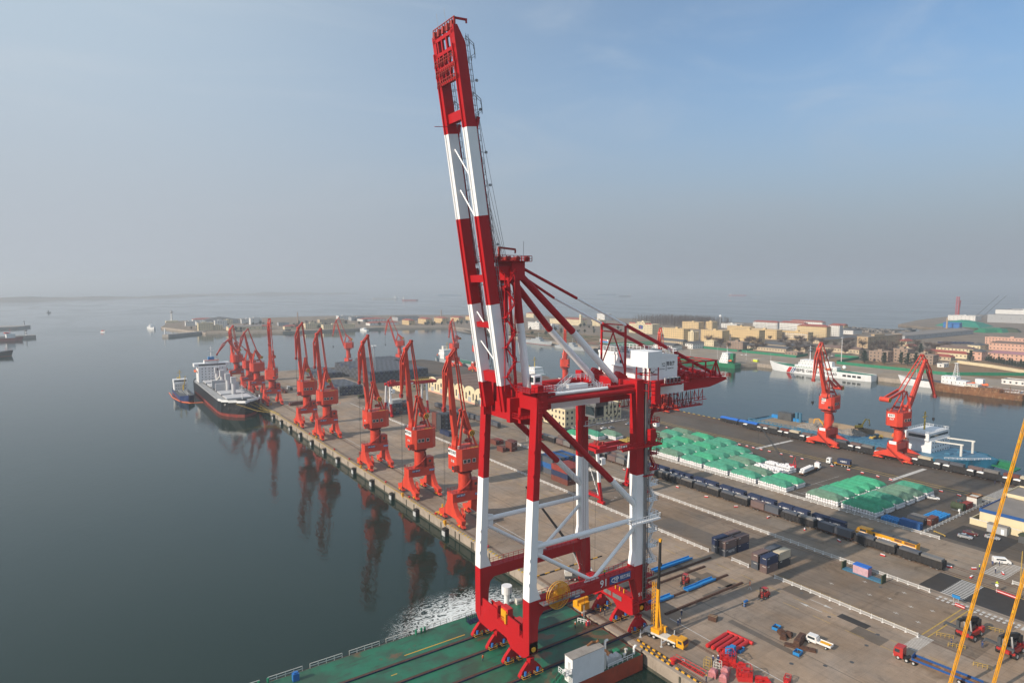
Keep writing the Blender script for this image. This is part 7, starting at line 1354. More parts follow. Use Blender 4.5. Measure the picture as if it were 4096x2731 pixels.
# grey crawler-type mobile crane seen through the portal
t = thing('mobile_crane', 'grey mobile crane with long black boom seen through the crane legs', 'mobile crane', (124.5, 146.6, 0.012), R(148)); MB().box(-5, -1.3, 0.7, 5, 1.3, 1.6).build('chassis', 'dark_grey', t); MB().box(-3.5, -1.3, 1.6, 0.5, 1.3, 3.2).box(2.8, -1.2, 0.7, 5, 1.2, 2.9).build('body', 'offwhite', t); MB().beam((-2.5, 0, 2.8), (3.5, 0, 11), 0.9, 0.9).beam((3.5, 0, 11), (17.0, 0, 29.5), 0.75, 0.75, 0.5, 0.5).build('boom', 'black', t); MB().tube((-0.5, 0, 2.2), (2.6, 0, 9), 0.25, 8).build('luffing_cylinder', 'galv', t); MB().tube((17, 0.2, 29.4), (17, 0.2, 4), 0.05, 4).tube((16.6, -0.2, 29.4), (16.6, -0.2, 4), 0.05, 4).cbox((16.8, 0, 3.5), (0.5, 0.5, 1)).build('hoist_rope', 'rope', t)
for x_ in (-4, -2.6, 2, 3.6):
    for s_ in (-1.2, 1.2): wheel(t, x_, s_, 0.6, 0.45)
# trucks
def lorry(lab, x, y, rz, cab, trailer, L_=12, load=None, name='lorry'):
    t = thing(name, lab, 'truck', (x, y, 0.012), R(rz)); MB().ext([(0.1, -1.2, 0.6), (2.1, -1.2, 0.6), (2.2, -1.2, 1.6), (1.95, -1.2, 3.0), (0.1, -1.2, 3.1)], (0, 2.4, 0)).build('cab', cab, t); MB().ext([(1.98, -1.0, 2.85), (2.22, -1.0, 1.75), (2.25, -1.0, 1.77), (2.02, -1.0, 2.9)], (0, 2, 0)).box(0.8, -1.22, 1.8, 1.9, -1.2, 2.6).box(0.8, 1.2, 1.8, 1.9, 1.22, 2.6).build('cab_glass', 'glass', t)
    MB().box(-L_, -0.5, 0.7, 0.1, 0.5, 1.0).build('chassis', 'black', t); MB().box(-L_, -1.22, 1.05, -1.4, 1.22, 1.2).build('bed', trailer, t); MB().box(2.1, -1.1, 0.5, 2.25, 1.1, 1.0).build('bumper', 'galv', t)
    for s_ in (-0.8, 0.8): MB().cbox((2.24, s_, 0.85), (0.1, 0.35, 0.2)).build('headlight', 'white', t)
    for x_ in (1.1, -0.7, -2.2) + ((-L_ + 1.2, -L_ + 2.6) if L_ < 9 else (-L_ + 1.2, -L_ + 2.6, -L_ + 4.0)):
        for s_ in (-1.0, 1.0): wheel(t, x_, s_, 0.5, 0.4)
    return t
t = lorry('red tractor lorry with long blue flatbed trailer at the bottom right', 161.9, 69.6, 96, 'truck_red', 'rust', 15.5)
MB().box(-15.5, -1.26, 1.2, -1.8, -1.18, 1.75).box(-15.5, 1.18, 1.2, -1.8, 1.26, 1.75).box(-1.9, -1.2, 1.2, -1.8, 1.2, 2.3).build('side_board', 'sign_blue', t)
t = lorry('white terminal tractor hauling a lettered navy container behind the bag stacks', 314.4, 174.5, 100, 'white', 'yellow', 9.5); obj('container_load', cont_mesh(6.06, 'cont_navy'), t, (-6.2, 0, 1.2)); text('中国铁路', 0.9, 'white', t, (-6.2, 1.262, 2.6), '+y', 0.9)
t = lorry('white terminal tractor with a trailer of loose white bags beside the bag stacks', 299.5, 173.5, 8, 'white', 'rust', 18)
for i in range(12):
    for j in range(2):
        for l in range(1 if i in (0, 11) else 2): obj('bulk_bag', bgm, t, (-5.5 - 1.05 * i, -0.55 + 1.1 * j, 1.2 + 0.95 * l), i)
t = lorry('dark lorry parked behind the bow cranes of the bulk carrier', 149, 572, 90, 'white', 'dark_grey', 8); MB().box(-8, -1.2, 1.2, -1.6, 1.2, 3.0).build('cargo_box', 'dark_grey', t)
t = lorry('green tank lorry far along the quay behind the third crane', 190, 496, 15, 'white', 'dark_grey', 7, name='tank_lorry'); MB().tube((-6.8, 0, 2.0), (-1.4, 0, 2.0), 1.0, 12).build('tank', 'grass_green', t)
t = thing('flatbed_pickup', 'white crew-cab pickup carrying yellow lifting gear on the quay', 'truck', (150.6, 85.2, 0.012), R(98)); MB().ext([(0, -0.9, 0.55), (2.5, -0.9, 0.55), (2.6, -0.9, 1.2), (2.2, -0.9, 2.1), (0, -0.9, 2.15)], (0, 1.8, 0)).build('cab', 'car_white', t); MB().ext([(2.24, -0.78, 2.0), (2.62, -0.78, 1.25), (2.65, -0.78, 1.27), (2.28, -0.78, 2.04)], (0, 1.56, 0)).box(0.3, -0.92, 1.3, 2.1, -0.9, 1.9).box(0.3, 0.9, 1.3, 2.1, 0.92, 1.9).build('cab_glass', 'glass', t); MB().box(-3.6, -0.95, 0.8, -0.1, 0.95, 0.92).box(-3.6, -0.95, 0.92, -0.1, -0.9, 1.3).box(-3.6, 0.9, 0.92, -0.1, 0.95, 1.3).box(-3.6, -0.95, 0.92, -3.55, 0.95, 1.3).box(-0.2, -0.9, 0.92, -0.1, 0.9, 1.9).build('load_bed', 'car_white', t)
[wheel(t, x_, s_, 0.36, 0.28) for x_ in (1.7, -2.4) for s_ in (-0.78, 0.78)]; o = thing('lifting_gear', 'bundle of yellow lifting gear on the bed of the white pickup', 'lifting gear', (150.9, 83.2, 0.94), R(98)); [MB().beam((-1.3 + 0.1 * k, -0.5 + 0.3 * k, 0.12 + 0.16 * (k % 2)), (1.2, -0.4 + 0.28 * k, 0.12 + 0.2 * (k % 2)), 0.22).build('yellow_bar', 'yellow', o) for k in range(4)]
# reach stackers
def reach(lab, x, y, rz):
    t = thing('reach_stacker', lab, 'reach stacker', (x, y, 0.012), R(rz)); MB().box(-3.6, -1.3, 0.8, 2.6, 1.3, 1.9).box(-3.9, -1.5, 0.9, -2.6, 1.5, 2.4).box(1.4, -2.0, 0.8, 2.9, 2.0, 1.6).build('chassis', 'truck_red', t); MB().box(-0.9, -0.7, 1.9, 0.9, 0.7, 3.6).build('cab', 'black', t); MB().box(-0.85, -0.74, 2.4, 0.95, 0.74, 3.4).build('cab_glass', 'glass', t)
    MB().beam((-3.0, 0, 4.0), (3.6, 0, 5.6), 0.9, 1.1).beam((3.6, 0, 5.6), (6.2, 0, 5.9), 0.6, 0.7).build('boom', 'black', t); [MB().tube((1.0, s_, 1.8), (2.0, s_, 5.0), 0.2, 8).build('lift_cylinder', 'galv', t) for s_ in (-0.7, 0.7)]; MB().box(-3.4, -0.9, 2.4, -2.4, 0.9, 4.2).build('boom_pivot', 'black', t); MB().beam((6.2, 0, 5.9), (6.2, 0, 4.2), 0.7).beam((6.2, -3.0, 4.0), (6.2, 3.0, 4.0), 0.7, 0.5).beam((6.2, -3.0, 4.1), (6.9, -3.0, 3.5), 0.3).beam((6.2, 3.0, 4.1), (6.9, 3.0, 3.5), 0.3).build('spreader', 'dark_grey', t)
    for s_ in (-1.9, -1.2, 1.2, 1.9): wheel(t, 2.1, s_, 0.85, 0.6)
    for s_ in (-1.2, 1.2): wheel(t, -2.6, s_, 0.75, 0.55)
reach('red reach stacker with black boom, left of two at the right edge', 187.0, 65.2, 175); reach('red reach stacker with black boom, right of two at the right edge', 186.5, 56.2, 175)
# orange crawler crane loading bags
t = thing('crawler_crane', 'orange crawler crane with lattice boom among the white bags', 'mobile crane', (287.5, 180.5, 0.01), R(115)); MB().box(-2.4, -1.8, 0, 2.4, -1.0, 1.0).box(-2.4, 1.0, 0, 2.4, 1.8, 1.0).build('crawler_track', 'black', t); MB().box(-3.0, -1.5, 1.0, 1.2, 1.5, 2.6).build('body', 'red', t); MB().box(0.3, 0.4, 1.4, 1.8, 1.6, 3.2).build('cab', 'white', t)
lb = MB(); a_, b_ = Vector((1.0, 0, 2)), Vector((15, 0, 21))
for s_ in (-0.5, 0.5):
    for q_ in (-0.5, 0.5): lb.beam(a_ + Vector((q_, s_, 0)), b_ + Vector((q_ * 0.4, s_ * 0.4, 0)), 0.12)
for k in range(16): lb.beam(a_.lerp(b_, k / 16) + Vector((0, -0.45 if k % 2 else 0.45, 0)), a_.lerp(b_, (k + 1) / 16) + Vector((0, 0.45 if k % 2 else -0.45, 0)), 0.08)
lb.build('lattice_boom', 'dark_grey', t); lb = MB(); lb.beam((-1.5, -0.8, 2.6), (-2.4, -0.5, 6.5), 0.2).beam((-1.5, 0.8, 2.6), (-2.4, 0.5, 6.5), 0.2).beam((-2.4, -0.5, 6.5), (-2.4, 0.5, 6.5), 0.2).beam((-2.8, 0, 2.6), (-2.4, 0, 6.5), 0.16); lb.build('gantry_frame', 'red', t); MB().tube((-2.4, 0, 6.5), (15, 0, 21), 0.05, 4).tube((15, 0, 21), (15, 0, 6), 0.05, 4).build('hoist_rope', 'rope', t)
# two slim yellow lattice masts of a big crane cutting the right of the picture
def yboom(lab, p_, q_, w_=1.05):
    p_, q_ = Vector(p_), Vector(q_); t = thing('yellow_boom', lab, 'crane boom', p_); d = q_ - p_; n = int(d.length / 2.4); dd = d.normalized(); a = dd.cross(Vector((0.83, -0.56, 0))).normalized(); b = dd.cross(a).normalized(); m = MB()
    for i, j in ((-1, -1), (1, -1), (1, 1), (-1, 1)): m.beam((a * i + b * j) * w_ / 2, d + (a * i + b * j) * w_ / 2, 0.13)
    m.build('chord', 'crane_yellow', t); m = MB()
    for k in range(n):
        c0, c1 = d * (k / n), d * ((k + 1) / n); s_ = 1 if k % 2 else -1
        for u, v in ((a, b), (b, a)):
            for e in (-1, 1): m.beam(c0 + u * e * w_ / 2 + v * s_ * w_ / 2, c1 + u * e * w_ / 2 - v * s_ * w_ / 2, 0.07)
    o = m.build('lacing', 'crane_yellow', t)
    for k in range(1, 5): MB().beam(d * (k / 5) - dd * 0.35, d * (k / 5) + dd * 0.35, w_ * 1.35).build('joint_collar', 'yellow', t)
yboom('left one of two slim yellow lattice booms rising at the right edge', (155.6, 57.9, 0), (172.5, 46.4, 95), 0.38); yboom('right one of two slim yellow lattice booms rising at the right edge', (163.7, 52.5, 0), (179.9, 41.6, 95), 0.38)
# ------------------------------------------------------------------ gear lying on the quay
def solo(name, lab, cat, mb, mats, loc, rz=0, group=None): return tag(mb.build(name, mats, None, loc=loc, rz=rz), lab, cat, group)
for k in range(5): solo('red_pipe', '%s red steel pipe of the row lying on the quay, from the left' % ORD[k], 'pipe', MB().tube((-4.2, 0, 0.55), (4.2, 0, 0.55), 0.52, 14).tube((-4.5, 0, 0.55), (-4.2, 0, 0.55), 0.42, 12), 'red', (130.6 + 0.35 * k, 100.2 - 1.35 * k, 0.01), R(6), 'red pipes on the quay')
solo('red_pipe', 'red steel pipe lying across the end of the pipe row', 'pipe', MB().tube((-3.6, 0, 0.5), (3.6, 0, 0.5), 0.45, 14), 'red', (136.4, 97.6, 0.01), R(95))
for lab, x, y, k in (('left tall blue steel cabinet behind the red machinery', 127.6, 94.4, 0), ('right tall blue steel cabinet behind the red machinery', 129.0, 94.3, 1)): t = thing('blue_cabinet', lab, 'cabinet', (x, y, 0.01), R(8)); MB().box(-0.6, -0.6, 0.1, 0.6, 0.6, 2.3).build('body', 'beam_blue', t); MB().box(-0.55, -0.64, 0.2, -0.02, -0.6, 2.2).box(0.02, -0.64, 0.2, 0.55, -0.6, 2.2).build('door', 'beam_blue', t)
for lab, x, y in (('open blue bin of scrap beside the tall blue cabinets', 131.9, 94.4), ('open blue bin of parts beyond the rusty blocks', 148.7, 95.4), ('open blue bin of parts in front of the pickup', 142.6, 85.5)):
    t = thing('open_bin', lab, 'bin', (x, y, 0.01), R(10)); MB().box(-1.1, -0.8, 0, 1.1, 0.8, 0.1).box(-1.1, -0.8, 0, -1.05, 0.8, 0.8).box(1.05, -0.8, 0, 1.1, 0.8, 0.8).box(-1.1, -0.8, 0, 1.1, -0.75, 0.8).box(-1.1, 0.75, 0, 1.1, 0.8, 0.8).build('bin_body', 'beam_blue', t); m = MB(); [m.rbox((random.uniform(-0.8, 0.8), random.uniform(-0.5, 0.5), 0.35), (0.5, 0.3, 0.4), k) for k in range(7)]; m.build('scrap', 'dark_grey', t)
for k, (x, y, a, L_, h_, lab) in enumerate(((146.3, 91.8, 30, 2.2, 0.9, 'low rusty steel block near the blue bin'), (147.4, 93.0, 60, 1.8, 1.1, 'upper rusty steel block near the blue bin'), (148.2, 91.5, 20, 1.6, 1.0, 'rusty steel block right of the low one'), (147.2, 87.9, 15, 5.2, 1.8, 'big rusty slotted counterweight box on the quay'), (145.4, 86.6, -60, 7.0, 0.5, 'long rusty steel plate leaning by the counterweight box'))): solo('rusty_block', lab, 'steel block', MB().box(-L_ / 2, -0.7, 0, L_ / 2, 0.7, h_).box(-L_ / 2 - 0.15, -0.8, 0, -L_ / 2, 0.8, h_ * 0.6).box(L_ / 2, -0.8, 0, L_ / 2 + 0.15, 0.8, h_ * 0.6).box(-L_ / 4, -0.5, h_, L_ / 4, 0.5, h_ + 0.2), 'rail_rust', (x, y, 0.01), R(a))
def clutter(name, lab, x, y, sx, sy, h_, col, n, seed, rz=0, frame=True):
    t = thing(name, lab, 'machinery', (x, y, 0.01), R(rz)); rd = random.Random(seed); MB().box(-sx / 2, -sy / 2, 0, sx / 2, sy / 2, h_ * 0.45).build('base_frame', col, t)
    for k in range(n): MB().rbox((rd.uniform(-0.42, 0.42) * sx, rd.uniform(-0.42, 0.42) * sy, h_ * rd.uniform(0.45, 0.8)), (rd.uniform(0.2, 0.5) * sx, rd.uniform(0.2, 0.5) * sy, h_ * rd.uniform(0.3, 0.6)), rd.uniform(-0.3, 0.3)).build('machine_box', col, t)
    if frame: m = MB(); m.rail([(-sx / 2, -sy / 2, h_ * 0.5), (sx / 2, -sy / 2, h_ * 0.5), (sx / 2, sy / 2, h_ * 0.5), (-sx / 2, sy / 2, h_ * 0.5), (-sx / 2, -sy / 2, h_ * 0.5)], h_ * 0.8, 0.05, 1.2); m.build('cage_rail', col, t)
clutter('spreader_machine', 'red lifting spreader machine standing beside two workers', 124.8, 92.6, 3.4, 2.4, 2.4, 'red', 5, 1, -30); clutter('spreader_machine', 'red lifting frame right of the spreader machine', 126.0, 90.2, 3.0, 1.2, 1.0, 'red', 4, 2, -35, False); clutter('spreader_machine', 'red machine nearest the bottom edge right of the wrapped crates', 122.9, 86.5, 3.2, 2.2, 2.4, 'red', 5, 3, -40); clutter('spreader_machine', 'red part of machinery cut by the bottom edge', 125.2, 83.2, 3.4, 1.8, 1.3, 'red', 4, 4, -40, False); clutter('spreader_machine', 'small red machine part at the right of the bottom row', 130.0, 80.2, 2.0, 1.2, 1.2, 'red', 3, 8, 20)
pm('shrink_wrap', (0.42, 0.16, 0.17), 0.25, 0.3, 2.0, spec=0.6)
for lab, x, y in (('shrink-wrapped red crate left of three by the gangway', 118.0, 91.3), ('shrink-wrapped red crate nearest the bottom edge', 118.5, 88.7), ('shrink-wrapped red crate right of three', 120.9, 90.1)): t = thing('wrapped_crate', lab, 'crate', (x, y, 0.01), R(20)); MB().loft([[(-1, -0.9, 0.1), (1, -0.9, 0.1), (1, 0.9, 0.1), (-1, 0.9, 0.1)], [(-0.95, -0.85, 1.3), (0.95, -0.85, 1.3), (0.95, 0.85, 1.3), (-0.95, 0.85, 1.3)], [(-0.5, -0.4, 1.8), (0.4, -0.5, 1.8), (0.5, 0.4, 1.8), (-0.4, 0.5, 1.8)]]).build('wrapping', 'shrink_wrap', t); MB().box(-1.1, -1, 0, 1.1, 1, 0.1).build('pallet', 'sand', t)
for lab, x, y, c_ in (('yellow wire cage on the quay beside the two workers', 119.6, 94.2, 'line_yellow'), ('pale wire cage in front of the two workers', 120.7, 92.2, 'offwhite')): t = thing('wire_cage', lab, 'cage', (x, y, 0.01), R(15)); m = MB(); [m.path([(-0.7, -0.7, z), (0.7, -0.7, z), (0.7, 0.7, z), (-0.7, 0.7, z), (-0.7, -0.7, z)], 0.05, 4) for z in (0.1, 0.8, 1.5, 2.2)]; [m.beam((sx_, sy_, 0), (sx_, sy_, 2.2), 0.1) for sx_ in (-0.7, 0.7) for sy_ in (-0.7, 0.7)]; m.build('cage_frame', c_, t)
t = thing('gangway', 'red lattice gangway lying along the quay edge', 'gangway', (116.0, 96.6, 0.012), R(-86)); m = MB(); [m.beam((-4.3, s_, z), (4.3, s_, z), 0.1) for s_ in (-0.55, 0.55) for z in (0.1, 1.1)]; [m.beam((-4.3 + 0.72 * k, s_, 0.1), (-4.3 + 0.72 * k + 0.72 * (k % 2), s_, 1.1), 0.06) for k in range(12) for s_ in (-0.55, 0.55)]; m.build('side_truss', 'red', t); m = MB(); [m.box(-4.3 + 0.43 * k, -0.5, 0.1, -4.12 + 0.43 * k, 0.5, 0.14) for k in range(20)]; m.build('tread', 'portal_dark', t)
solo('mooring_bollard', 'large red mooring bollard at the head of the gangway', 'bollard', MB().lathe([(0.5, 0), (0.5, 0.8), (0.75, 1.0), (0.75, 1.25), (0.2, 1.35)], n=12), 'red', (114.0, 99.9, 0.0)); solo('life_ring', 'white life ring lying on the quay beside the gangway', 'life ring', MB().path([(0.4 * math.cos(2 * PI * k / 12), 0.4 * math.sin(2 * PI * k / 12), 0.08) for k in range(13)], 0.09, 6), 'white', (116.9, 99.3, 0.03))
t = thing('gas_bottle_rack', 'blue gas bottles in a rack in front of the right forklift', 'gas bottles', (152.6, 107.5, 0.01)); [MB().tube((-0.6 + 0.4 * i, 0.3 * j, 0.05), (-0.6 + 0.4 * i, 0.3 * j, 1.5), 0.17, 8).tube((-0.6 + 0.4 * i, 0.3 * j, 1.5), (-0.6 + 0.4 * i, 0.3 * j, 1.7), 0.06, 6).build('gas_bottle', 'blue', t) for i in range(4) for j in range(2)]; m = MB(); m.rail([(-0.9, -0.3, 0), (0.9, -0.3, 0), (0.9, 0.6, 0), (-0.9, 0.6, 0), (-0.9, -0.3, 0)], 1.1, 0.04, 0.9); m.build('rack', 'line_yellow', t)
t = thing('wooden_pallet_stack', 'leaning stack of wooden pallets in the shadow near the right forklift', 'pallets', (138.4, 107.7, 0.01), R(20)); [MB().rbox((0.35 * k - 0.7, 0, 0.65), (0.16, 2.2, 1.25), 0.05 * k).build('pallet', 'sand' if k % 2 else 'rail_rust', t) for k in range(5)]
t = thing('flat_rack', 'teal flat rack with end walls carrying the wrapped pink load', 'flat rack', (199.3, 98.9, 0.012), R(90)); MB().box(-6.1, -1.22, 0.1, 6.1, 1.22, 0.5).build('floor_frame', 'steel_blue', t); [MB().box(s_ * 6.1 - 0.15, -1.22, 0.1, s_ * 6.1 + 0.15, 1.22, 2.6).build('end_wall', 'grass_green', t) for s_ in (-1, 1)]
pm('pink_wrap', (0.50, 0.33, 0.38), 0.45, 0.15, 1.5); t = thing('wrapped_cargo', 'pink wrapped cargo box with blue tarpaulin top on the flat rack', 'cargo', (199.4, 99.3, 0.51), R(90)); MB().box(-2.3, -1.15, 0, 2.3, 1.15, 2.8).build('wrapped_box', 'pink_wrap', t); MB().loft([[(-2.4, -1.25, 2.5), (2.4, -1.25, 2.5), (2.4, 1.25, 2.5), (-2.4, 1.25, 2.5)], [(-2.35, -1.2, 2.85), (2.35, -1.2, 2.85), (2.35, 1.2, 2.85), (-2.35, 1.2, 2.85)]]).build('tarpaulin_top', 'tarp_blue', t); m = MB(); [m.box(-2.2 + 1.1 * k, -1.2, 0.0, -2.14 + 1.1 * k, -1.16, 2.6).box(-2.34, -1.0 + 0.5 * k, 0, -2.3, -0.94 + 0.5 * k, 2.6) for k in range(5)]; m.build('lashing', 'red', t)
for lab, loc, rz, L_ in (('low red and white barrier wall beside the railway crossing', (221.3, 68.7, 0.02), 84, 5.4), ('small red and white barrier under the blue sign', (202.1, 73.3, 0.02), 80, 2.6)): t = thing('barrier', lab, 'barrier', loc, R(rz)); MB().box(-L_ / 2, -0.2, 0, L_ / 2, 0.2, 0.75).build('base', 'red', t); MB().box(-L_ / 2, -0.22, 0.3, L_ / 2, 0.22, 0.5).build('white_band', 'white', t)
t = thing('traffic_sign', 'round white sign under a yellow triangle at the rail crossing', 'sign', (221.0, 71.1, 0.02)); MB().tube((0, 0, 0), (0, 0, 3.2), 0.05, 6).build('post', 'galv', t); MB().tube((-0.05, 0, 2.2), (-0.1, 0, 2.2), 0.42, 14).build('round_plate', 'white', t); MB().ext([(-0.05, -0.45, 2.8), (-0.05, 0.45, 2.8), (-0.05, 0, 3.5)], (-0.05, 0, 0)).build('triangle_plate', 'vest_yellow', t)
t = thing('traffic_sign', 'blue rectangular sign above the small barrier', 'sign', (202.6, 74.6, 0.02)); MB().tube((0, 0.6, 0), (0, 0.6, 2.6), 0.06, 6).tube((0, -0.6, 0), (0, -0.6, 2.6), 0.06, 6).build('post', 'galv', t); MB().box(-0.06, -1.0, 1.9, 0, 1.0, 2.8).build('plate', 'beam_blue', t)
solo('yellow_pole', 'slim tan pole at the rail crossing barrier end', 'pole', MB().tube((0, 0, 0), (0, 0, 14), 0.16, 8, 0.1).tube((0, 0, 0), (0, 0, 0.8), 0.45, 8), 'line_yellow', (222.4, 66.0, 0.02)); solo('yellow_barrier', 'yellow steel crash rail on the asphalt near the bright blue container', 'barrier', MB().box(-2.4, -0.1, 0.35, 2.4, 0.1, 0.6).box(-2.3, -0.1, 0, -2.1, 0.1, 0.35).box(2.1, -0.1, 0, 2.3, 0.1, 0.35), 'line_yellow', (256.5, 100.9, 0.02), R(70))
for i, (x, y, a) in enumerate(((181, 68.6, -60), (178, 64.8, -55), (195, 62.5, -70), (173.5, 57.6, -65))): solo('yellow_barrier', '%s folding yellow barrier near the reach stackers' % ORD[i], 'barrier', MB().rail([(-1.8, 0, 0), (1.8, 0, 0)], 1.0, 0.05, 0.9), 'line_yellow', (x, y, 0.02), R(a), 'folding barriers near the reach stackers')
t = thing('lifting_spreader', 'yellow lifting spreader on the quay beside crane 018', 'spreader', (116.6, 222.6, 0.01)); MB().box(-2.6, -1.2, 0.3, 2.6, 1.2, 0.6).build('frame', 'yellow', t); MB().rbox((0, 0, 1.4), (1.4, 1.2, 1.6), 0.3).tube((0, 0, 2.2), (0, 0, 3.6), 0.35, 8).build('rotator', 'yellow', t); [MB().box(sx_ * 2.6 - 0.15, -1.3, 0, sx_ * 2.6 + 0.15, 1.3, 0.35).build('end_beam', 'yellow', t) for sx_ in (-1, 1)]
t = thing('lifting_spreader', 'orange work cage on the quay left of crane 027', 'cage', (121.5, 322, 0.01)); m = MB(); m.rail([(-1.8, -1.2, 0), (1.8, -1.2, 0), (1.8, 1.2, 0), (-1.8, 1.2, 0), (-1.8, -1.2, 0)], 2.6, 0.1, 1.2); m.build('cage_rail', 'portal_red', t); MB().box(-1.8, -1.2, 0, 1.8, 1.2, 0.15).box(-1.9, -1.3, 2.5, 1.9, 1.3, 2.65).build('cage_plate', 'portal_red', t)
t = thing('signal_rail', 'white rail frame at the barge end in front of the quay', 'rail', (108.3, 126.0, 0.0), R(-62)); MB().rail([(-1.8, 0, 0), (1.8, 0, 0)], 1.1, 0.07, 0.9).build('rail_frame', 'white', t); MB().tube((0, 0, 0), (0, 0, 5), 0.07, 6).build('pole', 'galv', t); solo('red_pump', 'small red pump on the barge end', 'pump', MB().box(-0.5, -0.4, 0, 0.5, 0.4, 0.9).tube((0, 0, 0.9), (0, 0, 1.4), 0.3, 8), 'red', (108.6, 124.7, 0.0))
for i, (x, y) in enumerate(((137.6, 84.0), (132.5, 81.6), (160.5, 78.0), (166.3, 91.0), (172.9, 103.2), (155.5, 119.0), (196, 92), (206.0, 90.8), (206, 99.5), (236.4, 87.8), (228.8, 91.0), (226.9, 74.0), (168.1, 82.0 - 3), (150.2, 76.2), (143.5, 79.0))): solo('manhole_cover', '%s dark manhole cover set in the paving, from the bottom edge' % ORD[i], 'manhole', MB().tube((0, 0, 0), (0, 0, 0.02), 0.5, 14), 'dark_grey', (x, y, 0.016), 0, 'manhole covers in the paving')
# ------------------------------------------------------------------ buildings
WALL = {'w_yellow': (0.62, 0.46, 0.24), 'w_cream': (0.66, 0.57, 0.38), 'w_white': (0.68, 0.68, 0.66), 'w_buff': (0.50, 0.41, 0.29), 'w_pink': (0.60, 0.36, 0.27), 'w_brick': (0.30, 0.22, 0.17), 'w_grey': (0.36, 0.37, 0.38), 'w_tan': (0.42, 0.31, 0.19)}
for k_, c_ in WALL.items(): pm(k_, c_, 0.85, 0.07, 0.15, grime=0.3, grimecol=tuple(v * 0.72 for v in c_))
ROOF = {'r_red': (0.30, 0.075, 0.055), 'r_grey': (0.10, 0.10, 0.105), 'r_flat': (0.22, 0.20, 0.185), 'r_brown': (0.17, 0.115, 0.095), 'r_purple': (0.30, 0.16, 0.19), 'r_green': (0.02, 0.22, 0.14)}
for k_, c_ in ROOF.items(): pm(k_, c_, 0.85, 0.15, 0.2, grime=0.35, grimecol=tuple(v * 0.65 for v in c_), bump=0.3, bscale=2)
pm('win_dark', (0.05, 0.055, 0.065), 0.2, 0.4, 0.6, spec=0.6)
wX = MB().box(-0.06, -0.75, -0.8, 0.05, 0.75, 0.8).mesh('window', 'win_dark'); wY = MB().box(-0.75, -0.06, -0.8, 0.75, 0.05, 0.8).mesh('window', 'win_dark')
def building(name, lab, x0, x1, y0, y1, h_, wall, roof='r_flat', style='flat', fl=None, sx=4.2, sy=4.2, trim=None, win=True, rise=3.0):
    t = thing(name, lab, 'building', (x0, y0, 0)); W, D = x1 - x0, y1 - y0; MB().box(0, 0, -0.1, W, D, h_).build('wall', wall, t); fl = fl or max(1, int(round(h_ / 3.3)))
    if style == 'flat':
        m = MB(); m.box(-0.15, -0.15, h_, W + 0.15, D + 0.15, h_ + 0.25); m.build('roof', roof, t); m = MB(); m.box(-0.2, -0.2, h_ - 0.4, W + 0.2, 0, h_ + 0.8).box(-0.2, D, h_ - 0.4, W + 0.2, D + 0.2, h_ + 0.8).box(-0.2, 0, h_ - 0.4, 0, D, h_ + 0.8).box(W, 0, h_ - 0.4, W + 0.2, D, h_ + 0.8); m.build('parapet', trim or wall, t)
        if h_ > 8: MB().box(W * 0.3, D * 0.4, h_ + 0.25, W * 0.6, D * 0.4 + 5, h_ + 2.8).build('stair_head', wall, t)
    else:
        e = 0.7; a = min(W, D) / 2 * (1.0 if style == 'hip' else 0.0)
        if D >= W: r0, r1 = (W / 2, a - e if a else -e), (W / 2, D - a + e if a else D + e)
        else: r0, r1 = (a - e if a else -e, D / 2), (W - a + e if a else W + e, D / 2)
        c = [(-e, -e, h_), (W + e, -e, h_), (W + e, D + e, h_), (-e, D + e, h_)]; R0, R1 = (*r0, h_ + rise), (*r1, h_ + rise)
        m = MB(); m.add(c + [R0, R1], [(0, 1, 4), (1, 2, 5, 4), (2, 3, 5), (3, 0, 4, 5), (3, 2, 1, 0)] if D >= W else [(0, 1, 5, 4), (1, 2, 5), (2, 3, 4, 5), (3, 0, 4), (3, 2, 1, 0)]); m.build('roof', roof, t)
    if win:
        nx, ny = max(1, int(W / sx)), max(1, int(D / sy))
        for f in range(fl):
            z = h_ * (f + 0.55) / fl
            for j in range(ny): obj('window', wX, t, (0, D * (j + 0.5) / ny, z))
            for i in range(nx): obj('window', wY, t, (W * (i + 0.5) / nx, 0, z))
    return t
N_ = 'harbour_building'
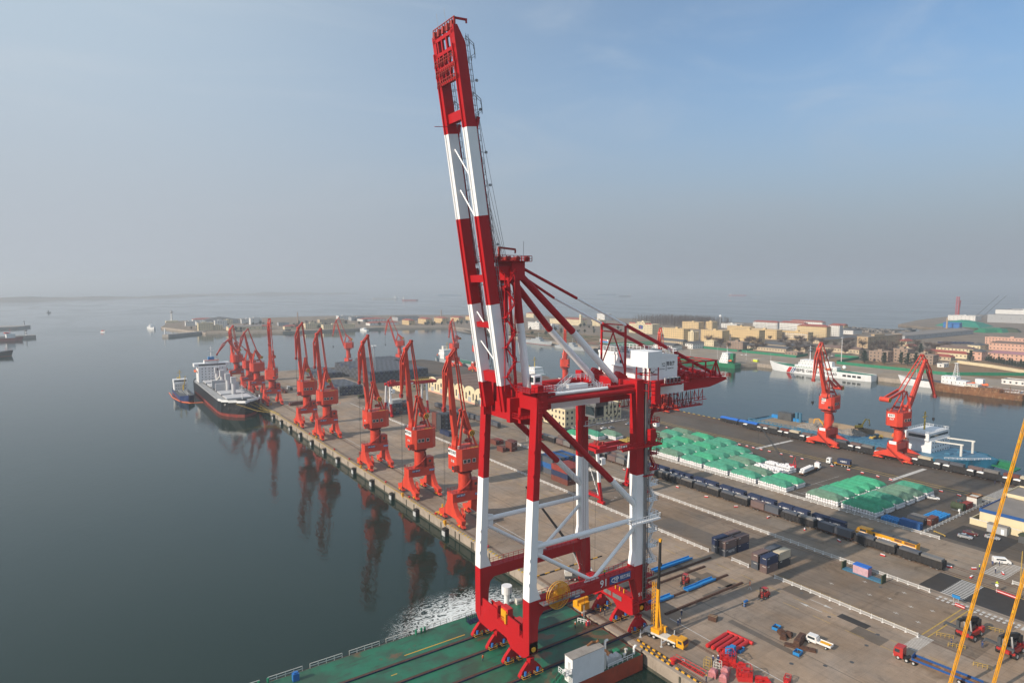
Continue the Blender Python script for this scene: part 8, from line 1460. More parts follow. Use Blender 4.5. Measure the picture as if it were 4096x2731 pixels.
for a in (
 ('long yellow six-storey block nearest the left of the naval barracks', 834, 850, 724, 767, 19.5, 'w_yellow', 'r_flat', 'flat', 5, 4, 4.6), ('yellow link block between the two big barracks wings', 845, 858, 712, 724, 15.0, 'w_cream'), ('yellow six-storey barracks wing facing the green coaster', 862, 880, 668, 711, 18.5, 'w_yellow', 'r_flat', 'flat', 5, 5, 4.6),
 ('yellow barracks block standing behind the coaster funnel', 905, 921, 630, 683, 19.7, 'w_yellow', 'r_flat', 'flat', 5, 5, 4.6), ('low yellow block at the sports ground', 926, 940, 851, 880, 11.0, 'w_cream'), ('yellow three-storey block before the bare wood', 1100, 1118, 914, 959, 13.7, 'w_yellow'), ('small yellow tower house beyond the barracks', 1121, 1138, 895, 912, 15.1, 'w_yellow'), ('low pink-white block beyond the barracks', 1180, 1203, 877, 918, 9.0, 'w_white'), ('plain yellow block right of the barracks', 1034, 1048, 739, 790, 15.1, 'w_yellow'),
 ('dark-roofed long shed before the barracks', 778, 790, 677, 724, 5.0, 'w_buff', 'r_grey', 'gable'), ('white shed with dark roof left before the barracks', 693, 714, 622, 657, 7.0, 'w_white', 'r_grey', 'gable'), ('white gabled shed beside the dark-roofed shed', 737, 762, 622, 636, 7.5, 'w_white', 'r_grey', 'gable'), ('cream two-storey house below the barracks', 795, 806, 631, 649, 8.0, 'w_cream'), ('brown brick house behind the green fence', 795, 811, 580, 608, 9.6, 'w_brick'),
 ('long white flat block with red roof, left of the apartments', 1217, 1230, 804, 863, 15.0, 'w_white', 'r_red', 'hip', 5, 4, 3.2), ('white apartment block with red roof, middle of the apartments', 1203, 1216, 735, 790, 17.0, 'w_white', 'r_red', 'hip', 5, 4, 3.2), ('yellow apartment slab with red roof and many small windows', 1094, 1108, 626, 682, 19.5, 'w_yellow', 'r_red', 'hip', 7, 3.4, 3.2), ('white end block at the right of the apartments', 1147, 1160, 632, 653, 19.8, 'w_white', 'r_red', 'hip', 6), ('white block with red roof behind the apartments', 1380, 1394, 800, 880, 11, 'w_white', 'r_red', 'hip', 3),
 ('long yellow schoolhouse with rows of windows, left of two', 990, 1006, 655, 718, 15.5, 'w_yellow', 'r_flat', 'flat', 4, 4, 4), ('long yellow schoolhouse with white balconies, right of two', 1014, 1029, 612, 664, 13.4, 'w_yellow', 'r_flat', 'flat', 3, 4, 4), ('large dark-roofed depot behind the coast guard ship', 831, 859, 505, 572, 7.0, 'w_buff', 'r_grey', 'gable', 1), ('smaller dark-roofed depot before the large one', 800, 815, 514, 576, 5.2, 'w_buff', 'r_grey', 'gable', 1), ('low brick hut by the corner of the green fence', 777, 790, 483, 501, 4, 'w_brick'), ('very long low shed with grey roof below the castle building', 975, 1099, 566, 580, 5.5, 'w_buff', 'r_grey', 'gable', 1), ('yellow villa with pointed gable on the shore', 1340, 1356, 729, 755, 9, 'w_yellow', 'r_red', 'gable', 2), ('white workshop with dark roof below the yellow villa', 1219, 1252, 645, 679, 7.3, 'w_white', 'r_grey', 'gable', 1), ('row of pale old sheds behind the tall lamp mast', 864, 878, 448, 509, 6.0, 'w_buff', 'r_brown', 'gable', 1),
 ('huge tan castle-like warehouse with tiny windows', 957, 1060, 484, 500, 16.3, 'w_tan', 'r_flat', 'flat', 3, 12, 8), ('brown brick wing left of the brick tower', 799, 811, 380, 402, 12.0, 'w_brick', 'r_flat', 'flat', 3), ('brown brick tower block behind the dark pines', 812, 828, 364, 380, 15.8, 'w_brick', 'r_flat', 'flat', 4), ('brown brick wing right of the brick tower', 816, 830, 338, 364, 10.6, 'w_brick', 'r_flat', 'flat', 3), ('very long grey-roofed dock warehouse on the shore', 1150, 1420, 521, 560, 8.0, 'w_grey', 'r_flat', 'gable', 1, 20, 20), ('cream house with red roof behind the bare trees', 1050, 1075, 473, 486, 7.0, 'w_cream', 'r_red', 'hip'), ('cream cottage with red roof before the cream house', 986, 1003, 437, 447, 5.5, 'w_cream', 'r_red', 'hip'), ('small pale gate hut on the brown field', 800, 812, 320, 327, 3.4, 'w_white'),
 ('pink two-storey hall with brown roof at the right edge', 1086, 1104, 290, 378, 10.3, 'w_pink', 'r_brown', 'hip', 2), ('pink hall behind the brown-roofed one', 1193, 1207, 360, 421, 10.4, 'w_pink'), ('long pink building with purple roof at the right edge', 950, 962, 285, 331, 7.4, 'w_pink', 'r_purple', 'hip', 2), ('pink gatehouse left of the purple-roofed building', 914, 930, 325, 336, 10.5, 'w_pink', 'r_grey', 'hip', 2), ('large white shipyard hall at the right horizon', 1936, 1990, 540, 681, 19.5, 'w_grey', 'r_flat', 'flat', 1, 20, 18), ('second white shipyard hall behind the large one', 2010, 2120, 600, 690, 30, 'w_white', 'r_flat', 'flat', 1, 30, 30), ('white dockside building left of the shipyard halls', 1967, 2005, 719, 784, 13, 'w_white', 'r_flat', 'flat', 2, 9, 9),
 ('cream cottage row with grey roof near the pink gatehouse', 1065, 1090, 381, 397, 6.5, 'w_cream', 'r_grey', 'hip', 1), ('long cream terrace with brown roof', 973, 990, 356, 400, 8.0, 'w_cream', 'r_brown', 'hip', 2), ('long cream terrace with red roof before the brown one', 918, 930, 342, 392, 6.1, 'w_cream', 'r_red', 'hip', 1), ('low red-roofed cottage behind the brown field', 880, 892, 345, 372, 4.5, 'w_buff', 'r_red', 'hip', 1), ('low white quay shed at the right edge behind the hulk', 712, 726, 190, 236, 3.6, 'w_white', 'r_flat', 'flat', 1),
 ('white naval office with columns behind the front leg tube', 804, 822, 1089, 1130, 14, 'w_white', 'r_flat', 'flat', 4), ('low white naval office beside the columned one', 826, 846, 1075, 1089, 9, 'w_white', 'r_flat', 'flat', 3), ('cream naval hall with wide openings', 975, 990, 1218, 1276, 10.3, 'w_cream', 'r_flat', 'flat', 2), ('cream naval headquarters with red roof and clock tower', 965, 982, 1142, 1208, 14, 'w_cream', 'r_red', 'hip', 4), ('cream naval block right of the headquarters', 994, 1012, 1110, 1140, 13, 'w_cream', 'r_flat', 'flat', 4), ('white tower block behind the headquarters', 1178, 1203, 1297, 1328, 17, 'w_white', 'r_flat', 'flat', 4), ('cream villa with red roof far behind the stays', 1103, 1122, 1522, 1560, 12.5, 'w_cream', 'r_red', 'hip', 3), ('slender cream clock tower of the headquarters', 960, 965, 1138, 1144, 24, 'w_cream', 'r_flat', 'flat', 4),
 ('wide cream parade building with red roof flags and blue emblem board', 905, 925, 862, 925, 18, 'w_cream', 'r_flat', 'flat', 5, 4.5, 3.6), ('raised middle of the parade building', 908, 924, 885, 906, 21.5, 'w_cream', 'r_flat', 'flat', 6, 4.5, 3.6),
 ('yellow red-roofed house, first of five on the far basin shore', 645, 660, 1393, 1433, 11, 'w_yellow', 'r_red', 'hip', 4, 4, 5), ('yellow red-roofed house, second of five on the far basin shore', 696, 713, 1406, 1450, 12.5, 'w_yellow', 'r_red', 'hip', 4, 4, 5), ('yellow red-roofed house, third of five on the far basin shore', 748, 766, 1420, 1465, 12.5, 'w_yellow', 'r_red', 'hip', 4, 4, 5), ('yellow red-roofed house, fourth of five on the far basin shore', 811, 829, 1449, 1494, 11, 'w_yellow', 'r_red', 'hip', 4, 4, 5), ('yellow red-roofed house, fifth of five beside the boom', 883, 903, 1496, 1539, 10, 'w_yellow', 'r_red', 'hip', 3, 4, 5),
 ('white house under a large red roof on the far shore', 610, 676, 1600, 1640, 6, 'w_white', 'r_red', 'hip', 2, 8, 8), ('low white gabled house before the large red roof', 560, 632, 1424, 1450, 6, 'w_white', 'r_red', 'hip', 1, 8, 8), ('white office with open top floor on the far shore', 590, 634, 1728, 1750, 9.8, 'w_white'), ('long white office right of the open-topped one', 600, 664, 1657, 1680, 8.5, 'w_grey', 'r_flat', 'flat', 2), ('dark glass hall behind the first yellow house', 700, 762, 1581, 1620, 9.5, 'w_grey', 'r_grey', 'gable', 2, 9, 9),
 ('cream house nearest the breakwater root', 200, 228, 1449, 1466, 15, 'w_cream', 'r_flat', 'flat', 4), ('low cream wing of the house at the breakwater root', 230, 247, 1455, 1470, 9, 'w_cream'), ('tall pale house behind the breakwater house', 247, 272, 1545, 1560, 15, 'w_white', 'r_flat', 'flat', 4), ('small cream house on the far point', 292, 310, 1688, 1702, 9, 'w_cream'), ('wide pale office on the far point', 330, 372, 1686, 1704, 10, 'w_white', 'r_flat', 'flat', 3), ('tall white block on the far point', 336, 362, 1614, 1630, 15.4, 'w_white', 'r_flat', 'flat', 2, 9, 9), ('long cream boat shed with white roof on the basin wall', 252, 318, 1420, 1445, 7.5, 'w_cream', 'r_flat', 'gable', 1, 9, 9), ('cream cottage with red roof right of the boat shed', 320, 342, 1434, 1448, 6, 'w_cream', 'r_red', 'hip', 1), ('long cream barrack with red roof on the basin wall', 360, 402, 1400, 1416, 6, 'w_cream', 'r_red', 'hip', 1), ('pale low office behind the long barrack', 380, 404, 1531, 1545, 7, 'w_grey'), ('cream flat-roofed block with long windows on the far shore', 400, 436, 1387, 1402, 11, 'w_cream', 'r_flat', 'flat', 3), ('pale block behind the far shore trees', 470, 530, 1512, 1530, 12, 'w_buff', 'r_flat', 'flat', 3), ('long cream office behind the far pier crane', 430, 500, 1359, 1375, 8.5, 'w_cream', 'r_flat', 'flat', 2), ('white exhibition hall with slanted front below the lighthouse', 200, 222, 1640, 1655, 10, 'w_white', 'r_grey', 'flat', 2), ('white exhibition hall next to the slanted one', 212, 242, 1560, 1580, 12, 'w_white', 'r_grey', 'flat', 2), ('huge grey tent-like roof hall on the far point', 250, 330, 1700, 1780, 9, 'w_grey', 'r_grey', 'hip', 1, 12, 12, None, True, 7), ('red-roofed long house on the far point', 230, 280, 1750, 1770, 10, 'w_white', 'r_red', 'hip', 1),
 ('cream three-storey port office with rows of windows behind the giant crane', 255, 304, 317, 340, 10.9, 'w_cream', 'r_flat', 'flat', 3, 3.6, 3.6), ('cream port office wing beyond the main office', 262, 318, 345, 372, 9.5, 'w_cream', 'r_flat', 'flat', 3, 4, 4), ('low cream shed left of the arched warehouse', 226, 258, 508, 524, 6.2, 'w_cream', 'r_grey', 'flat', 1, 5, 5), ('cream flat-roofed depot at the right edge with blue eaves', 280, 330, 40, 97, 5.6, 'w_cream', 'r_flat', 'flat', 1, 8, 8, 'sign_blue', False), ('white prefabricated office on the depot roof edge', 306, 322, 70, 98, 6.6, 'w_cream', 'r_flat', 'flat', 2, 5, 5)):
    building(N_, *a)
# writing and emblem on the parade building
pb_ = [o for o in bpy.data.objects if o.get('label', '').startswith('wide cream parade')][0]; MB().box(-0.35, 25, 8.5, -0.2, 36, 15.5).build('emblem_board', 'sign_blue', pb_); MB().tube((-0.38, 30.5, 12), (-0.45, 30.5, 12), 1.4, 12).build('emblem', 'red', pb_)
for y in (3, 7, 11, 15, 46, 50, 54, 58): MB().box(-0.4, y, 18.4, -0.2, y + 2.2, 20.6).build('red_letter_panel', 'red', pb_)
# balconies of the white apartments and schools
for o in [o for o in bpy.data.objects if o.get('label') and ('apartment' in o['label'] or 'balconies' in o['label'] or 'flat block' in o['label']) and o.name.startswith(N_)]:
    w_ = [c for c in o.children if c.name.startswith('wall')][0]; D, h_ = w_.dimensions.y, w_.dimensions.z
    for f in range(1, int(h_ / 3.1)): MB().box(-1.0, 1, 3.1 * f - 0.1, 0, D - 1, 3.1 * f + 0.9).build('balcony', 'w_white' if 'yellow apartment' not in o['label'] else 'w_cream', o)
# boundary wall of the cream depot and the kiosk
t = thing('boundary_wall', 'low cream boundary wall before the cream depot', 'wall', (278, 97, 0)); MB().box(0, -14, 0, 0.3, 2.4, 2.3).box(0.3, 2.1, 0, 9, 2.4, 2.3).build('wall', 'w_cream', t); MB().box(-0.1, -14, 2.3, 0.4, 2.5, 2.42).build('coping', 'w_white', t)
t = thing('grey_kiosk', 'grey steel kiosk beside the parked silver cars', 'kiosk', (274.5, 86.4, 0.02)); MB().box(0, 0, 0, 2.6, 6.2, 2.9).build('body', 'w_grey', t); MB().box(-0.1, -0.1, 2.9, 2.7, 6.3, 3.1).build('roof', 'r_flat', t); MB().box(-0.05, 0.8, 0.1, 0, 1.8, 2.1).build('door', 'white', t)
t = thing('grey_kiosk', 'dark kiosk at the right edge below the grey one', 'kiosk', (271.5, 77.5, 0.02)); MB().box(0, 0, 0, 2.6, 4.5, 2.6).build('body', 'dark_grey', t); MB().box(-0.2, -0.2, 2.6, 2.8, 4.7, 3.0).build('roof', 'grass_green', t)
t = thing('storage_tank', 'dark green round-topped tank trailer inside the fenced corner', 'tank', (290.5, 108.2, 0.02)); MB().tube((0, -2.2, 1.9), (0, 2.2, 1.9), 1.5, 14).build('tank', 'grass_green', t); MB().box(-1.2, -2, 0, 1.2, 2, 0.6).build('cradle', 'dark_grey', t); t = thing('site_hut', 'white open-topped steel hut with rusty rim in the fenced corner', 'hut', (304.2, 107.6, 0.02)); MB().box(-2.6, -1.8, 0, 2.6, 1.8, 3.4).build('body', 'offwhite', t); MB().rail([(-2.8, -2, 3.4), (2.8, -2, 3.4), (2.8, 2, 3.4), (-2.8, 2, 3.4), (-2.8, -2, 3.4)], 0.6, 0.12, 3).build('rim', 'rust', t)
t = thing('site_hut', 'small white hut on the asphalt beside the red stair landings', 'hut', (306.5, 287, 0.02)); MB().box(-1.5, -1.5, 0, 1.5, 1.5, 2.6).build('body', 'white', t); MB().box(-1.7, -1.7, 2.6, 1.7, 1.7, 2.8).build('roof', 'sign_blue', t); MB().box(-1.55, -0.6, 1.2, -1.5, 0.6, 2.0).build('window', 'glass', t)
t = thing('port_sign_board', 'small white sign board at the drum fence', 'sign', (285.0, 105.6, 0.02)); MB().tube((0, 0, 0), (0, 0, 1.6), 0.15, 6).build('post', 'white', t); MB().box(-0.5, -0.3, 1.6, 0.5, 0.3, 2.4).build('board', 'white', t)
# arched warehouse: six barrel vaults side by side
wh = thing('arched_warehouse', 'cream warehouse with scalloped row of arched gables', 'warehouse', (248, 403, 0)); nA = 6; pw = 15.8
for k in range(nA):
    y0 = pw * k; arc = [(0, y0 + pw * (0.5 - 0.5 * math.cos(PI * q / 10)), 9.2 + 4.2 * math.sin(PI * q / 10)) for q in range(11)]
    MB().ext([(0, y0, 0)] + arc + [(0, y0 + pw, 0)], (0.6, 0, 0)).build('gable', 'w_cream', wh)
    MB().loft([[(x, y, z - 0.5) for _, y, z in arc] + [(x, y, z - 0.9) for _, y, z in reversed(arc)] for x in (0.6, 86)]).build('vault_roof', 'r_brown', wh)
    for dy in (2.4, 13.2): MB().box(-0.08, y0 + dy - 0.9, 3.0, 0, y0 + dy + 0.9, 8.0).build('tall_window', 'win_dark', wh)
    MB().box(-0.08, y0 + 6.6, 6.4, 0, y0 + 9.0, 9.6).build('tall_window', 'win_dark', wh); MB().box(-0.1, y0 + 5.6, 0, 0, y0 + 10.2, 5.0).build('sliding_door', 'w_grey', wh)
MB().box(0.6, -0.05, 0, 86, 0.6, 9.2).box(0.6, nA * pw - 0.6, 0, 86, nA * pw, 9.2).box(85.4, 0, 0, 86, nA * pw, 9.2).build('side_wall', 'w_cream', wh); MB().box(-0.2, 0, 0, 0, nA * pw, 1.2).build('plinth', 'w_pink', wh)
# rail-mounted yard gantry cranes
def rmg(lab, x0, x1, y, z=22.0, cant=8, num=None):
    t = thing('yard_gantry', lab, 'gantry crane', ((x0 + x1) / 2, y, 0)); hw = (x1 - x0) / 2
    for s_ in (-1, 1):
        for q_ in (-1, 1):
            lg = MB(); lg.mat(0).beam((s_ * hw, q_ * 6, 1.5), (s_ * hw, q_ * 4.5, 9), 0.9, 1.2).mat(1).beam((s_ * hw, q_ * 4.5, 9), (s_ * hw, q_ * 3.2, z - 1.6), 0.9, 1.2); lg.build('leg', ['sts_red', 'sts_white'], t)
            bg = MB(); bg.box(s_ * hw - 0.6, q_ * 6 - 1.8, 0.5, s_ * hw + 0.6, q_ * 6 + 1.8, 1.5); bg.build('bogie', 'sts_red', t); [MB().tube((s_ * hw - 0.3, q_ * 6 + w_, 0.42), (s_ * hw + 0.3, q_ * 6 + w_, 0.42), 0.4, 9).build('wheel', 'black', t) for w_ in (-1.2, 1.2)]
        MB().box(s_ * hw - 0.5, -6, 2.2, s_ * hw + 0.5, 6, 3.2).build('sill', 'sts_red', t); MB().rail([(s_ * hw - 0.6, -6, 3.2), (s_ * hw - 0.6, 6, 3.2)], 1.1, 0.05, 1.5).build('sill_railing', 'sts_red', t)
    for q_ in (-1, 1): MB().box(-hw - 1.2, q_ * 3.2 - 0.6, z - 1.8, hw + cant, q_ * 3.2 + 0.6, z).build('main_girder', 'sts_red', t)
    MB().box(-hw - 1, -3, z - 1.2, -hw - 0.2, 3, z).box(hw + cant - 1, -3, z - 1.2, hw + cant, 3, z).build('end_tie', 'sts_red', t); MB().box(-hw + 1, -3.4, z, -hw + 5, 3.4, z + 1.0).build('trolley', 'sts_red', t); m = MB(); [m.rbox((-hw + 1.5 + 0.6 * k, -2 + (k * 1.7) % 4, z + 1.6), (0.9, 1.0, 1.2), k) for k in range(6)]; m.build('trolley_machinery', 'portal_dark', t)
    MB().box(hw - 8, -2.6, z + 0.2, hw + 4, 2.6, z + 0.5).rail([(hw - 8, -2.6, z + 0.5), (hw + 4, -2.6, z + 0.5)], 2.0, 0.12, 1.6).build('cable_frame', 'line_yellow', t); MB().box(-hw + 0.8, -5.0, z - 6.6, -hw + 3.0, -3.0, z - 3.8).build('operator_cab', 'sts_white', t); MB().box(-hw + 0.7, -4.8, z - 6.0, -hw + 0.8, -3.2, z - 4.4).build('cab_glass', 'glass', t); m = MB(); [m.rail([(-hw - 0.9, -5 + 0.9 * k, 3.4 + 1.7 * k), (-hw - 0.9, -4.1 + 0.9 * k, 5.1 + 1.7 * k)], 1.0, 0.06, 1.0) for k in range(6)]; m.build('leg_stair', 'sts_white', t); MB().box(-2, -3.86, z - 1.5, 3.5, -3.8, z - 0.3).build('sign_plate', 'white', t)
    return t
rmg('small red and white yard gantry crane seen between the giant crane legs', 176, 201.6, 200.5, 22.8, 3); rmg('far red and white yard gantry crane behind the portal cranes', 176, 204, 416, 23, 8)
# lattice light masts
def lmast(lab, x, y, h_, w_=1.4):
    t = thing('light_mast', lab, 'light mast', (x, y, 0)); m = MB()
    for s_ in (-1, 1):
        for q_ in (-1, 1): m.beam((s_ * w_, q_ * w_, 0), (s_ * 0.5, q_ * 0.5, h_), 0.18)
    n = int(h_ / 2.2)
    for k in range(n):
        a, b = w_ - (w_ - 0.5) * k / n, w_ - (w_ - 0.5) * (k + 1) / n; z0, z1 = h_ * k / n, h_ * (k + 1) / n; m.beam((-a, -a, z0), (b, -b, z1), 0.09).beam((-a, a, z0), (-b, -b, z1), 0.09).beam((a, -a, z0), (-b, -b, z1), 0.09).beam((a, a, z0), (b, -b, z1), 0.09)
    m.build('lattice', 'galv', t); MB().box(-2.4, -2.4, h_, 2.4, 2.4, h_ + 0.2).build('platform', 'galv', t); [MB().cbox((2.2 * math.cos(R(45 * k)), 2.2 * math.sin(R(45 * k)), h_ + 0.9), (0.7, 0.7, 0.7)).build('flood_lamp', 'white', t) for k in range(8)]
lmast('lattice light mast between the portal cranes on the far pier', 232.7, 582.6, 33); lmast('lattice light mast seen between the legs of the giant crane', 215.2, 300, 27)
pm('pole_white', (0.6, 0.61, 0.62), 0.5, 0.05)
for i, (x, y, h_) in enumerate(((665, 565, 9), (669, 525, 13.3), (681, 491, 11.6), (675, 453, 12), (690, 300, 14), (668, 620, 12), (668, 840, 12), (672, 960, 12))):
    t = thing('lamp_post', '%s slim white lamp post on the naval quay' % ORD[i], 'lamp post', (x, y, 0), 0, 'lamp posts on the naval quay'); MB().tube((0, 0, 0), (0, 0, h_), 0.16, 6, 0.09).build('pole', 'pole_white', t); MB().box(-0.9, -0.15, h_ - 0.1, 0.3, 0.15, h_ + 0.08).build('lamp_head', 'pole_white', t)
t = thing('lamp_post', 'tall white high-mast lamp behind crane 007', 'lamp post', (748.4, 408.5, 0)); MB().tube((0, 0, 0), (0, 0, 30), 0.5, 8, 0.3).build('pole', 'pole_white', t); MB().cbox((0, 0, 30.2), (3, 2, 0.5)).build('lamp_head', 'pole_white', t)
# sheet fences, field wall, billboard
def sheetfence(lab, pts, h_, mat, name='sheet_fence'):
    t = thing(name, lab, 'fence', (*pts[0], 0)); o = Vector((*pts[0], 0))
    for a, b in zip(pts, pts[1:]):
        a, b = Vector((*a, h_ / 2)), Vector((*b, h_ / 2)); n = max(1, int((b - a).length / 12))
        for k in range(n): MB().beam(a.lerp(b, k / n) - o, a.lerp(b, (k + 0.99) / n) - o, 0.25, h_).build('fence_panel', mat, t)
sheetfence('green sheet fence behind the green coaster, left stretch', ((759.5, 628), (759, 562)), 2.8, 'green'); sheetfence('green sheet fence running back from the car park', ((760, 561), (800, 566)), 2.6, 'green'); sheetfence('green sheet fence behind the coast guard ship', ((758, 554), (755.6, 471), (793, 478)), 3.0, 'green'); sheetfence('long green sheet fence before the brown field at the right', ((812, 452), (807, 418), (743, 411), (734, 406), (732.5, 290), (794, 244), (860, 150)), 3.2, 'green'); sheetfence('cream wall curving round the brown field', ((842, 331), (860, 330), (843, 289), (817, 252), (800, 180)), 3.4, 'w_cream', 'field_wall'); sheetfence('dark brick wall left of the naval car park', ((690, 640), (757, 628)), 3.6, 'w_brick', 'brick_wall')
t = thing('billboard', 'blue and red billboard beside the sports pitch', 'billboard', (694, 765, 0)); MB().box(-0.2, -10, 1.2, 0.2, 10, 6.6).build('board', 'white', t); MB().box(-0.26, -9.4, 1.5, -0.2, 9.4, 4.0).build('blue_print', 'beam_blue', t); MB().box(-0.26, -7, 4.2, -0.2, 7, 6.0).build('red_print', 'red', t); [MB().beam((0, y, 0), (0, y, 1.3), 0.4).build('post', 'white', t) for y in (-8, 0, 8)]
t = thing('site_hut', 'small green and white hut on the naval quay beside the coaster stern', 'hut', (675, 473, 0)); MB().box(-1.5, -3, 0, 1.5, 3, 2.8).build('body', 'vest_yellow', t); MB().box(-1.7, -3.2, 2.8, 1.7, 3.2, 3.0).build('roof', 'white', t); MB().box(-1.2, 3.4, 0, 1.2, 6, 2.2).build('annex', 'brick' if 'brick' in M else 'w_brick', t)
t = thing('lighthouse', 'slender lighthouse tower with round gallery on the far point', 'lighthouse', (191.7, 1828, 0)); MB().lathe([(2.6, 0), (2.0, 10), (1.8, 24)], n=12).build('shaft', 'w_white', t); MB().lathe([(1.8, 24), (4.6, 25.5), (4.6, 27), (2.4, 28), (2.2, 30), (0.4, 31)], n=14).build('gallery', 'w_grey', t); MB().tube((0, 0, 31), (0, 0, 37), 0.25, 6).beam((0, -1.5, 34), (0, 1.5, 34), 0.3).build('mast', 'galv', t); MB().box(-14, -8, 0, 14, 8, 5).build('base_building', 'w_cream', t)
for lab, x, y, h_, m_ in (('tall thin brick chimney on the far shore', 432, 1560, 30, 'w_brick'), ('thin chimney behind the fifth yellow house', 850, 1620, 26, 'w_brick'), ('square brown chimney beside the shipyard mound', 1568, 626, 23, 'w_tan')): solo('chimney', lab, 'chimney', MB().lathe([(2.0, 0), (1.2, h_), (0.9, h_), (0.9, h_ - 1)], n=10), m_, (x, y, 0))
for lab, x, y, c_ in (('striped beacon on the breakwater tip', 131, 1368, 'white'), ('dark beacon at the end of the left mole', -84.7, 1484, 'dark_grey'), ('striped beacon on the outer left mole', -109, 1862, 'black')): t = thing('beacon', lab, 'beacon', (x, y, 1)); [MB().tube((0, 0, 2.2 * k), (0, 0, 2.2 * k + 2.2), 1.2, 10).build('band', ('white', c_)[k % 2], t) for k in range(4)]; MB().lathe([(1.6, 8.8), (0.8, 9.2), (0.8, 10.5), (0.1, 11.4)], n=10).build('lantern', c_, t)
t = thing('water_tower', 'round-headed radio tower behind the yellow blocks', 'tower', (1160, 905, 0)); m = MB(); [m.beam((s_ * 1.5, q_ * 1.5, 0), (s_ * 0.6, q_ * 0.6, 24), 0.3) for s_ in (-1, 1) for q_ in (-1, 1)]; m.build('lattice', 'galv', t); MB().lathe([(0.3, 24), (2.6, 25.5), (2.8, 27.5), (1.8, 29), (0.2, 29.6)], n=12).build('sphere_head', 'white', t)
t = thing('shipyard_crane', 'dark red lattice crane at the right horizon', 'crane', (2290, 887, 0)); m = MB(); [m.beam((s_ * 4, q_ * 4, 0), (s_ * 3, q_ * 3, 60), 1.1) for s_ in (-1, 1) for q_ in (-1, 1)]; [m.beam((-3.6, -3.6, 5 * k), (3.6, -3.6, 5 * k + 5), 0.7).beam((-3.6, -3.6, 5 * k), (-3.6, 3.6, 5 * k + 5), 0.7) for k in range(12)]; m.build('tower', 'red', t); MB().beam((6, 0, 2), (9, -3, 48), 3.5).build('folded_jib', 'red', t)
for k in range(2): solo('shipyard_boom', 'dark slanting crane boom at the right horizon, %s of two' % ('left', 'right')[k], 'crane boom', MB().beam((0, 0, 0), (36, -46, 66), 1.3, 1.3, 0.8, 0.8), 'dark_grey', (2150 + 12 * k, 790 - 14 * k, 0))
pm('net_cover', (0.01, 0.20, 0.14), 0.8, 0.15, 0.1); solo('netted_heap', 'huge heap under green netting before the shipyard', 'heap', MB().loft([[(-36, -46, 0), (40, -46, 0), (40, 46, 0), (-36, 46, 0)], [(-20, -30, 10), (20, -30, 9), (22, 26, 11), (-18, 28, 10)], [(-8, -8, 14), (8, -6, 14), (8, 8, 14), (-8, 8, 14)]]), 'net_cover', (1690, 640, 0)); solo('blue_shed', 'bright blue shed at the foot of the netted heap', 'shed', MB().box(-6, -16, 0, 8, 16, 10).add([(-7, -16.5, 10), (9, -16.5, 10), (9, 16.5, 10), (-7, 16.5, 10), (1, -16.5, 12.5), (1, 16.5, 12.5)], [(0, 1, 4), (1, 2, 5, 4), (2, 3, 5), (3, 0, 4, 5)]), 'blue', (1600, 628, 0))
for i in range(7): solo('netted_heap', '%s dark green netted heap in the storage yard by the shipyard' % ORD[i], 'heap', MB().loft([[(-14, -22, 0), (14, -22, 0), (14, 22, 0), (-14, 22, 0)], [(-7, -14, 6), (7, -14, 7), (7, 14, 6), (-7, 14, 7)]]), 'hull_green' if i % 3 else 'grass_green', (1500 + 26 * (i % 4), 560 - 34 * (i // 4) - 12 * (i % 4), 0), 0.3 * i, 'netted heaps in the storage yard')
for i in range(8): cont('navy container in the shore stack before the long warehouse, %s from the left' % ORD[i], 1140 + 5 * i, 462 - 4 * i, 2.6 * (i % 2) * 0, 'cont_navy', 12.19, R(60), 'shore containers')
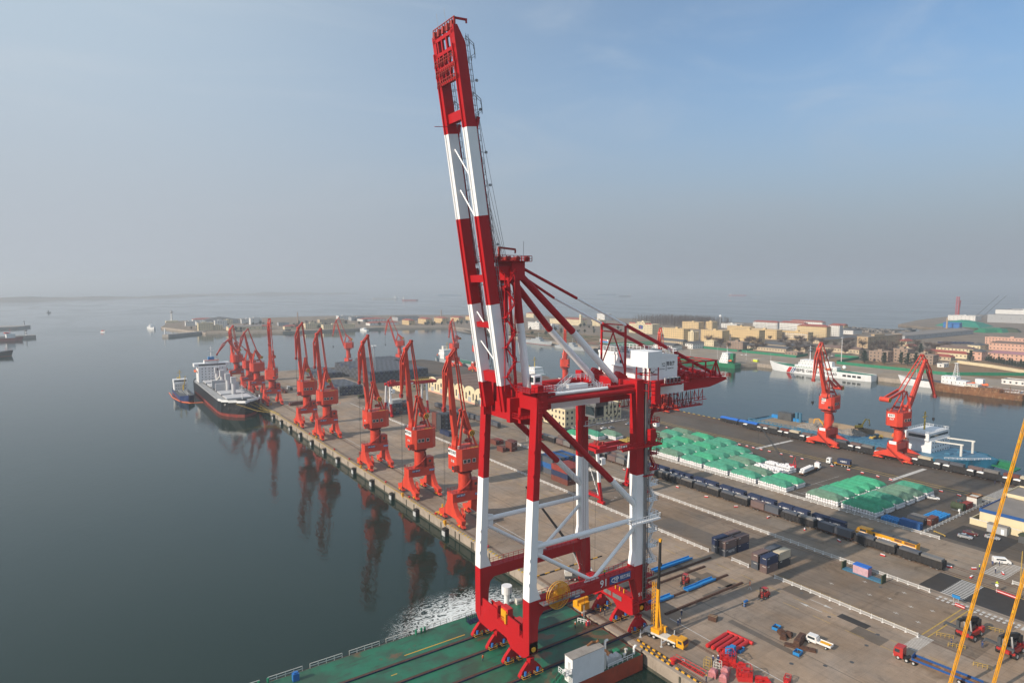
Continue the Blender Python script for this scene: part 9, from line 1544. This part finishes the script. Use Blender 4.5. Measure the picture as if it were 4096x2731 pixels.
# ------------------------------------------------------------------ trees
pm('bark', (0.07, 0.05, 0.038), 0.95, 0.2, 1); pm('twig', (0.105, 0.078, 0.062), 0.95, 0.25, 0.4); pm('leaf_dark', (0.028, 0.045, 0.024), 0.9, 0.4, 0.5); pm('leaf_olive', (0.055, 0.065, 0.035), 0.9, 0.4, 0.5)
def crown_mesh(seed, kind):
    rd = random.Random(seed); m = MB()
    if kind == 'bare':
        for k in range(46):        # limbs forking into fans of fine twigs
            a = rd.uniform(0, 6.28); z0 = rd.uniform(2.6, 6.0); L_ = rd.uniform(1.6, 4.2); b0 = Vector((0, 0, z0)); b1 = b0 + Vector((math.cos(a) * L_ * 0.75, math.sin(a) * L_ * 0.75, L_ * rd.uniform(0.5, 1.1))); m.beam(b0, b1, 0.10, 0.10, 0.04, 0.04)
            for q in range(10):
                c = b0.lerp(b1, rd.uniform(0.3, 1.0)); d = Vector((rd.gauss(math.cos(a) * 0.5, 0.7), rd.gauss(math.sin(a) * 0.5, 0.7), rd.uniform(0.2, 1.3))); e = c + d * rd.uniform(0.7, 1.5); s_ = Vector((rd.gauss(0, 1), rd.gauss(0, 1), rd.gauss(0, 0.4))) * 0.10; m.add([c, e + s_, e - s_], [(0, 1, 2)])
    else:
        for k in range(620):
            if kind == 'pine': z = rd.uniform(1.6, 9.0); rr = (0.9 + 0.5 * math.sin(z * 3.1)) * (3.6 - z * 0.33) * rd.random() ** 0.4
            else: z = rd.gauss(4.6, 1.5); rr = max(0.2, 3.0 - abs(z - 4.4) * 0.7) * rd.random() ** 0.4
            a = rd.uniform(0, 6.28); rr *= 0.75 + 0.35 * math.sin(a * 3 + seed); c = Vector((rr * math.cos(a), rr * math.sin(a), z)); u = Vector((rd.gauss(0, 1), rd.gauss(0, 1), rd.gauss(0, 0.5))).normalized() * rd.uniform(0.3, 0.6); v = Vector((rd.gauss(0, 1), rd.gauss(0, 1), rd.gauss(0, 0.6))).normalized() * rd.uniform(0.25, 0.5); m.add([c - u, c + v, c + u, c - v], [(0, 1, 2, 3)])
    return m.mesh('crown', {'bare': 'twig', 'pine': 'leaf_dark', 'bush': 'leaf_olive'}[kind])
CR = {k_: [crown_mesh(i + 7, k_) for i in range(3)] for k_ in ('bare', 'pine', 'bush')}; TRK = MB().tube((0, 0, 0), (0.1, 0.05, 5.2), 0.24, 6, 0.08).mesh('trunk', 'bark')
def tree(lab, x, y, kind, h_, i, group): t = thing({'bare': 'bare_tree', 'pine': 'pine_tree', 'bush': 'evergreen_tree'}[kind], lab, 'tree', (x, y, 0), i * 1.7, group); s_ = h_ / 9.0; t.scale = (s_ * (1.25 if kind != 'pine' else 1.1), s_ * (1.25 if kind != 'pine' else 1.1), s_); obj('trunk', TRK, t); obj('crown', CR[kind][i % 3], t)
for i, (x, y) in enumerate(((764, 389), (770, 370), (784, 351), (791, 361), (933, 402), (883, 325), (776, 396), (797, 348))): tree('%s dark spreading pine before the brown brick buildings' % ORD[i], x, y, 'pine', 14.5, i, 'pines at the naval field')
for i in range(16): tree('dark conifer of the hedge row before the purple-roofed building, %s from the left' % ORD[i], 908 - 3 * i, 318 - 3.6 * i, 'pine', 6 + (i * 7) % 4, i, 'conifer row')
T_ = [(961, 478), (971, 432), (868, 362), (983, 476), (821, 524), (840, 520), (821, 463), (845, 458), (865, 463), (885, 470), (904, 519), (789, 614), (800, 622), (880, 440), (900, 430), (940, 440), (955, 462), (930, 478), (1000, 470), (850, 395), (905, 380), (870, 410), (1010, 440), (820, 660), (770, 640), (800, 560), (940, 560), (960, 590), (930, 600), (845, 590)]
for i, (x, y) in enumerate(T_): tree('bare brown winter tree among the naval sheds, number %s from the lamp mast side' % ORD[i % 24] if i < 24 else 'bare brown winter tree near the schoolhouses, %s of them' % ORD[i - 24], x, y, 'bare', 10 + (i * 13) % 6, i, 'bare trees among the naval sheds')
rd = random.Random(9)
for i in range(70): tree('bare brown tree in the thickets between the naval sheds', rd.uniform(770, 1040), rd.uniform(400, 660), 'bare', rd.uniform(8, 13), i, 'bare trees in the thickets')
for i in range(60):
    x, y = (rd.uniform(690, 950), rd.uniform(930, 1110)) if i < 34 else (rd.uniform(640, 880), rd.uniform(1340, 1400)); tree('evergreen in the park strips %s' % ('before the naval headquarters' if i < 34 else 'before the five yellow houses'), x, y, 'bush', rd.uniform(6, 11), i, 'evergreens in the park strips' if i < 34 else 'evergreens before the yellow houses')
for i in range(60): x = rd.uniform(190, 620); tree('dark tree in the belt along the far basin wall', x, 1372 + abs(x - 450) * 0.16 + rd.uniform(0, 240), 'bush' if i % 3 else 'bare', rd.uniform(6, 11), i, 'trees along the far basin wall')
# the bare poplar wood that reads as one mass
wd = MB()
for k in range(800):
    x, y = rd.uniform(1130, 1290), rd.uniform(960, 1150); h_ = rd.uniform(15, 23) * (1 - 0.25 * max(0, (x - 1230) / 60)); wd.beam((x, y, 0), (x, y, h_), 0.35, 0.35, 0.08, 0.08)
    for q in range(16): z = h_ * rd.uniform(0.25, 1.0); a = rd.uniform(0, 6.28); L_ = rd.uniform(1.2, 3.0); c = Vector((x, y, z)); e = c + Vector((math.cos(a) * L_ * 0.6, math.sin(a) * L_ * 0.6, L_)); s_ = Vector((0.3 * math.sin(a), -0.3 * math.cos(a), 0)); wd.add([c, e + s_, e - s_], [(0, 1, 2)])
o = wd.build('bare_wood', 'twig'); tag(o, 'grey-brown bare poplar wood behind the yellow barracks', 'wood', kind='stuff')
sc_ = MB()
for k in range(900): x, y = rd.uniform(1300, 1400), rd.uniform(620, 760); s_ = rd.uniform(1, 4); sc_.rbox((x, y, s_ / 2), (s_ * 2, s_ * 1.6, s_), rd.uniform(0, 3)) if k % 6 == 0 else sc_.add([(x, y, 0), (x + s_, y + 0.5, s_), (x - s_, y - 0.5, s_)], [(0, 1, 2)])
o = sc_.build('shore_scrub', 'rubble'); tag(o, 'brown scrub and stones along the shore point', 'scrub', kind='stuff')
# ------------------------------------------------------------------ the hazy air
h = MB(); HS = 19500
h.box(-HS, -HS, -12, HS, HS, 175)
hz = h.build('haze', []) ; hz.data.materials.clear()
hm = bpy.data.materials.new('haze_air'); hm.use_nodes = True; hm.node_tree.nodes.clear()
ho = hm.node_tree.nodes.new('ShaderNodeOutputMaterial'); hv = hm.node_tree.nodes.new('ShaderNodeVolumePrincipled')
hv.inputs['Color'].default_value = (0.82, 0.90, 0.98, 1); hv.inputs['Density'].default_value = 0.00021; hv.inputs['Anisotropy'].default_value = 0.2
hm.node_tree.links.new(hv.outputs[0], ho.inputs['Volume']); hz.data.materials.append(hm); tag(hz, 'pale blue-grey sea haze over the harbour', 'haze', kind='stuff')
